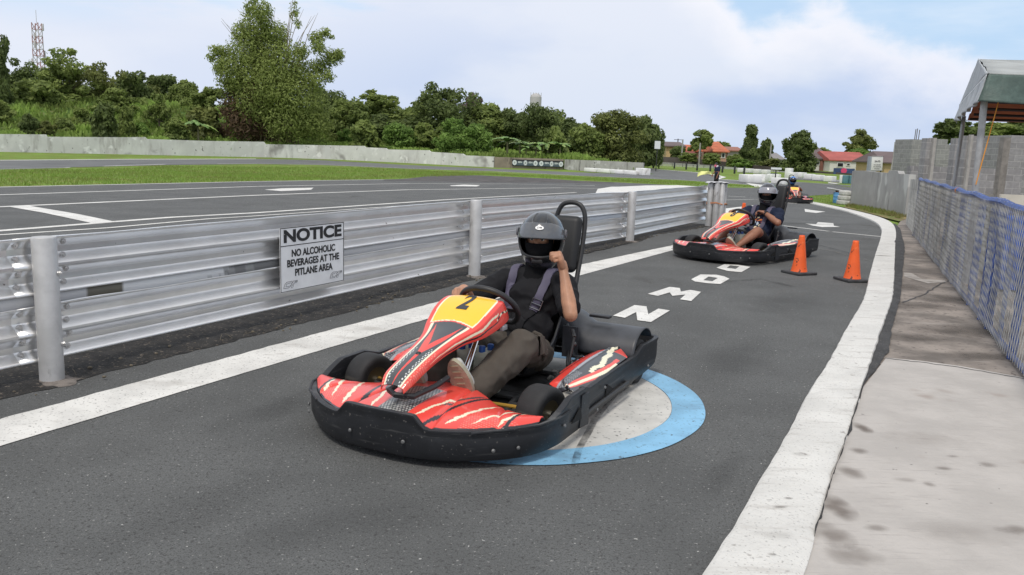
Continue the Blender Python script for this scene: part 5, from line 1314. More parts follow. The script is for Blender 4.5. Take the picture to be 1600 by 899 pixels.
TL_ = [
 ('tree', -6, 55, 175, 26, 95, 'uneven', 'dark', 1, 'tall dark tree cut by the left edge of the picture'),
 ('tree', 32, 98, 180, 38, 112, 'uneven', 'dark', 2, 'dark green tree beneath the lattice mast'),
 ('tree', 100, 90, 190, 52, 104, 'airy', 'mid', 3, 'feathery green tree just right of the lattice mast'),
 ('tree', 150, 108, 195, 46, 108, 'airy', 'olive', 4, 'olive open-crowned tree between the feathery tree and the small dark one'),
 ('tree', 206, 117, 190, 30, 116, 'uneven', 'dark', 5, 'small dark tree with a ragged top left of two round crowns'),
 ('tree', 254, 119, 172, 27, 130, 'round', 'dark', 6, 'dark round crown behind the brighter round tree'),
 ('tree', 287, 123, 178, 25, 118, 'round', 'mid', 7, 'neat bright green round tree left of the bamboo'),
 ('tree', 70, 130, 196, 50, 100, 'uneven', 'mid', 8, 'broad green tree low on the bank at left'),
 ('tree', 14, 140, 192, 34, 100, 'uneven', 'mid', 25, 'dense green tree low at the left edge of the bank'),
 ('tree', 185, 148, 198, 40, 102, 'airy', 'mid', 26, 'spreading green tree in the middle of the left bank'),
 ('tree', 322, 145, 205, 36, 100, 'airy', 'mid', 9, 'light green tree tucked against the left side of the bamboo'),
 ('tree', 512, 137, 222, 42, 118, 'round', 'dark', 10, 'dark round tree just right of the bamboo'),
 ('tree', 545, 160, 228, 36, 108, 'uneven', 'mid', 11, 'mid green tree between the bamboo and the flat-topped tree'),
 ('tree', 592, 148, 200, 36, 116, 'airy', 'mid', 12, 'flat-topped tree with spreading branches'),
 ('tree', 600, 178, 232, 42, 112, 'uneven', 'dark', 13, 'dark bushy tree below the flat-topped tree'),
 ('tree', 690, 133, 228, 56, 110, 'uneven', 'dark', 14, 'largest dark green tree near the centre of the skyline'),
 ('tree', 740, 150, 190, 16, 122, 'airy', 'pink', 15, 'bare pinkish treetop beside the largest dark tree'),
 ('tree', 762, 163, 226, 40, 112, 'round', 'mid', 16, 'green tree between the largest dark tree and the water tower'),
 ('tree', 800, 170, 232, 34, 112, 'round', 'dark', 27, 'dark tree under the left side of the water tower'),
 ('tree', 841, 163, 240, 40, 108, 'round', 'dark', 17, 'rounded dense tree directly below the water tower'),
 ('tree', 893, 190, 250, 34, 104, 'uneven', 'dark', 18, 'dark tree between the water tower and the broad round tree'),
 ('tree', 962, 174, 256, 54, 94, 'round', 'olive', 19, 'broad round olive tree at the right end of the wood'),
 ('tree', 915, 196, 256, 32, 92, 'round', 'mid', 20, 'pale green leafy tree before the broad round tree'),
 ('tree', 1004, 180, 256, 28, 100, 'round', 'dark', 21, 'dark tree against the right flank of the broad round tree'),
 ('tree', 1023, 195, 258, 18, 108, 'round', 'dark', 22, 'rightmost dark tree of the wood behind the backboard')]
for i, a in enumerate(TL_): tree(*a, group=TG)
BK = [(60, 132, 200, 44, 124, 'uneven', 'mid', 'tree filling the back of the left bank below the mast'), (128, 128, 200, 46, 128, 'round', 'dark', 'dark tree behind the olive open-crowned tree'), (178, 136, 200, 40, 126, 'uneven', 'mid', 'tree behind the tall dark bush on the bank'), (232, 142, 205, 36, 126, 'uneven', 'olive', 'olive tree below the small ragged dark tree'),
      (262, 150, 208, 34, 122, 'uneven', 'mid', 'green tree under the two round crowns'), (300, 150, 210, 34, 120, 'uneven', 'olive', 'olive tree between the neat round tree and the bamboo'), (528, 168, 230, 34, 122, 'round', 'mid', 'tree low behind the bamboo on its right'), (570, 168, 232, 34, 126, 'uneven', 'dark', 'dark tree left of the flat-topped tree'),
      (635, 168, 236, 34, 122, 'round', 'mid', 'green tree between the flat-topped and the largest dark tree'), (655, 160, 236, 30, 124, 'uneven', 'mid', 'tree on the left flank of the largest dark tree'), (725, 166, 240, 34, 124, 'uneven', 'dark', 'dark tree on the right flank of the largest dark tree'), (782, 172, 246, 34, 124, 'round', 'mid', 'tree behind the tallest banana plant'),
      (820, 186, 246, 34, 118, 'uneven', 'mid', 'tree behind the middle banana plants'), (868, 182, 250, 32, 118, 'uneven', 'mid', 'tree right of the rounded dense tree'), (905, 200, 254, 28, 112, 'round', 'dark', 'dark tree behind the pale green leafy tree'), (935, 190, 256, 30, 110, 'uneven', 'dark', 'dark tree at the left flank of the broad round tree'), (990, 186, 258, 30, 108, 'round', 'olive', 'olive crown joining the broad round tree on its right')]
for i, (px, a_, b_, hw, Y, kd, lm, lab) in enumerate(BK): tree('tree', px, a_, b_, hw, Y, kd, lm, 60+i % 5, lab, group=TG)
SH = [(45, 179, 209, 14, 'dark', 'dark little bush low at the far left above the wall'), (100, 185, 213, 16, 'mid', 'bushy shrub left of the two dark shrubs above the wall'), (128, 176, 213, 20, 'mid', 'wide shrub beside the tall dark bush above the wall'), (163, 163, 214, 21, 'dark', 'tall dark bush in the middle of the left bank'),
      (197, 166, 214, 15, 'mid', 'slim leaning shrub right of the tall dark bush'), (248, 154, 210, 25, 'mid', 'rounded shrub on a thin stem on the open grass'), (275, 185, 214, 20, 'mid', 'low shrub left of the bamboo foot'), (318, 170, 216, 26, 'olive', 'grey-green shrub next to the bamboo foot'),
      (0, 165, 206, 22, 'mid', 'shrub at the very left edge above the wall'), (72, 192, 212, 14, 'olive', 'small olive shrub near the left of the wall'), (222, 192, 216, 12, 'bright', 'bright small shrub in the grass gap'), (541, 206, 229, 13, 'bright', 'small bright round bush on top of the wall right of the bamboo'),
      (570, 190, 232, 26, 'mid', 'leafy shrub below the flat-topped tree'), (625, 193, 238, 30, 'bright', 'big-leaved bright shrub behind the wall'), (662, 200, 240, 24, 'mid', 'shrub between the big-leaved one and the bright clump'), (712, 190, 242, 30, 'bright', 'light green clump below the largest dark tree'),
      (745, 193, 246, 26, 'bright', 'light green clump right of another under the pinkish treetop'), (690, 205, 242, 24, 'mid', 'darker shrub in front of the light green clumps'), (868, 200, 252, 20, 'mid', 'shrub behind the banana leaves'), (1128, 247, 262, 16, 'mid', 'hedge-like bush in front of the salmon villa')]
for i, (px, a_, b_, hw, lm, lab) in enumerate(SH[:-1]):
    tree('shrub', px, a_, b_+4, hw, G(px, ymap(px)).y+4+(i % 3)*3, ('uneven', 'round', 'airy')[i % 3] if lm != 'dark' else 'round', lm, 40+i % 6, lab, 'shrub', 'shrubs behind the whitewashed wall')
RT = 'trees by the distant houses'
for a in [('tree', 1096, 205, 250, 21, 150, 'airy', 'mid', 30, 'open airy tree between two utility poles'), ('tree', 1172, 201, 262, 20, 136, 'cone', 'dark', 31, 'tall dark conical tree among the houses'), ('tree', 1196, 218, 256, 13, 142, 'uneven', 'dark', 32, 'smaller dark tree against the conical tree'),
          ('tree', 1247, 209, 270, 32, 118, 'round', 'dark', 33, 'large dark round tree left of the white building'), ('tree', 1343, 207, 252, 25, 160, 'airy', 'olive', 34, 'pale open tree above the white building'), ('tree', 1340, 232, 252, 16, 150, 'round', 'bright', 35, 'small bright tree just above the red roof'),
          ('tree', 1286, 232, 252, 14, 150, 'round', 'mid', 36, 'rounded tree behind the brown-roofed house'), ('shrub', 1112, 240, 256, 14, 134, 'round', 'mid', 41, 'bush left of the salmon villa'), ('shrub', 1148, 242, 262, 12, 132, 'round', 'mid', 42, 'bush between the villa and the conical tree'),
          ('shrub', 1160, 250, 264, 16, 130, 'uneven', 'bright', 43, 'light bush before the foot of the conical tree'), ('shrub', 1208, 250, 268, 20, 128, 'uneven', 'olive', 44, 'olive bushes between conical and round trees'), ('shrub', 1060, 228, 248, 12, 148, 'round', 'dark', 45, 'dark bush beside the tan building'), ('shrub', 1075, 240, 252, 14, 140, 'uneven', 'mid', 46, 'low bush under the airy tree'),
          ('tree', 1128, 222, 240, 12, 175, 'uneven', 'mid', 47, 'distant treetop behind the salmon villa'), ('tree', 1492, 186, 222, 30, 75, 'uneven', 'dark', 48, 'dark tree behind the left tent pole'), ('tree', 1548, 192, 222, 34, 78, 'uneven', 'mid', 49, 'green tree under the tent behind the block walls'), ('tree', 1600, 190, 225, 32, 80, 'uneven', 'dark', 50, 'dark tree at the right edge under the tent')]:
    tree(*a, cat=a[0], group=RT)
# bamboo
def bamboo():
    Y = 98; k = Y/FPX; b = AT(430, 222, Y); base = hz(b.x, Y); t = empty('bamboo', (b.x, Y, base), 0, 'giant bamboo clump towering over the wall with brown dead stems at its foot', 'bamboo'); rg = random.Random(11)
    def lob(L_, tint, dy=1.5): return [(AT(px, py, Y+rg.uniform(-dy, dy))-Vector((b.x, Y, base)), Vector((r*k*1.05, r*k, r*k*rz_)), tint+rg.uniform(-.18, .18)) for px, py, r, rz_ in L_]
    G1 = [(400, 45, 26, 1.2), (418, 75, 34, 1), (388, 80, 30, 1.1), (440, 100, 34, 1), (395, 120, 40, 1), (430, 135, 42, .9), (455, 150, 36, 1), (380, 150, 34, 1.1), (470, 115, 24, 1), (480, 165, 34, 1), (450, 190, 40, .8), (490, 195, 30, .9), (362, 118, 24, 1.2), (412, 20, 14, 1.4), (392, 12, 10, 1.5), (430, 55, 22, 1), (375, 50, 13, 1.2), (405, 165, 40, .9)]
    me = leaves_mesh('foliage', lob(G1, .45), .155, 42000, rg, 2.6, .5, .35); link('foliage', me, LM['bamboo'], t, False, False)
    G2 = [(495, 60, 13, 1), (508, 52, 9, 1), (520, 90, 18, .8), (500, 105, 18, .9), (530, 85, 10, .8), (490, 130, 18, 1), (512, 120, 12, .8), (350, 85, 16, .9), (338, 78, 12, .7), (330, 90, 8, 1), (498, 75, 12, 1), (518, 58, 5, .8), (345, 105, 14, 1.2), (470, 80, 14, 1)]
    me = leaves_mesh('outer_sprays', lob(G2, .5, 1), .16, 6000, rg, 2.6, .5, .1); link('outer_sprays', me, LM['bamboo'], t, False, False)
    G3 = [(365, 170, 22, 1.3), (380, 195, 30, .9), (345, 205, 16, .8), (410, 200, 26, .9), (395, 150, 14, 2), (360, 140, 10, 1.6), (440, 210, 22, .6), (400, 110, 8, 2.4), (425, 120, 7, 2)]
    me = leaves_mesh('dead_leaves', lob(G3, .45, 1), .20, 4200, rg, 3.0, .7, .2); link('dead_leaves', me, LM['dead'], t, False, False)
    mb = MB()
    for i in range(46):
        x0 = rg.uniform(-2.2, 2.6); a = rg.uniform(-.3, .3); top = AT(rg.uniform(340, 500), rg.uniform(10, 130), Y+rg.uniform(-1, 1))-Vector((b.x, Y, base)); p0 = Vector((x0, rg.uniform(-1, 1), 0)); m_ = p0.lerp(top, .5)+Vector((-top.x*.22, 0, top.z*.12))
        mb.tube([p0, p0.lerp(m_, .5)+Vector((0, 0, .5)), m_, m_.lerp(top, .55)+Vector((0, 0, .4)), top], [.07, .06, .05, .035, .012], 5)
    for px, py in ((459, -14), (464, -20), (455, 2), (400, -14)):
        top = AT(px, py, Y)-Vector((b.x, Y, base)); mb.tube([Vector((rg.uniform(-.5, 1), 0, 0)), top*.5+Vector((0, 0, .3)), top], [.07, .06, .02], 5)
    link('culms', mb.mesh('culms'), mat('culm', (.20, .16, .085), .7, var=.3, vscale=1), t, True, False)
    G4 = [(460, 20, 8, 2.4), (466, 38, 6, 1.6), (400, 0, 8, 1.4)]
    me = leaves_mesh('top_leaves', lob(G4, .5, .5), .18, 220, rg, 3, .5, .1); link('top_leaves', me, LM['bamboo'], t, False, False)
bamboo()
# banana plants
def banana(seed):
    rg = random.Random(seed); t = empty('banana_plant', (0, 0, 0)); H_ = 2.2
    mb = MB(); mb.tube([(0, 0, -.2), (.05, 0, H_*.5), (0, 0, H_)], [.16, .13, .07], 8); mb.build('stem', mat('banana_stem', (.16, .15, .07), .7, var=.3, vscale=3), t, world=False)
    for k in range(9):
        a = k*2.4+rg.uniform(-.3, .3); L_ = rg.uniform(1.7, 2.5); up = rg.uniform(.35, 1.35); w_ = rg.uniform(.28, .38); mb = MB()
        def f(u, v):
            s = v*2-1; r = L_*u*math.cos(up*(1-u*.6)); z = H_-.1+L_*(math.sin(up)*u-.75*u*u); wd = w_*math.sin(PI*min(1, .12+u*.88))**.6
            return (math.cos(a)*r-math.sin(a)*s*wd, math.sin(a)*r+math.cos(a)*s*wd, z-abs(s)*.12*wd*3+.03*math.sin(u*40))
        mb.grid(f, 12, 4); mb.build('leaf', mat('banana_leaf', (.13, .23, .05), .5, var=.3, vscale=2) if k % 3 else mat('banana_leaf_pale', (.22, .30, .08), .5, var=.3, vscale=2), t, world=False)
    return t
BN = [(792, 205, 1.25, 'tallest banana plant at the left of its group'), (812, 212, 1.0, 'banana plant second from the left below the water tower'), (838, 215, 1.05, 'banana plant with drooping leaves above the banner'), (856, 213, 1.0, 'banana plant above the right half of the banner'), (875, 215, .95, 'rightmost banana plant near the end of the banner'), (310, 178, .9, 'grey-green banana plant left of the bamboo'), (822, 222, .8, 'smallest banana plant in the middle of the group')]
b0 = banana(3); b1 = banana(8)
for i, (px, pyt, sc, lab) in enumerate(BN):
    o = (b0 if i == 0 else b1) if i < 2 else copy_tree((b0, b1)[i % 2]); Y = G(px, ymap(px)).y+2.2+(i % 2)*1.2; p = AT(px, 240, Y); zb = hz(p.x, Y); top = AT(px, pyt, Y).z; s = (top-zb)/3.4
    o.location = (p.x, Y, zb); o.scale = (s, s, s); o.rotation_euler = (0, 0, i*1.3); tag(o, lab, 'banana plant', 'banana plants behind the wall')
# undergrowth on the bank
def under():
    rg = random.Random(21); vs = []; fs = []; tint = []
    for k in range(30000):
        x = rg.uniform(-75, 12); y = wally(x)+.4+rg.random()**1.4*34; z = hz(x, y); patch = noise.noise(Vector((x*.22, y*.22, 0)))
        s = rg.uniform(.25, .55)*(1+.9*max(0, patch)); a = rg.uniform(0, 6.28); t = Vector((math.cos(a), math.sin(a), 0))*s*.35; up = Vector((rg.gauss(0, .3), rg.gauss(0, .3), 1))*s
        p = Vector((x, y, z)); i = len(vs); vs += [p-t, p+t, p+up+t*.3, p+up*1.1-t*.4]; fs.append((i, i+1, i+2, i+3)); tv = max(0, min(1, .55+patch*.7+rg.gauss(0, .15))); tint += [tv]*4
    me = bpy.data.meshes.new('undergrowth'); me.from_pydata(vs, [], fs); a = me.attributes.new('tint', 'FLOAT', 'POINT'); a.data.foreach_set('value', tint)
    o = link('undergrowth', me, leafmat('leaf_grass', (.15, .19, .05), (.33, .47, .11)), None, False); tag(o, 'rough bright grass and weeds covering the bank behind the wall', 'undergrowth', kind='stuff')
    # grass blades near the infield edges and the verge
    vs = []; fs = []; tint = []
    def blades(poly, n, h, tb):
        P = [G(*p) for p in poly]; x0 = min(p.x for p in P); x1 = max(p.x for p in P); y0 = min(p.y for p in P); y1 = max(p.y for p in P); c = 0; PP = [(p.x, p.y) for p in P]; tries = 0
        while c < n and tries < n*20:
            tries += 1; x = rg.uniform(x0, x1); y = rg.uniform(y0, y1)
            if not inpoly(x, y, PP): continue
            c += 1; s = h*rg.uniform(.5, 1.3); a = rg.uniform(0, 6.28); t = Vector((math.cos(a), math.sin(a), 0))*s*.16; p = Vector((x, y, gz(y)-.02)); up = Vector((rg.gauss(0, .35), rg.gauss(0, .35), 1))*s; i = len(vs)
            vs.extend([p-t, p+t, p+up]); fs.append((i, i+1, i+2)); tv = max(0, min(1, tb+.5*noise.noise(p*.4)+rg.gauss(0, .15))); tint.extend([tv]*3)
    blades([(1264, 306.8), (1331, 300.4), (1346, 298), (1350, 312), (1320, 322), (1264, 314)], 7000, .07, .8)
    blades([(1325, 318), (1345, 314), (1420, 328), (1424, 338), (1405, 343), (1385, 338), (1362, 333), (1322, 324)], 5000, .12, .35)
    blades([(0, 266), (250, 259.5), (560, 262), (640, 266), (640, 278), (400, 283), (0, 291)], 26000, .10, .75)
    blades([(640, 266), (1060, 283), (1180, 291), (1200, 293.5), (1040, 288), (900, 281), (760, 273.5), (640, 278)], 12000, .10, .8)
    me = bpy.data.meshes.new('grass_blades'); me.from_pydata(vs, [], fs); a = me.attributes.new('tint', 'FLOAT', 'POINT'); a.data.foreach_set('value', tint)
    o = link('grass_blades', me, leafmat('leaf_lawn', (.20, .17, .07), (.22, .34, .06)), None, False); tag(o, 'short bright grass on the infield and verges', 'grass', kind='stuff')
under()
# ------------------------------------------------------------------ right side: concrete wall, tyre stack
cw = [(1334, 321, 268), (1338, 322, 266.5), (1352, 324, 267), (1372, 327, 269.5), (1390, 331, 270.5), (1391.5, 331.5, 266.5), (1405, 334, 267.5), (1407, 334.5, 272), (1424, 339, 273)]
wall_strip('concrete_wall', [(G(px, yb), AT(px, yt, G(px, yb).y).z) for px, yb, yt in cw], mat('streaked_concrete', (.34, .335, .325), .9, var=.12, vscale=1.0, streak=((.10, .095, .09), (1.5, 1.5, .25), .52, .68), speck=[((.50, .50, .48), 1.1, .56, .66)], bump=.4, bscale=14, bdist=.02), .18, 'weathered grey concrete wall with vertical streaks beside the tyre stack')
def tyre(label, m, r=.33, w_=.19):
    t = empty('tyre', (0, 0, 0), 0, label, 'tyre', 'tyres and drum by the concrete wall'); mb = MB(); h = w_/2
    mb.lathe([(r*.62, -h*.8), (r*.8, -h), (r*.94, -h*.9), (r, -h*.55), (r*.985, -h*.1), (r*.985, h*.1), (r, h*.55), (r*.94, h*.9), (r*.8, h), (r*.62, h*.8), (r*.58, 0)], (0, 0, 0), 'Z', 40, closed=True)
    mb.build('tread', m, t, world=False, angle=60); return t
M_tw = mat('tyre_white', (.52, .52, .49), .75, var=.22, vscale=5, streak=((.22, .21, .19), (6, 6, 2), .56, .68))
tp_ = G(1326, 321); sc_ = tp_.y/FPX
r_ = 13.2*sc_; hh = 7.3*sc_
for k, lab in enumerate(('bottom white painted tyre of the stack by the concrete wall', 'middle white painted tyre of the stack by the concrete wall', 'top white painted tyre of the stack by the concrete wall')):
    t = tyre(lab, M_tw, r_, hh*.98); t.location = (tp_.x+.03*k-.02, tp_.y+.3, gz(tp_.y)+hh*(k+.5)); 
dp = G(1310.5, 318.5); mb = MB(); r2_ = 6.6*dp.y/FPX; H2 = 17*dp.y/FPX
mb.lathe([(r2_*.93, 0), (r2_, .03), (r2_*.95, H2*.3), (r2_, H2*.34), (r2_*.95, H2*.38), (r2_*.95, H2*.62), (r2_, H2*.66), (r2_*.95, H2*.7), (r2_, H2*.97), (r2_*.9, H2), (.001, H2)], (0, 0, 0), 'Z', 28)
o = mb.build('drum', mat('blue_drum', (.10, .28, .52), .5, var=.15, vscale=6), world=False); o.location = (dp.x, dp.y+.2, gz(dp.y)); tag(o, 'pale blue drum beside the white tyre stack', 'drum', 'tyres and drum by the concrete wall')
mb = MB(); lp = AT(1320, 299, dp.y); mb.bbox((0, 0, 0), (.95, .6, .05), Matrix.Rotation(math.radians(10), 3, 'Y'), bev=.012); o = mb.build('lid_board', mat('board_dirty', (.55, .55, .56), .7, var=.2, vscale=4), world=False); o.location = (lp.x-.02, dp.y+.35, lp.z); tag(o, 'dirty white board lying across the drum and the tyres', 'board')
mb = MB(); mb.bbox((0, 0, 0), (.20, .2, .12), bev=.02); o = mb.build('brick', W_brick, world=False); q = AT(1314, 302, dp.y); o.location = (q.x, dp.y+.25, gz(dp.y)+H2+.055); tag(o, 'red brick wedged under the board on the blue drum', 'brick')
# ------------------------------------------------------------------ blue chain link fence
def bluefence():
    A = [G(1700, 700), G(1600, 552), G(1578.5, 517), G(1536, 463), G(1507, 431), G(1468, 396.5), G(1446, 381), G(1428, 369)]
    A[0] = A[1]+(A[1]-A[2])*3.0
    a = A[0]; e = A[-1]; d = (e-a); Lh = d.length; d.normalize(); n = Vector((d.y, -d.x, 0)); n = n if n.x > 0 else -n
    H_ = 1.08; t = empty('chain_link_fence', e, 0, 'blue chain link fence with white netting along the pavement', 'fence')
    mb_ = mat('fence_blue', (.025, .070, .27), .5, var=.3, vscale=10); mw = mat('net_white', (.44, .43, .40), .6, var=.3, vscale=3); mbl = mat('net_blue', (.07, .12, .32), .6)
    curve = lambda s: a+d*s*Lh
    def z0(p): return .03
    # rails
    mb = MB(); mb.tube([curve(s/30)+Vector((0, 0, H_+.012*math.sin(s*1.7))) for s in range(31)], .034, 8); top = mb.build('top_rail', mb_, t)
    mb = MB(); mb.tube([curve(s/30)+Vector((0, 0, .05)) for s in range(31)], .020, 8); mb.build('bottom_rail', mb_, t)
    # rope wound round the top rail
    mb = MB(); N_ = 900; mb.tube([curve(s/N_)+Vector((0, 0, H_+.012*math.sin(s/30*1.7)))+n*.032*math.cos(s*1.35)+Vector((0, 0, .034*math.sin(s*1.35))) for s in range(N_+1)], .0022, 4); mb.build('lashing_rope', mw, top)
    # posts
    xs = [G(1428, 369), G(1446, 381), G(1467, 396), G(1507, 431), G(1522, 448), G(1552, 482), G(1581, 520)]
    ss = [((p-a).dot(d))/Lh for p in xs]+[.30, .18, .06]
    for s in ss:
        p = curve(s); mb = MB(); mb.tube([p+Vector((0, 0, -.02)), p+Vector((0, 0, H_))], .032, 8); mb.build('post', mb_, t)
    for s in ((p-a).dot(d)/Lh for p in (G(1488, 413), G(1524, 450), G(1546, 476), G(1590, 530))):   # broad flat blue uprights behind the wire
        p = curve(s)+n*.05; mb = MB(); mb.bbox(p+Vector((0, 0, H_/2)), (.022, .085, H_*.97), math.atan2(d.y, d.x)-PI/2, bev=.004); mb.build('flat_upright', mbl, t)
    # the wire: zig-zag wires hooked into each other, waving slightly
    def net(off, cell, r, m, name, s0, s1, seed, zlo=.05, zhi=H_):
        mb = MB(); bm = mb.bm; rows = int((zhi-zlo)/cell); cols = int(Lh*(s1-s0)/cell)
        def P(i, j):
            s = s0+(s1-s0)*i/cols; p = curve(s); w_ = .022*noise.noise(Vector((s*18+seed, j*.09, 0)))
            return p+n*(off+w_)+Vector((0, 0, zlo+(zhi-zlo)*j/rows)) + d*.010*noise.noise(Vector((s*30, j*.2, seed)))
        for i in range(cols):
            pts = [P(i+(.5 if j % 2 else -.0)+(0.5 if i % 2 else 0)*0, j)+n*(.006 if j % 2 else -.006) for j in range(rows+1)]
            tubefast(bm, pts, r)
            pts = [P(i+(-.5 if j % 2 else .0), j)-n*(.006 if j % 2 else -.006) for j in range(rows+1)]
            tubefast(bm, pts, r)
        return mb.build(name, m, t, smooth=False, fix=False)
    net(-.035, .074, .0026, mw, 'wire_mesh', .12, 1.0, 1.0)
    net(-.035, .074, .0026, mw, 'wire_mesh', .0, .12, 1.0)
    pass
    # the fence turns the corner and runs on behind
    c2_ = G(1415, 352); 
    mb = MB(); q = [e, c2_]
    for k in range(34):
        s = k/33; p = e.lerp(c2_, s); tubefast(mb.bm, [p+Vector((0, 0, .03)), p+Vector((0.01, 0, .5)), p+Vector((0, 0, H_))], .006)
    for k in range(12): tubefast(mb.bm, [e+Vector((0, 0, .05+k*.093)), c2_+Vector((0, 0, .05+k*.093))], .005)
    mb.build('return_mesh', mw, t, smooth=False, fix=False)
    mb = MB(); mb.tube([curve(((G(1512, 437)-a).dot(d))/Lh)+Vector((0, 0, H_))+n*.04*math.cos(k)+Vector((0, 0, .035*math.sin(k))) for k in range(14)], .008, 5); mb.build('orange_tie', mat('orange_tape', (.65, .25, .10), .5), top)
def tubefast(bm, pts, r):
    prev = None
    for i, p in enumerate(pts):
        ring = [bm.verts.new(p+Vector((r, 0, 0))), bm.verts.new(p+Vector((-r*.5, r*.87, 0))), bm.verts.new(p+Vector((-r*.5, -r*.87, 0)))]
        if prev:
            for k in range(3): bm.faces.new((prev[k], prev[(k+1) % 3], ring[(k+1) % 3], ring[k]))
        prev = ring
bluefence()
# things stored behind the fence
def behind():
    M_cream = mat('cream_board', (.52, .49, .42), .8, var=.12, vscale=2, streak=((.33, .30, .25), (3, 3, .8), .58, .70))
    spec = [(1436, 1456, 285, 366, 17.2, M_cream, 'cream panel leaning behind the far end of the blue fence'), (1459, 1476, 296, 372, 15.6, M_cream, 'cream panel second from the far end behind the blue fence'), (1482, 1493, 318, 392, 13.8, M_cream, 'narrow cream panel behind the middle of the blue fence'),
            (1500, 1515, 318, 420, 12.4, M_cream, 'cream panel left of the grey metal frame behind the fence'), (1535, 1551, 303, 440, 10.6, M_cream, 'broad pale panel behind the fence left of the blue barrier'), (1566, 1640, 304, 345, 9.8, M_cream, 'pale panel standing above the blue plastic barrier')]
    for (x0, x1, yt, yb, Y, m, lab) in spec:
        a = AT(x0, yt, Y); b = AT(x1, yt, Y); h = a.z-.011; mb = MB(); mb.bbox((0, 0, h/2), (b.x-a.x, .05, h), bev=.008); o = mb.build('panel', m, world=False); o.location = ((a.x+b.x)/2, Y, .011); o.rotation_euler = (0, 0, math.radians(-12)); tag(o, lab, 'panel', 'pale panels stored behind the blue fence')
    Y = 9.0; a = AT(1562, 328, Y); b = AT(1602, 332, Y); w_ = b.x-a.x+.1; H_ = a.z-.02; t = empty('plastic_barrier', ((a.x+b.x)/2, Y, .012), math.radians(-14), 'bright blue ribbed plastic barrier behind the near end of the fence', 'barrier')
    m = mat('barrier_blue', (.03, .10, .42), .45, var=.15, vscale=4); mb = MB(); mb.bbox((0, 0, H_*.5), (w_, .16, H_*.96), bev=.03); mb.build('body', m, t, world=False)
    for k in range(7): mb = MB(); mb.bbox((-w_*.42+k*w_*.14, -.085, H_*.5), (w_*.05, .03, H_*.86), bev=.008); mb.build('rib', m, t, world=False)
    mb = MB(); mb.bbox((0, 0, H_*.99), (w_*1.02, .19, .04), bev=.01); mb.build('rim', m, t, world=False)
    t = empty('metal_frame', AT(1532, 380, 10.4).to_2d().to_3d(), 0, 'black metal frame standing behind the chain link fence', 'frame'); b_ = t.location; mb = MB()
    for dx in (0, .16): mb.tube([b_+Vector((dx-.02, 0, .01)), b_+Vector((dx+.03, 0, .95))], .014, 6)
    mb.tube([b_+Vector((-.02, 0, .42)), b_+Vector((.45, .05, .42))], .014, 6); mb.tube([b_+Vector((.45, .05, .01)), b_+Vector((.45, .05, .42))], .014, 6)
    mb.build('tubing', M_steel, t); link
behind()
# ------------------------------------------------------------------ unfinished block walls
def blockmat():
    m = bpy.data.materials.new('hollow_block'); m.use_nodes = True; nt = m.node_tree; N = nt.nodes; L = nt.links; b = N['Principled BSDF']; b.inputs['Roughness'].default_value = .9
    tc = N.new('ShaderNodeTexCoord'); mp = N.new('ShaderNodeMapping'); L.new(tc.outputs['Object'], mp.inputs[0]); mp.inputs['Rotation'].default_value = (PI/2, 0, 0)
    sp = N.new('ShaderNodeSeparateXYZ'); L.new(tc.outputs['Object'], sp.inputs[0]); ad = N.new('ShaderNodeMath'); ad.operation = 'ADD'; L.new(sp.outputs[0], ad.inputs[0]); L.new(sp.outputs[1], ad.inputs[1])
    cb = N.new('ShaderNodeCombineXYZ'); L.new(ad.outputs[0], cb.inputs[0]); L.new(sp.outputs[2], cb.inputs[1])
    br = N.new('ShaderNodeTexBrick'); L.new(cb.outputs[0], br.inputs['Vector']); br.inputs['Scale'].default_value = 1; br.inputs['Brick Width'].default_value = .42; br.inputs['Row Height'].default_value = .21; br.inputs['Mortar Size'].default_value = .012; br.inputs['Color1'].default_value = (.29, .285, .285, 1); br.inputs['Color2'].default_value = (.21, .205, .205, 1); br.inputs['Mortar'].default_value = (.36, .355, .345, 1); br.inputs['Bias'].default_value = -.2
    ns = N.new('ShaderNodeTexNoise'); ns.inputs['Scale'].default_value = 9; ns.inputs['Detail'].default_value = 6; L.new(tc.outputs['Object'], ns.inputs['Vector'])
    mx = N.new('ShaderNodeMix'); mx.data_type = 'RGBA'; mx.blend_type = 'MULTIPLY'; mx.inputs[0].default_value = .5; L.new(br.outputs[0], mx.inputs[6]); L.new(ns.outputs[0], mx.inputs[7]); 
    sc = N.new('ShaderNodeMix'); sc.data_type = 'RGBA'; sc.blend_type = 'MULTIPLY'; sc.inputs[0].default_value = 1; sc.inputs[7].default_value = (1.25, 1.25, 1.25, 1); L.new(mx.outputs[2], sc.inputs[6]); L.new(sc.outputs[2], b.inputs['Base Color'])
    bp = N.new('ShaderNodeBump'); bp.inputs['Strength'].default_value = .6; bp.inputs['Distance'].default_value = .01; L.new(br.outputs['Fac'], bp.inputs['Height']); bp.invert = True; L.new(bp.outputs[0], b.inputs['Normal'])
    return m
M_blk = blockmat(); M_ccol = mat('cast_column', (.36, .345, .32), .9, var=.15, vscale=4)
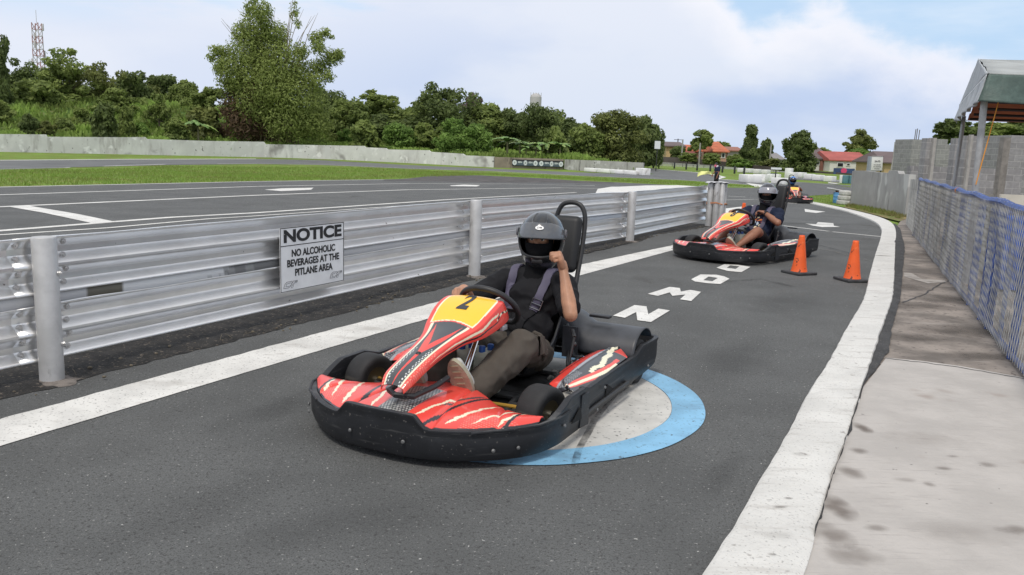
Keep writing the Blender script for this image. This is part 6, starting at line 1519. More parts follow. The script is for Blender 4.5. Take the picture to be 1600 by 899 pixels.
def bwall(x0, x1, yt, Y, depth, lab, m=None, step=0, name='block_wall', cat='block wall'):
    a = AT(x0, yt, Y); b = AT(x1, yt, Y); h = a.z; mb = MB(); w_ = b.x-a.x; z0 = gz(Y)
    if step:
        P = []; n = int(w_/.42); P = [(-w_/2, 0, z0-.1)]; x = -w_/2; P.append((x, 0, h))
        k = 0
        while x < w_/2-.43: x += .42; P.append((x, 0, h-.21*(k % 2))); k += 1; P.append((x, 0, h-.21*(k % 2)))
        P += [(w_/2, 0, h-.21*(k % 2)), (w_/2, 0, z0-.1)]; mb.prism(P, (0, depth, 0))
    else: mb.box((0, depth/2, (h+z0)/2), (w_, depth, h-z0+.1))
    o = mb.build(name, m or M_blk, smooth=False, world=False); o.location = ((a.x+b.x)/2, Y, 0); return tag(o, lab, cat, 'unfinished hollow block walls')
bwall(1426, 1447, 219.5, 39.6, 1.8, 'leftmost rough block pier with bare rods on top')
bwall(1448.5, 1459, 219, 23, .3, 'block panel right of the leftmost pier', m=M_blk); bwall(1459.5, 1464, 218.5, 22.9, .3, 'pale cast column left of the tent pole', M_ccol, name='column', cat='column')
bwall(1466, 1493, 217.5, 36.3, 1.4, 'block wall directly left of the far tent pole', step=1)
bwall(1494, 1507, 219, 24.5, .3, 'recessed block wall between the two tent poles'); bwall(1511, 1528, 215.5, 20, .3, 'block wall just left of the near tent pole'); bwall(1517.5, 1521.5, 214, 19.9, .12, 'thin cast column left of the near tent pole', M_ccol, name='column', cat='column')
bwall(1536, 1569, 215.5, 31.3, 1.2, 'broad block wall right of the near tent pole', step=1); bwall(1569.5, 1580, 218, 21, .2, 'plain rendered pier in the gap between block walls', mat('pier_grey', (.22, .205, .185), .9, var=.2), name='column', cat='column')
bwall(1581, 1640, 211.5, 28.0, 1.6, 'nearest block wall at the right edge of the picture', step=1)
bwall(1424, 1600, 262, 26, .3, 'low grey block wall running behind all the piers')
for i, (px, pt) in enumerate(((1428.5, 202), (1431, 201), (1434.5, 203))):
    p = AT(px, 220, 40.4); q = AT(px, pt, 40.4); mb = MB(); mb.tube([(p.x, 40.4, p.z-.3), (p.x+.02, 40.4, q.z)], .02, 6); o = mb.build('rebar', mat('rebar_grey', (.16, .15, .15), .7, metal=.3)); origin_to(o, (p.x, 40.4, p.z)); tag(o, ['left', 'middle', 'right'][i]+' of the three bare rods on the leftmost block pier', 'rod', 'bare rods on the leftmost pier')
# ------------------------------------------------------------------ tent
def tent():
    Yn, Yf = 9.5, 14.6
    nb = AT(1535.5, 160, Yn); fb = AT(1502.5, 191, Yf); ze = (AT(1545, 117.5, Yn).z); zv = nb.z
    t = empty('tent', Vector((nb.x, Yn, .01)), 0, 'grey and green canvas tent with an orange lining on steel poles', 'tent')
    xl = nb.x+.02; xf = fb.x-.0; xr = xl+6.0; Ym = (Yn+Yf)/2; zr = AT(1530, 93, Ym).z
    rl = Vector((AT(1531, 93, Ym).x+.0, Ym, zr)); rr = rl+Vector((6, 0, 0))
    nl = Vector((AT(1546, 117.5, Yn-.15).x, Yn-.15, ze)); nr = nl+Vector((6, 0, 0)); fl = Vector((AT(1507, 162, Yf).x, Yf+.1, AT(1507, 162, Yf).z)); fr_ = fl+Vector((6, 0, 0))
    Mg = mat('canvas_grey', (.33, .345, .34), .75, var=.14, vscale=3, bump=.3, bscale=5, bdist=.05); Mgr = mat('canvas_green', (.075, .115, .10), .6, var=.25, vscale=4, bump=.4, bscale=5, bdist=.06); Mo = mat('canvas_orange', (.50, .12, .025), .8, var=.15, vscale=2)
    def quad(p, q, r, s, sag=.05, nz=.02, nu=24, nv=14, seed=0):
        def f(u, v):
            a = p.lerp(q, u); b = s.lerp(r, u); c = a.lerp(b, v); return c+Vector((0, 0, -sag*math.sin(PI*v)*math.sin(PI*min(1, u*1.0))))+Vector((1, 1, 1))*nz*noise.noise(c*1.6+Vector((seed, 0, 0)))
        mb = MB(); mb.grid(f, nu, nv); return mb
    quad(rl, rr, nr, nl, .05).build('front_roof', Mg, t, solid=.012, fix=False); quad(rl, rr, fr_, fl, .05, seed=3).build('back_roof', Mg, t, solid=.012, fix=False)
    mb = quad(rl, nl, Vector((nl.x-.01, nl.y, nl.z-.02)), fl, 0)
    mb = MB(); gl = lambda u, v: rl.lerp(fl.lerp(nl, u), v)+Vector((-.02, 0, .02*noise.noise(Vector((u*5, v*5, 2))))); mb.grid(gl, 20, 14); mb.build('end_gable', mat('canvas_pale', (.42, .44, .46), .7, var=.12, vscale=4, bump=.3, bscale=6, bdist=.05), t, solid=.01, fix=False)
    # valances
    lo = nb+Vector((.0, -.15, 0))
    def val(u, v):
        x = nl.x-.02+u*6.0; drop = (ze-zv)*(.98+.03*math.sin(u*34)+.05*math.sin(u*11)); w_ = .05*math.sin(u*60)*v+.06*math.sin(u*23)*v
        tuck = max(0, 1-u*14)*v*.10; return (x-tuck, Yn-.17-w_-.03*v, ze-.01-drop*v)
    mb = MB(); mb.grid(val, 160, 14); mb.build('front_valance', Mgr, t, solid=.01, fix=False)
    def val2(u, v):
        a = nl.lerp(fl, u); dz = (ze-zv)*(1-u)+(fl.z-fb.z)*u; return a+Vector((-.03-.05*v-.04*math.sin(u*30)*v, 0, -dz*v*(1.0+.04*math.sin(u*26))-.01))
    mb = MB(); mb.grid(val2, 60, 14); mb.build('side_valance', mat('canvas_pale', (.4,)*3), t, solid=.01, fix=False)
    mb = MB(); mb.grid(lambda u, v: (nl.x*(1-v)+fl.x*v+.06+u*5.9, Yn-.05+v*(Yf-Yn), zv+.06+.10*math.sin(PI*v)+.02*math.sin(v*30)), 12, 40); mb.build('lining', Mo, t, solid=.008, fix=False)
    mp_ = mat('tent_pole', (.40, .40, .40), .5, metal=.4, var=.12, vscale=10)
    mb = MB(); mb.tube([Vector((AT(1530, 280, Yn).x, Yn, .0)), Vector((nb.x+.01, Yn, ze-.05))], .038, 12); mb.build('pole', mp_, t)
    mb = MB(); mb.tube([Vector((AT(1490, 276, Yf).x, Yf, .0)), Vector((fb.x+.03, Yf, fb.z+.1))], .034, 12); mb.build('pole', mp_, t)
    for k in (1, 2): 
        mb = MB(); mb.tube([Vector((nb.x+2.6*k, Yn, 0)), Vector((nb.x+2.6*k, Yn, ze-.05))], .038, 12); mb.build('pole', mp_, t)
        mb = MB(); mb.tube([Vector((fb.x+2.6*k, Yf, 0)), Vector((fb.x+2.6*k, Yf, fb.z+.1))], .034, 12); mb.build('pole', mp_, t)
    for k in range(4): y = Yn+.3+k*1.35; mb = MB(); mb.tube([(nl.x+(fl.x-nl.x)*(y-Yn)/(Yf-Yn)+.1, y, zv+.03), (nl.x+5.9, y, zv+.03)], .02, 8); mb.build('crossbar', M_steel, t)
    mb = MB(); mb.tube([(nb.x+.16, Yn-.05, zv+.1), (nb.x+.02, Yn-.04, 1.15)], .006, 6); mb.build('rope', mat('rope_orange', (.72, .30, .04), .7), t)
tent()
# ------------------------------------------------------------------ people
def blob(name, prims, voxel, smooth_it, m, parent, wrinkle=None, seed=0):
    """one continuous surface grown round chains of spheres; prims: ('c', [(p, r)...]) tapered limb, ('e', centre, radii, rotation)"""
    mb = MB()
    for pr in prims:
        if pr[0] == 'c':
            ch = [(Vector(p), r) for p, r in pr[1]]
            for p, r in ch: mb.ball(p, r, 14, 8)
            for (p, r), (q, s) in zip(ch, ch[1:]):
                if (q-p).length > 1e-4: mb.tube([p, q], [r, s], 14)
        else:
            mb.ball(pr[1], pr[2], 20, 14, pr[3] if len(pr) > 3 else None)
    me = mb.mesh('tmp'); o = bpy.data.objects.new('tmp', me); C.objects.link(o)
    md = o.modifiers.new('r', 'REMESH'); md.mode = 'VOXEL'; md.voxel_size = voxel
    if smooth_it: sm_ = o.modifiers.new('s', 'SMOOTH'); sm_.factor = .5; sm_.iterations = smooth_it
    dg = bpy.context.evaluated_depsgraph_get(); out = bpy.data.meshes.new_from_object(o.evaluated_get(dg)); bpy.data.objects.remove(o)
    out.name = name
    if wrinkle:
        amp, sc = wrinkle; nr = [v.normal.copy() for v in out.vertices]
        for v, n_ in zip(out.vertices, nr):
            p = v.co*sc+Vector((seed, seed*2, 0)); w_ = noise.noise(p)+.5*noise.noise(p*2.1); w_ = (1-abs(w_)*2.2)
            v.co += n_*amp*w_
    return link(name, out, m, parent, True, False, 180)
def hand(wrist, d, n, side, curl, scale=1.0, spread=.10, thumb_in=.6):
    """d: hand direction, n: palm normal (palm faces n), side: +1 thumb on +b, b = d x n"""
    d = Vector(d).normalized(); n = Vector(n); n = (n-d*n.dot(d)).normalized(); b = d.cross(n)*side; W_ = Vector(wrist); k = scale; P = []
    P.append(('c', [(W_, .027*k), (W_+d*.03*k, .027*k)]))
    for j, (ob, ln) in enumerate(((.031, .088), (.0105, .092), (-.0105, .088), (-.031, .080))):
        root = W_+d*ln*k+b*ob*k; P.append(('c', [(W_+d*.02*k+b*ob*.6*k, .017*k), (W_+d*.06*k+b*ob*k, .0165*k), (root, .0125*k)]))
        p = root; a = 0; seg = [(.040, .026, .022), (.044, .029, .023), (.041, .027, .022), (.032, .021, .019)][j]; ch = [(p, .0104*k)]
        for q in range(3):
            a += curl*(1.0 if q else .95)*(1+.06*j); dd = d*math.cos(a)+n*math.sin(a)+b*spread*(1.5-j)*.15
            p = p+dd.normalized()*seg[q]*k; ch.append((p, (.0094, .0087, .0080)[q]*k))
        P.append(('c', ch))
    t0 = W_+d*.028*k+b*.026*k; t1 = t0+(d*.75+b*.75+n*.25).normalized()*.036*k; t2 = t1+(d*(1-thumb_in)+b*.15+n*thumb_in*1.1-b*thumb_in*.45).normalized()*.032*k; t3 = t2+(d*(.6-thumb_in*.4)-b*thumb_in+n*thumb_in*.35).normalized()*.026*k
    P.append(('c', [(t0, .017*k), (t1, .0135*k), (t2, .0115*k), (t3, .0095*k)]))
    return P
M_skin = mat('skin', (.40, .205, .125), .5, var=.22, vscale=9, bump=.15, bscale=120, bdist=.001, spec=.4)
M_skin2 = mat('skin_deep', (.28, .130, .080), .5, var=.12, vscale=9, bump=.15, bscale=120, bdist=.001, spec=.4)
M_tshirt = mat('tshirt_black', (.012, .012, .014), .85, bump=.2, bscale=260, bdist=.001, spec=.2)
M_navy = mat('tshirt_navy', (.012, .018, .040), .8, bump=.2, bscale=260, bdist=.001, spec=.2)
M_trou = mat('trousers_brown', (.078, .067, .056), .85, var=.10, vscale=8, bump=.35, bscale=240, bdist=.001, spec=.2)
M_short = mat('shorts_dark', (.014, .014, .016), .85, spec=.2)
M_sole = mat('shoe_sole', (.36, .34, .25), .7, var=.15, vscale=20, bump=.6, bscale=60, bdist=.004); M_shoe = mat('shoe_grey', (.50, .50, .47), .6)
M_bala = mat('balaclava', (.008, .008, .009), .9, spec=.1)
M_strap = mat('strap_purple', (.078, .070, .112), .7, bump=.5, bscale=90, bdist=.002)
def helmet(par, c, yaw, pitch, shell, visor_m, k=1.0, raised=True, logo=True):
    t = empty('helmet', c, 0); t.rotation_euler = (0, pitch, yaw); t.parent = par
    def surf(az, el, off=0.0):
        ca, sa, ce, se = math.cos(az), math.sin(az), math.cos(el), math.sin(el)
        rx = .158 if ca > 0 else .160; ry = .128; rz_ = .152 if se > 0 else .185
        chin = max(0, -se)*max(0, ca)**1.5; x = (rx+off)*ca*ce*(1+.22*chin); y = (ry+off)*sa*ce*(1-.10*max(0, -se)); z = (rz_+off)*se
        return Vector((x, y, z))*k
    mb = MB(); nu, nv = 120, 80; lo, hi = math.radians(-60), math.radians(90)
    vs = mb.grid(lambda u, v: surf(2*PI*u-PI, lo+(hi-lo)*v), nu, nv, closeu=True)
    def inport(az, el):
        return (abs(az)/math.radians(70))**2.8+(abs(el-math.radians(-3))/math.radians(21))**2.4 < 1
    # pull grid vertices near the port boundary onto it, then cut
    kill = []
    mb.bm.faces.ensure_lookup_table()
    for f in list(mb.bm.faces):
        c_ = f.calc_center_median()/k; az = math.atan2(c_.y/.128, c_.x/.158); el = math.asin(max(-1, min(1, c_.z/(.152 if c_.z > 0 else .185))))
        if inport(az, el): kill.append(f)
    bmesh.ops.delete(mb.bm, geom=kill, context='FACES')
    mb.build('shell', shell, t, world=False, solid=.012*k, angle=60)
    ring = []
    for i in range(72):
        a = 2*PI*i/72; ca, sa = math.cos(a), math.sin(a); az = math.radians(70)*math.copysign(abs(ca)**(2/2.8), ca); el = math.radians(-3)+math.radians(21)*math.copysign(abs(sa)**(2/2.4), sa); ring.append(surf(az, el, .002))
    mb = MB(); mb.tube(ring, .0065*k, 8, closed=True); mb.build('port_trim', M_pad, t, world=False)
    mb = MB(); mb.tube([surf(2*PI*i/40-PI, lo, -.002) for i in range(40)], .009*k, 8, closed=True); mb.build('lower_trim', M_pad, t, world=False)
    e0, e1 = (math.radians(9), math.radians(43)) if raised else (math.radians(-1), math.radians(34))
    def vis(u, v):
        az = math.radians(-84+168*u); s = abs(az)/math.radians(84); tap = s**3.2; a0 = e0-math.radians(6)*s*s+math.radians(2)*(1-s); a1 = e1-math.radians(24)*tap
        return surf(az, a0+(a1-a0)*v, .013-.003*tap)
    mb = MB(); mb.grid(vis, 60, 18); v_ = mb.build('visor', visor_m, t, world=False, solid=.0025*k, angle=70, fix=False)
    mb = MB(); mb.tube([vis(i/50, 0) for i in range(51)], .0028*k, 6); mb.build('visor_edge', M_plas, v_, world=False)
    for s in (-1, 1):
        mb = MB(); p = surf(s*math.radians(84), math.radians(14), .010); mb.tube([p, p+Vector((0, s*.010*k, 0))], [.026*k, .022*k], 20); mb.build('visor_pivot', mat('pivot_grey', (.10, .10, .11), .4), t, world=False)
    # moulded ridges and top vent
    for s in (-1, 1):
        mb = MB(); mb.tube([surf(s*math.radians(24+i*2.0), math.radians(44+i*4.2), .003) for i in range(9)], [.003]+[.007]*7+[.003], 6); mb.build('ridge', shell, t, world=False)
    mb = MB(); p = surf(0, math.radians(-33), .0); mb.bbox(p, (.02*k, .06*k, .022*k), bev=.005); mb.build('chin_vent', M_pad, t, world=False)
    if logo:
        az = math.radians(4); el = math.radians(31); p = surf(az, el, .0185); ex = (surf(az+.05, el, .018)-surf(az-.05, el, .018)).normalized(); ey = (surf(az, el+.05, .018)-surf(az, el-.05, .018)).normalized(); nz_ = ex.cross(ey)
        mb = MB(); mb.prism([p+ex*.0235*k*math.cos(2*PI*i/28)+ey*.0125*k*math.sin(2*PI*i/28) for i in range(28)], nz_*.0015); lg = mb.build('logo_oval', mat('logo_white', (.72, .72, .72), .4), v_, world=False, smooth=False)
        if nz_.x < 0: nz_ = -nz_
        text('lettering', 'LTM', mat('sign_black', (.015,)*3), lg, p+nz_*.0035, ex, ey, .0125*k, .0006, .0003, sx=1.2)
    return t
def strap(par, shirt, pts, wd, m, name='harness_strap', off=.010, from_dir=(1, 0, .25)):
    """a belt laid on the shirt surface along guide points"""
    from mathutils.bvhtree import BVHTree
    bv = BVHTree.FromPolygons([v.co for v in shirt.data.vertices], [p.vertices for p in shirt.data.polygons])
    P = [Vector(p) for p in pts]; S = []
    for i in range(len(P)-1):
        p0, p1, p2, p3 = P[max(i-1, 0)], P[i], P[i+1], P[min(i+2, len(P)-1)]
        for j in range(8): t = j/8; S.append(.5*((2*p1)+(p2-p0)*t+(2*p0-5*p1+4*p2-p3)*t*t+(3*p1-p0-3*p2+p3)*t**3))
    S.append(P[-1]); C_ = []; Nn = []
    for p in S:
        q, n_, _, _ = bv.find_nearest(p)
        C_.append(q+n_*off); Nn.append(n_)
    for _ in range(3):
        C_ = [C_[0]]+[(C_[i-1]+C_[i]*2+C_[i+1])/4 for i in range(1, len(C_)-1)]+[C_[-1]]; Nn = [Nn[0]]+[(Nn[i-1]+Nn[i]*2+Nn[i+1]).normalized() for i in range(1, len(Nn)-1)]+[Nn[-1]]
    mb = MB(); prev = None
    for i, (c, n_) in enumerate(zip(C_, Nn)):
        t = (C_[min(i+1, len(C_)-1)]-C_[max(i-1, 0)]).normalized(); b = t.cross(n_).normalized(); w_ = wd*(1+.05*math.sin(i*1.9)); puff = .004*abs(math.sin(i*.9))
        row = [mb.bm.verts.new(c+b*w_*s+n_*z) for s, z in ((-.5, -.004), (-.46, .004+puff), (0, .008+puff), (.46, .004+puff), (.5, -.004), (0, -.008))]
        if prev:
            for j in range(6): mb.bm.faces.new((prev[j], prev[(j+1) % 6], row[(j+1) % 6], row[j]))
        prev = row
    return mb.build(name, m, par, world=False), C_, Nn
def driver(kart, label, P):
    bpy.context.view_layer.update()
    t = empty('person', kart.location, kart.rotation_euler.z, label, 'person', 'kart drivers'); V_ = Vector; hi = P['hi']; vx = .0036 if hi else .008
    sk, sh_m, tr_m = P['skin'], P['shirt'], P['legs']; w_ = P.get('bulk', 1.0); dx = P.get('dx', 0)
    S = {k: V_(v)+V_((dx, 0, 0)) for k, v in dict(pel=(-.44, 0, .205), bel=(-.50, 0, .33), che=(-.565, 0, .49), nb=(-.605, 0, .62), hd=P.get('head', (-.635, -.005, .845))).items()}
    shl, shr = V_((-.595+dx, .185*w_, .585)), V_((-.575+dx, -.185*w_, .585))
    el_l, wr_l, el_r, wr_r = [V_(P[k]) for k in ('elbow_l', 'wrist_l', 'elbow_r', 'wrist_r')]
    kl, kr, al, ar = [V_(P[k]) for k in ('knee_l', 'knee_r', 'ankle_l', 'ankle_r')]; hl, hr = V_((-.42+dx, .10, .19)), V_((-.42+dx, -.10, .19))
    # body: torso, neck, head, arms, hands, legs in one surface
    Q = [('e', S['pel'], (.12, .15, .10)), ('e', S['bel'], (.10, .13*w_, .13)), ('e', S['che'], (.10, .15*w_, .14)), ('c', [(shl, .045), (S['nb']+V_((0, 0, -.02)), .045), (shr, .045)]), ('c', [(S['che'], .08), (S['nb'], .055), (S['nb'].lerp(S['hd'], .45), .052), (S['hd'], .06)])]
    yw = P.get('yaw', .24); Rz = Matrix.Rotation(yw, 3, 'Z'); F = Rz @ V_((1, 0, -.05)); Lf = Rz @ V_((0, 1, 0)); hd = S['hd']
    Q += [('e', hd+V_((0, 0, .025)), (.098, .078, .105), Rz), ('e', hd+F*.030+V_((0, 0, -.045)), (.065, .058, .070), Rz), ('c', [(hd+F*.085+V_((0, 0, .018)), .012), (hd+F*.105+V_((0, 0, -.022)), .014)]), ('c', [(hd+F*.078+V_((0, 0, -.06)), .014), (hd+F*.07+Lf*.015+V_((0, 0, -.06)), .010)]), ('c', [(hd+F*.078-Lf*.035+V_((0, 0, .036)), .014), (hd+F*.086+V_((0, 0, .034)), .013), (hd+F*.078+Lf*.035+V_((0, 0, .036)), .014)])]
    Q += [('e', hd+s*Lf*.078+V_((-.0, 0, .0)), (.02, .012, .03), Rz) for s in (-1, 1)]
    fat = P.get('arm', 1.0)
    for s_, e_, w2 in ((shl, el_l, wr_l), (shr, el_r, wr_r)):
        m1 = s_.lerp(e_, .45); m2 = e_.lerp(w2, .30)
        Q.append(('c', [(s_, .056*fat), (m1, .048*fat), (e_, .040*fat), (m2, .043*fat), (e_.lerp(w2, .7), .032*fat), (w2, .025*fat)]))
    Q += P['hand_l'] + P['hand_r']
    for h_, k_, a_ in ((hl, kl, al), (hr, kr, ar)):
        Q.append(('c', [(h_, .085), (h_.lerp(k_, .5), .075*fat), (k_, .056*fat), (k_.lerp(a_, .28), .058*fat), (k_.lerp(a_, .7), .040*fat), (a_, .034)]))
    body = blob('body', Q, vx, 2, sk, t)
    # eyes
    for s in (-1, 1):
        e = hd+F*.0855+Lf*.031*s+V_((0, 0, .014)); mb = MB(); mb.ball(e, (.010, .014, .008), 12, 8, Rz); eo = mb.build('eye', mat('eye_white', (.55, .52, .48), .3), t, world=False)
        mb = MB(); mb.ball(e+F*.0065, .0058, 10, 6); mb.build('iris', M_black, eo, world=False)
        mb = MB(); mb.tube([hd+F*.091+Lf*s*.012+V_((0, 0, .036)), hd+F*.092+Lf*s*.03+V_((0, 0, .040)), hd+F*.080+Lf*s*.048+V_((0, 0, .035))], [.003, .0045, .002], 6); mb.build('eyebrow', M_black, t, world=False)
    # balaclava: covers all of the head except a slit at the eyes
    def bl(u, v):
        az = 2*PI*u-PI; el = -PI/2+PI*v; d = Rz @ V_((math.cos(az)*math.cos(el)*.116, math.sin(az)*math.cos(el)*.088, math.sin(el)*(.125 if el > 0 else .145))); return hd+V_((0, 0, .0))+d+F*.035*max(0, -math.sin(el))**.6*max(0, math.cos(az))
    mb = MB(); vs = mb.grid(bl, 64, 48, closeu=True); kill = []
    for f in mb.bm.faces:
        c = Rz.transposed() @ (f.calc_center_median()-hd)
        if c.x > 0 and abs(c.y) < .066 and -.012 < c.z < .052: kill.append(f)
    bmesh.ops.delete(mb.bm, geom=kill, context='FACES'); mb.tube([hd+V_((0, 0, -.06)), S['nb']+V_((0, 0, .035)), S['nb']+V_((0, 0, -.01))], [.080, .074, .098], 24, cap=False)
    mb.build('balaclava', M_bala, t, world=False, angle=80)
    # shirt with sleeves
    Q = [('e', S['pel']+V_((0, 0, .02)), (.135, .165*w_, .10)), ('e', S['bel'], (.125, .158*w_, .15)), ('e', S['che'], (.122, .172*w_, .155)), ('c', [(S['bel'], .12*w_), (S['che'], .118*w_)]), ('c', [(shl, .070), (S['nb']+V_((0, .09, -.022)), .070), (S['nb']+V_((0, -.09, -.022)), .070), (shr, .070)]), ('c', [(S['che']+V_((0, 0, .05)), .10), (S['nb']+V_((0, 0, -.02)), .078), (S['nb']+V_((-.01, 0, .015)), .076)])]
    Q += [('e', S['che']+V_((.03, s*.07, .02)), (.09, .08, .09)) for s in (-1, 1)]
    for s_, e_, sl in ((shl, el_l, P.get('sl_l', .62)), (shr, el_r, P.get('sl_r', .62))):
        Q.append(('c', [(s_, .073*fat), (s_.lerp(e_, sl*.55), .068*fat), (s_.lerp(e_, sl), .062*fat)]))
        if sl > 1: w2 = wr_r if e_ == el_r else wr_l; Q.append(('c', [(e_, .058), (e_.lerp(w2, sl-1), .050)]))
    shirt = blob('shirt', Q, .007 if hi else .010, 5, sh_m, t, (.0095, 9.0), 1.3)
    # legs clothing
    Q = [('e', V_((-.42+dx, 0, .19)), (.145, .18, .095))]
    cov = P.get('cover', 1.0)
    for h_, k_, a_ in ((hl, kl, al), (hr, kr, ar)):
        if cov >= 1: Q.append(('c', [(h_, .100), (h_.lerp(k_, .5), .092), (h_.lerp(k_, .85), .080), (k_, .084), (k_.lerp(a_, .3), .086), (k_.lerp(a_, .7), .078), (k_.lerp(a_, .93), .070)]))
        else: Q.append(('c', [(h_, .100), (h_.lerp(k_, cov*.5), .092), (h_.lerp(k_, cov), .084)]))
    tro = blob('trousers' if cov >= 1 else 'shorts', Q, .008 if hi else .010, 4, tr_m, t, (.0115, 8.0), 4.0)
    # shoes: sole plate facing forward, upper behind it
    for s, a_, toe in ((1, al, V_(P['toe_l'])), (-1, ar, V_(P['toe_r']))):
        ax = (toe-a_).normalized(); fw = (V_((1, 0, 0))-ax*ax.x).normalized(); sd = ax.cross(fw); heel = a_-ax*.035+fw*.045; ln = (toe-heel).length
        def outline(k, off, grow=0.0):
            P_ = []
            for i in range(36):
                a2 = 2*PI*i/36; u = .5-.5*math.cos(a2); w2 = (.042+.016*math.sin(PI*u*.62+.5*u))*(1 if True else 1)+grow; x = heel+ax*(ln*u*(1+2*grow)-grow*ln*.0); P_.append(x+sd*w2*math.sin(a2)**1*1.0+fw*off)
            return P_
        mb = MB(); mb.prism([p for p in outline(0, .0)], fw*.022); r_ = mb.build('shoe_sole', M_sole, t, world=False, smooth=False)
        mb = MB()
        for j in range(7): c = heel+ax*ln*(.12+.125*j)+fw*.0235; mb.box(c, (.006, .045, .008), Matrix((fw, sd, ax)).transposed())
        mb.build('tread', mat('tread_tan', (.32, .26, .18), .8), r_, world=False, smooth=False)
        Q = [('c', [(heel+ax*.035-fw*.035, .036), (heel+ax*ln*.45-fw*.030, .036), (heel+ax*ln*.85-fw*.015, .028)]), ('c', [(a_, .042), (heel+ax*.05-fw*.02, .036)])]
        blob('shoe_upper', Q, .006, 3, P.get('shoe', M_shoe), t)
    helmet(t, hd+V_((-.01, .012, .004)), yw, P.get('hpitch', .06), P['shell'], P['visor'], 1.065 if hi else 1.0, logo=hi)
    return t, shirt, tro
M_shell = mat('helmet_black', (.016, .017, .019), .22, coat=.6, var=.2, vscale=5, spec=.5, streak=((.07, .07, .075), (9, 9, 9), .66, .78)); M_visor = mat('visor_smoke', (.095, .10, .11), .14, spec=.8, coat=.5, alpha=.90, var=.15, vscale=12)
M_shell2 = mat('helmet_graphite', (.030, .030, .036), .18, coat=.6); M_visor2 = mat('visor_silver', (.24, .24, .27), .16, spec=.9, coat=.5)
M_shell3 = mat('helmet_blue', (.03, .17, .50), .25, coat=.4, streak=((.02, .05, .14), (8, 8, 8), .56, .66))
# driver of the nearest kart: left fist raised, right hand on the wheel
wl = Vector((-.455, .235, .705)); el = Vector((-.325, .345, .475))
fd = (Vector((-.015, -.055, .05))).normalized()
hl_ = hand(wl, Vector((.10, -.25, .9)), Vector((.35, -.9, -.1)), -1, 1.38, 1.08, thumb_in=.75)
rw = Vector((-.075, -.205, .600))
hr_ = hand(rw, Vector((.93, .28, .12)), Vector((.15, .25, -1)), -1, .80, .95, thumb_in=.35)
d1, sh1, bd1 = driver(kart1, 'kart driver in black shirt and brown trousers raising a clenched fist', dict(hi=True, skin=M_skin, shirt=M_tshirt, legs=M_trou, elbow_l=el, wrist_l=wl, elbow_r=(-.36, -.335, .475), wrist_r=rw, hand_l=hl_, hand_r=hr_,
    knee_l=(.035, .215, .350), knee_r=(.04, -.20, .32), ankle_l=(.375, .115, .165), ankle_r=(.44, -.13, .20), toe_l=(.475, .075, .385), toe_r=(.60, -.135, .40), shell=M_shell, visor=M_visor, sl_r=1.25, sl_l=.74, yaw=.26))
st1, c1, n1 = strap(kart1, sh1, [(-.66, .10, .66), (-.60, .105, .675), (-.53, .10, .62), (-.46, .085, .52), (-.43, .06, .44)], .050, M_strap)
st2, c2_, n2 = strap(kart1, sh1, [(-.66, -.12, .66), (-.60, -.125, .675), (-.52, -.13, .60), (-.45, -.12, .50), (-.42, -.09, .42)], .050, M_strap)
for nm, pp in (('lower_strap', [(-.43, .06, .44), (-.42, .02, .38), (-.41, -.01, .33)]), ('lower_strap', [(-.42, -.09, .42), (-.42, -.05, .36), (-.41, -.01, .33)])):
    strap(kart1, sh1, pp, .040, M_short, nm, .007)
def buckle(par, c, n_, t_, k=1.0):
    b = n_.cross(t_).normalized(); R = Matrix((t_, b, n_)).transposed(); mb = MB(); s = .030*k
    pr = [c+n_*.012+t_*x*s+b*y*s for x, y in ((-1, -1), (1, -1), (1, 1), (-1, 1))]; mb.tube(pr, .0035, 6, closed=True); mb.tube([c+n_*.012-b*s, c+n_*.012+b*s], .003, 6); mb.build('buckle', mat('buckle_grey', (.25, .25, .26), .3, metal=.8), par, world=False)
strap(d1, bd1, [(-.20, .235, .30), (-.14, .25, .32), (-.08, .255, .335), (-.04, .255, .34)], .11, M_trou, 'cargo_pocket', .004)
strap(d1, bd1, [(-.21, .17, .36), (-.205, .225, .335), (-.20, .265, .28), (-.195, .27, .22)], .028, M_trou, 'pocket_flap', .009)
buckle(kart1, c1[-7], n1[-7], (c1[-5]-c1[-9]).normalized())
# driver of the second kart: bare legs in shorts, left hand in front of chest
lw = Vector((-.42, .10, .60)); le = Vector((-.36, .34, .48)); rw = Vector((-.08, -.19, .61))
d2, sh2, bd2 = driver(kart2, 'kart driver in printed navy shirt and shorts with one hand at the chest', dict(hi=False, skin=M_skin2, shirt=M_navy, legs=M_short, elbow_l=le, wrist_l=lw, elbow_r=(-.34, -.33, .47), wrist_r=rw, hand_l=hand(lw, Vector((.05, -.95, .15)), Vector((.25, -.05, -1)), -1, .75, 1.0), hand_r=hand(rw, Vector((.93, .28, .12)), Vector((.15, .25, -1)), -1, .80),
    knee_l=(-.01, .23, .37), knee_r=(.02, -.20, .33), ankle_l=(.36, .125, .155), ankle_r=(.44, -.13, .20), toe_l=(.485, .085, .33), toe_r=(.62, -.135, .36), shell=M_shell2, visor=M_visor2, bulk=1.18, arm=1.15, cover=.72, sl_l=.72, sl_r=.72, yaw=.55, dx=.0))
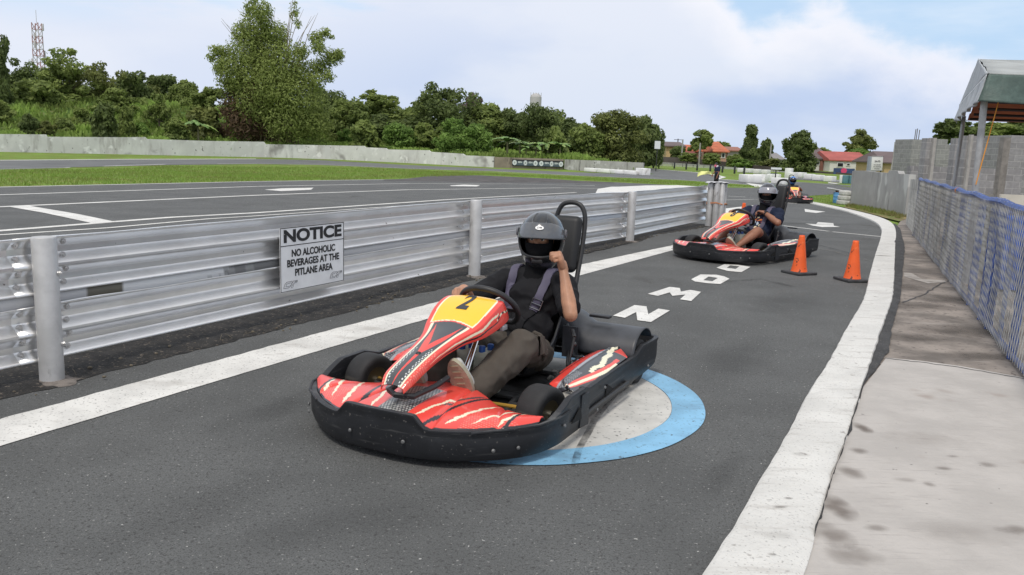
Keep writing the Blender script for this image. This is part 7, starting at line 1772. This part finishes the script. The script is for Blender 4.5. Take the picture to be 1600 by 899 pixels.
def shirt_print():
    from mathutils.bvhtree import BVHTree
    bv = BVHTree.FromPolygons([v.co for v in sh2.data.vertices], [p.vertices for p in sh2.data.polygons]); rg = random.Random(4)
    cols = [mat('print_cream', (.72, .62, .42), .8), mat('print_orange', (.60, .18, .05), .8), mat('print_pale', (.45, .52, .60), .8), mat('print_red', (.50, .06, .05), .8)]
    def patch(y, z, ry, rz_, m, k=9):
        mb = MB(); vs = []
        for i in range(k):
            a = 2*PI*i/k; rr = rg.uniform(.7, 1.2); p = Vector((.2, y+ry*rr*math.cos(a), z+rz_*rr*math.sin(a))); h = bv.ray_cast(p, Vector((-1, 0, 0)))
            if h[0] is None: return
            vs.append(h[0]+h[1]*.003)
        if len(vs) > 3: mb.poly(vs); mb.build('shirt_print', m, sh2, world=False, smooth=False)
    for (y, z, a, b, c) in ((.02, .50, .060, .018, 1), (-.01, .53, .05, .012, 0), (.05, .47, .04, .012, 3), (-.03, .46, .022, .030, 2), (.02, .44, .018, .026, 2), (.05, .42, .012, .016, 0), (-.05, .41, .010, .012, 2), (.0, .39, .020, .020, 0), (.06, .37, .014, .018, 2), (-.02, .35, .012, .014, 2), (-.07, .49, .015, .010, 1), (.09, .51, .014, .012, 0)): patch(y, z, a, b, cols[c])
shirt_print()
for pts in ([(-.66, .11, .66), (-.60, .12, .68), (-.52, .11, .62), (-.45, .10, .52), (-.42, .08, .42), (-.40, .04, .34)], [(-.66, -.12, .66), (-.60, -.13, .68), (-.52, -.13, .60), (-.45, -.11, .50), (-.41, -.07, .40), (-.40, -.0, .34)]): strap(kart2, sh2, pts, .055, M_strap)
mb = MB(); wd_ = (lw-le).normalized(); wp2 = lw-wd_*.03; u_ = wd_.orthogonal().normalized(); v2 = wd_.cross(u_); mb.tube([wp2+(u_*math.cos(a)+v2*math.sin(a))*.034 for a in [2*PI*i/18 for i in range(18)]], .009, 6, closed=True); mb.bbox(wp2+Vector((.01, 0, .034)), (.035, .035, .012), bev=.004); mb.build('wristwatch', M_pad, d2, world=False)
# driver of the distant kart
d3, sh3, bd3 = driver(kart3, 'distant kart driver wearing a blue helmet and dark clothes', dict(hi=False, skin=M_skin2, shirt=mat('shirt_dark', (.03, .035, .05), .8), legs=M_short, elbow_l=(-.34, .33, .47), wrist_l=(-.08, .19, .60), elbow_r=(-.34, -.33, .47), wrist_r=(-.08, -.19, .60), hand_l=hand((-.08, .19, .60), (.93, -.28, .12), (.15, -.25, -1), 1, .8), hand_r=hand((-.08, -.19, .60), (.93, .28, .12), (.15, .25, -1), -1, .8),
    knee_l=(-.01, .23, .36), knee_r=(.02, -.23, .36), ankle_l=(.40, .14, .17), ankle_r=(.40, -.14, .17), toe_l=(.50, .14, .33), toe_r=(.50, -.14, .33), shell=M_shell3, visor=mat('visor_dark', (.03, .03, .04), .15), cover=.75, yaw=0, sl_l=.75, sl_r=.75))
# marshal on foot with a yellow flag
def marshal():
    Y = 50; b = AT(1118.5, 294, Y); zb = gz(Y); t = empty('person', (b.x, Y, zb), math.radians(200), 'standing marshal in navy shirt and pink face cover holding a pale yellow flag', 'person')
    V_ = Vector; hd = V_((.10, 0, 1.50)); m = M_skin2
    sl, sr = V_((-.02, .19, 1.36)), V_((-.02, -.19, 1.36)); eL, wL = V_((.02, .24, 1.08)), V_((.10, .20, .84)); eR, wR = V_((-.02, -.26, 1.10)), V_((.10, -.32, .90))
    Q = [('e', (0, 0, .92), (.11, .15, .12)), ('e', (-.01, 0, 1.10), (.10, .14, .16)), ('e', (-.01, 0, 1.28), (.11, .16, .15)), ('c', [((0, 0, 1.38), .06), ((.06, 0, 1.46), .05)]), ('e', hd+V_((0, 0, .03)), (.095, .075, .105)), ('e', hd+V_((.03, 0, -.04)), (.06, .055, .07)), ('c', [(hd+V_((.09, 0, .01)), .012), (hd+V_((.11, 0, -.02)), .013)])]
    Q += [('e', hd+V_((0, s*.078, 0)), (.02, .012, .03)) for s in (-1, 1)]
    for s_, e_, w2 in ((sl, eL, wL), (sr, eR, wR)): Q.append(('c', [(s_, .055), (e_, .040), (w2, .026)]))
    Q += hand(wL, (.1, -.05, -1), (.3, -1, 0), 1, .5)+hand(wR, (.4, -.1, -.9), (.3, 1, .1), -1, 1.2)
    for s in (-1, 1): Q.append(('c', [((0, s*.09, .88), .085), ((.02, s*.10, .50), .055), ((-.02, s*.10, .28), .052), ((-.01, s*.11, .08), .038)]))
    blob('body', Q, .009, 3, m, t)
    Q = [('e', (-.01, 0, 1.02), (.12, .16, .14)), ('e', (-.01, 0, 1.24), (.125, .175, .19)), ('c', [(sl, .07), ((0, 0, 1.40), .06), (sr, .07)]), ('c', [(sl, .072), (sl.lerp(eL, .7), .062)]), ('c', [(sr, .072), (sr.lerp(eR, .7), .062)])]
    blob('shirt', Q, .010, 4, M_navy, t, (.006, 10))
    Q = [('e', (0, 0, .92), (.125, .165, .11))]+[('c', [((0, s*.09, .88), .095), ((.02, s*.10, .50), .075), ((-.01, s*.11, .10), .060)]) for s in (-1, 1)]; blob('trousers', Q, .010, 4, M_short, t, (.006, 9))
    for s in (-1, 1): blob('shoe', [('c', [((-.03, s*.11, .045), .042), ((.14, s*.12, .035), .034)])], .008, 3, M_pad, t)
    mb = MB(); mb.ball(hd+V_((-.015, 0, .055)), (.106, .086, .088), 16, 10); mb.build('hair', M_black, t, world=False)
    mb = MB(); mb.ball(hd+V_((.035, 0, -.055)), (.078, .070, .070), 16, 10); mb.build('face_cover', mat('pink_cloth', (.62, .10, .20), .8), t, world=False)
    mb = MB(); mb.ball(hd+V_((-.06, .02, -.08)), (.09, .11, .07), 16, 10); mb.build('scarf', mat('white_scarf', (.6, .55, .58), .8), t, world=False)
    # flag held in his right hand (to the left of the picture)
    f = empty('flag', (b.x, Y, zb+.9), 0, 'pale yellow flag held out beside the marshal', 'flag'); ang = 0
    h = Matrix.Rotation(math.radians(200), 3, 'Z') @ (wR+V_((.03, 0, -.08))); hx = b.x+h.x; hy = Y+h.y
    mb = MB(); p0 = V_((hx, hy, zb+.83)); p1 = AT(1092, 274, Y-.4); mb.tube([p0, V_((p1.x-.0, Y-.4, p0.z+.30))], .012, 6); mb.build('flag_stick', M_steel, f)
    a = AT(1090.5, 270.5, Y-.4); b2 = AT(1112, 269.5, Y-.4)
    mb = MB(); mb.grid(lambda u, v: (a.x+(b2.x-a.x)*u, Y-.4+.06*math.sin(u*7+v*2), a.z+(b2.z-a.z)*u+.10*math.sin(PI*u)-.24*v*(1-.35*u)+.02*math.sin(u*9)), 24, 8); mb.build('flag_cloth', mat('flag_yellow', (.72, .74, .28), .7), f, solid=.004)
marshal()
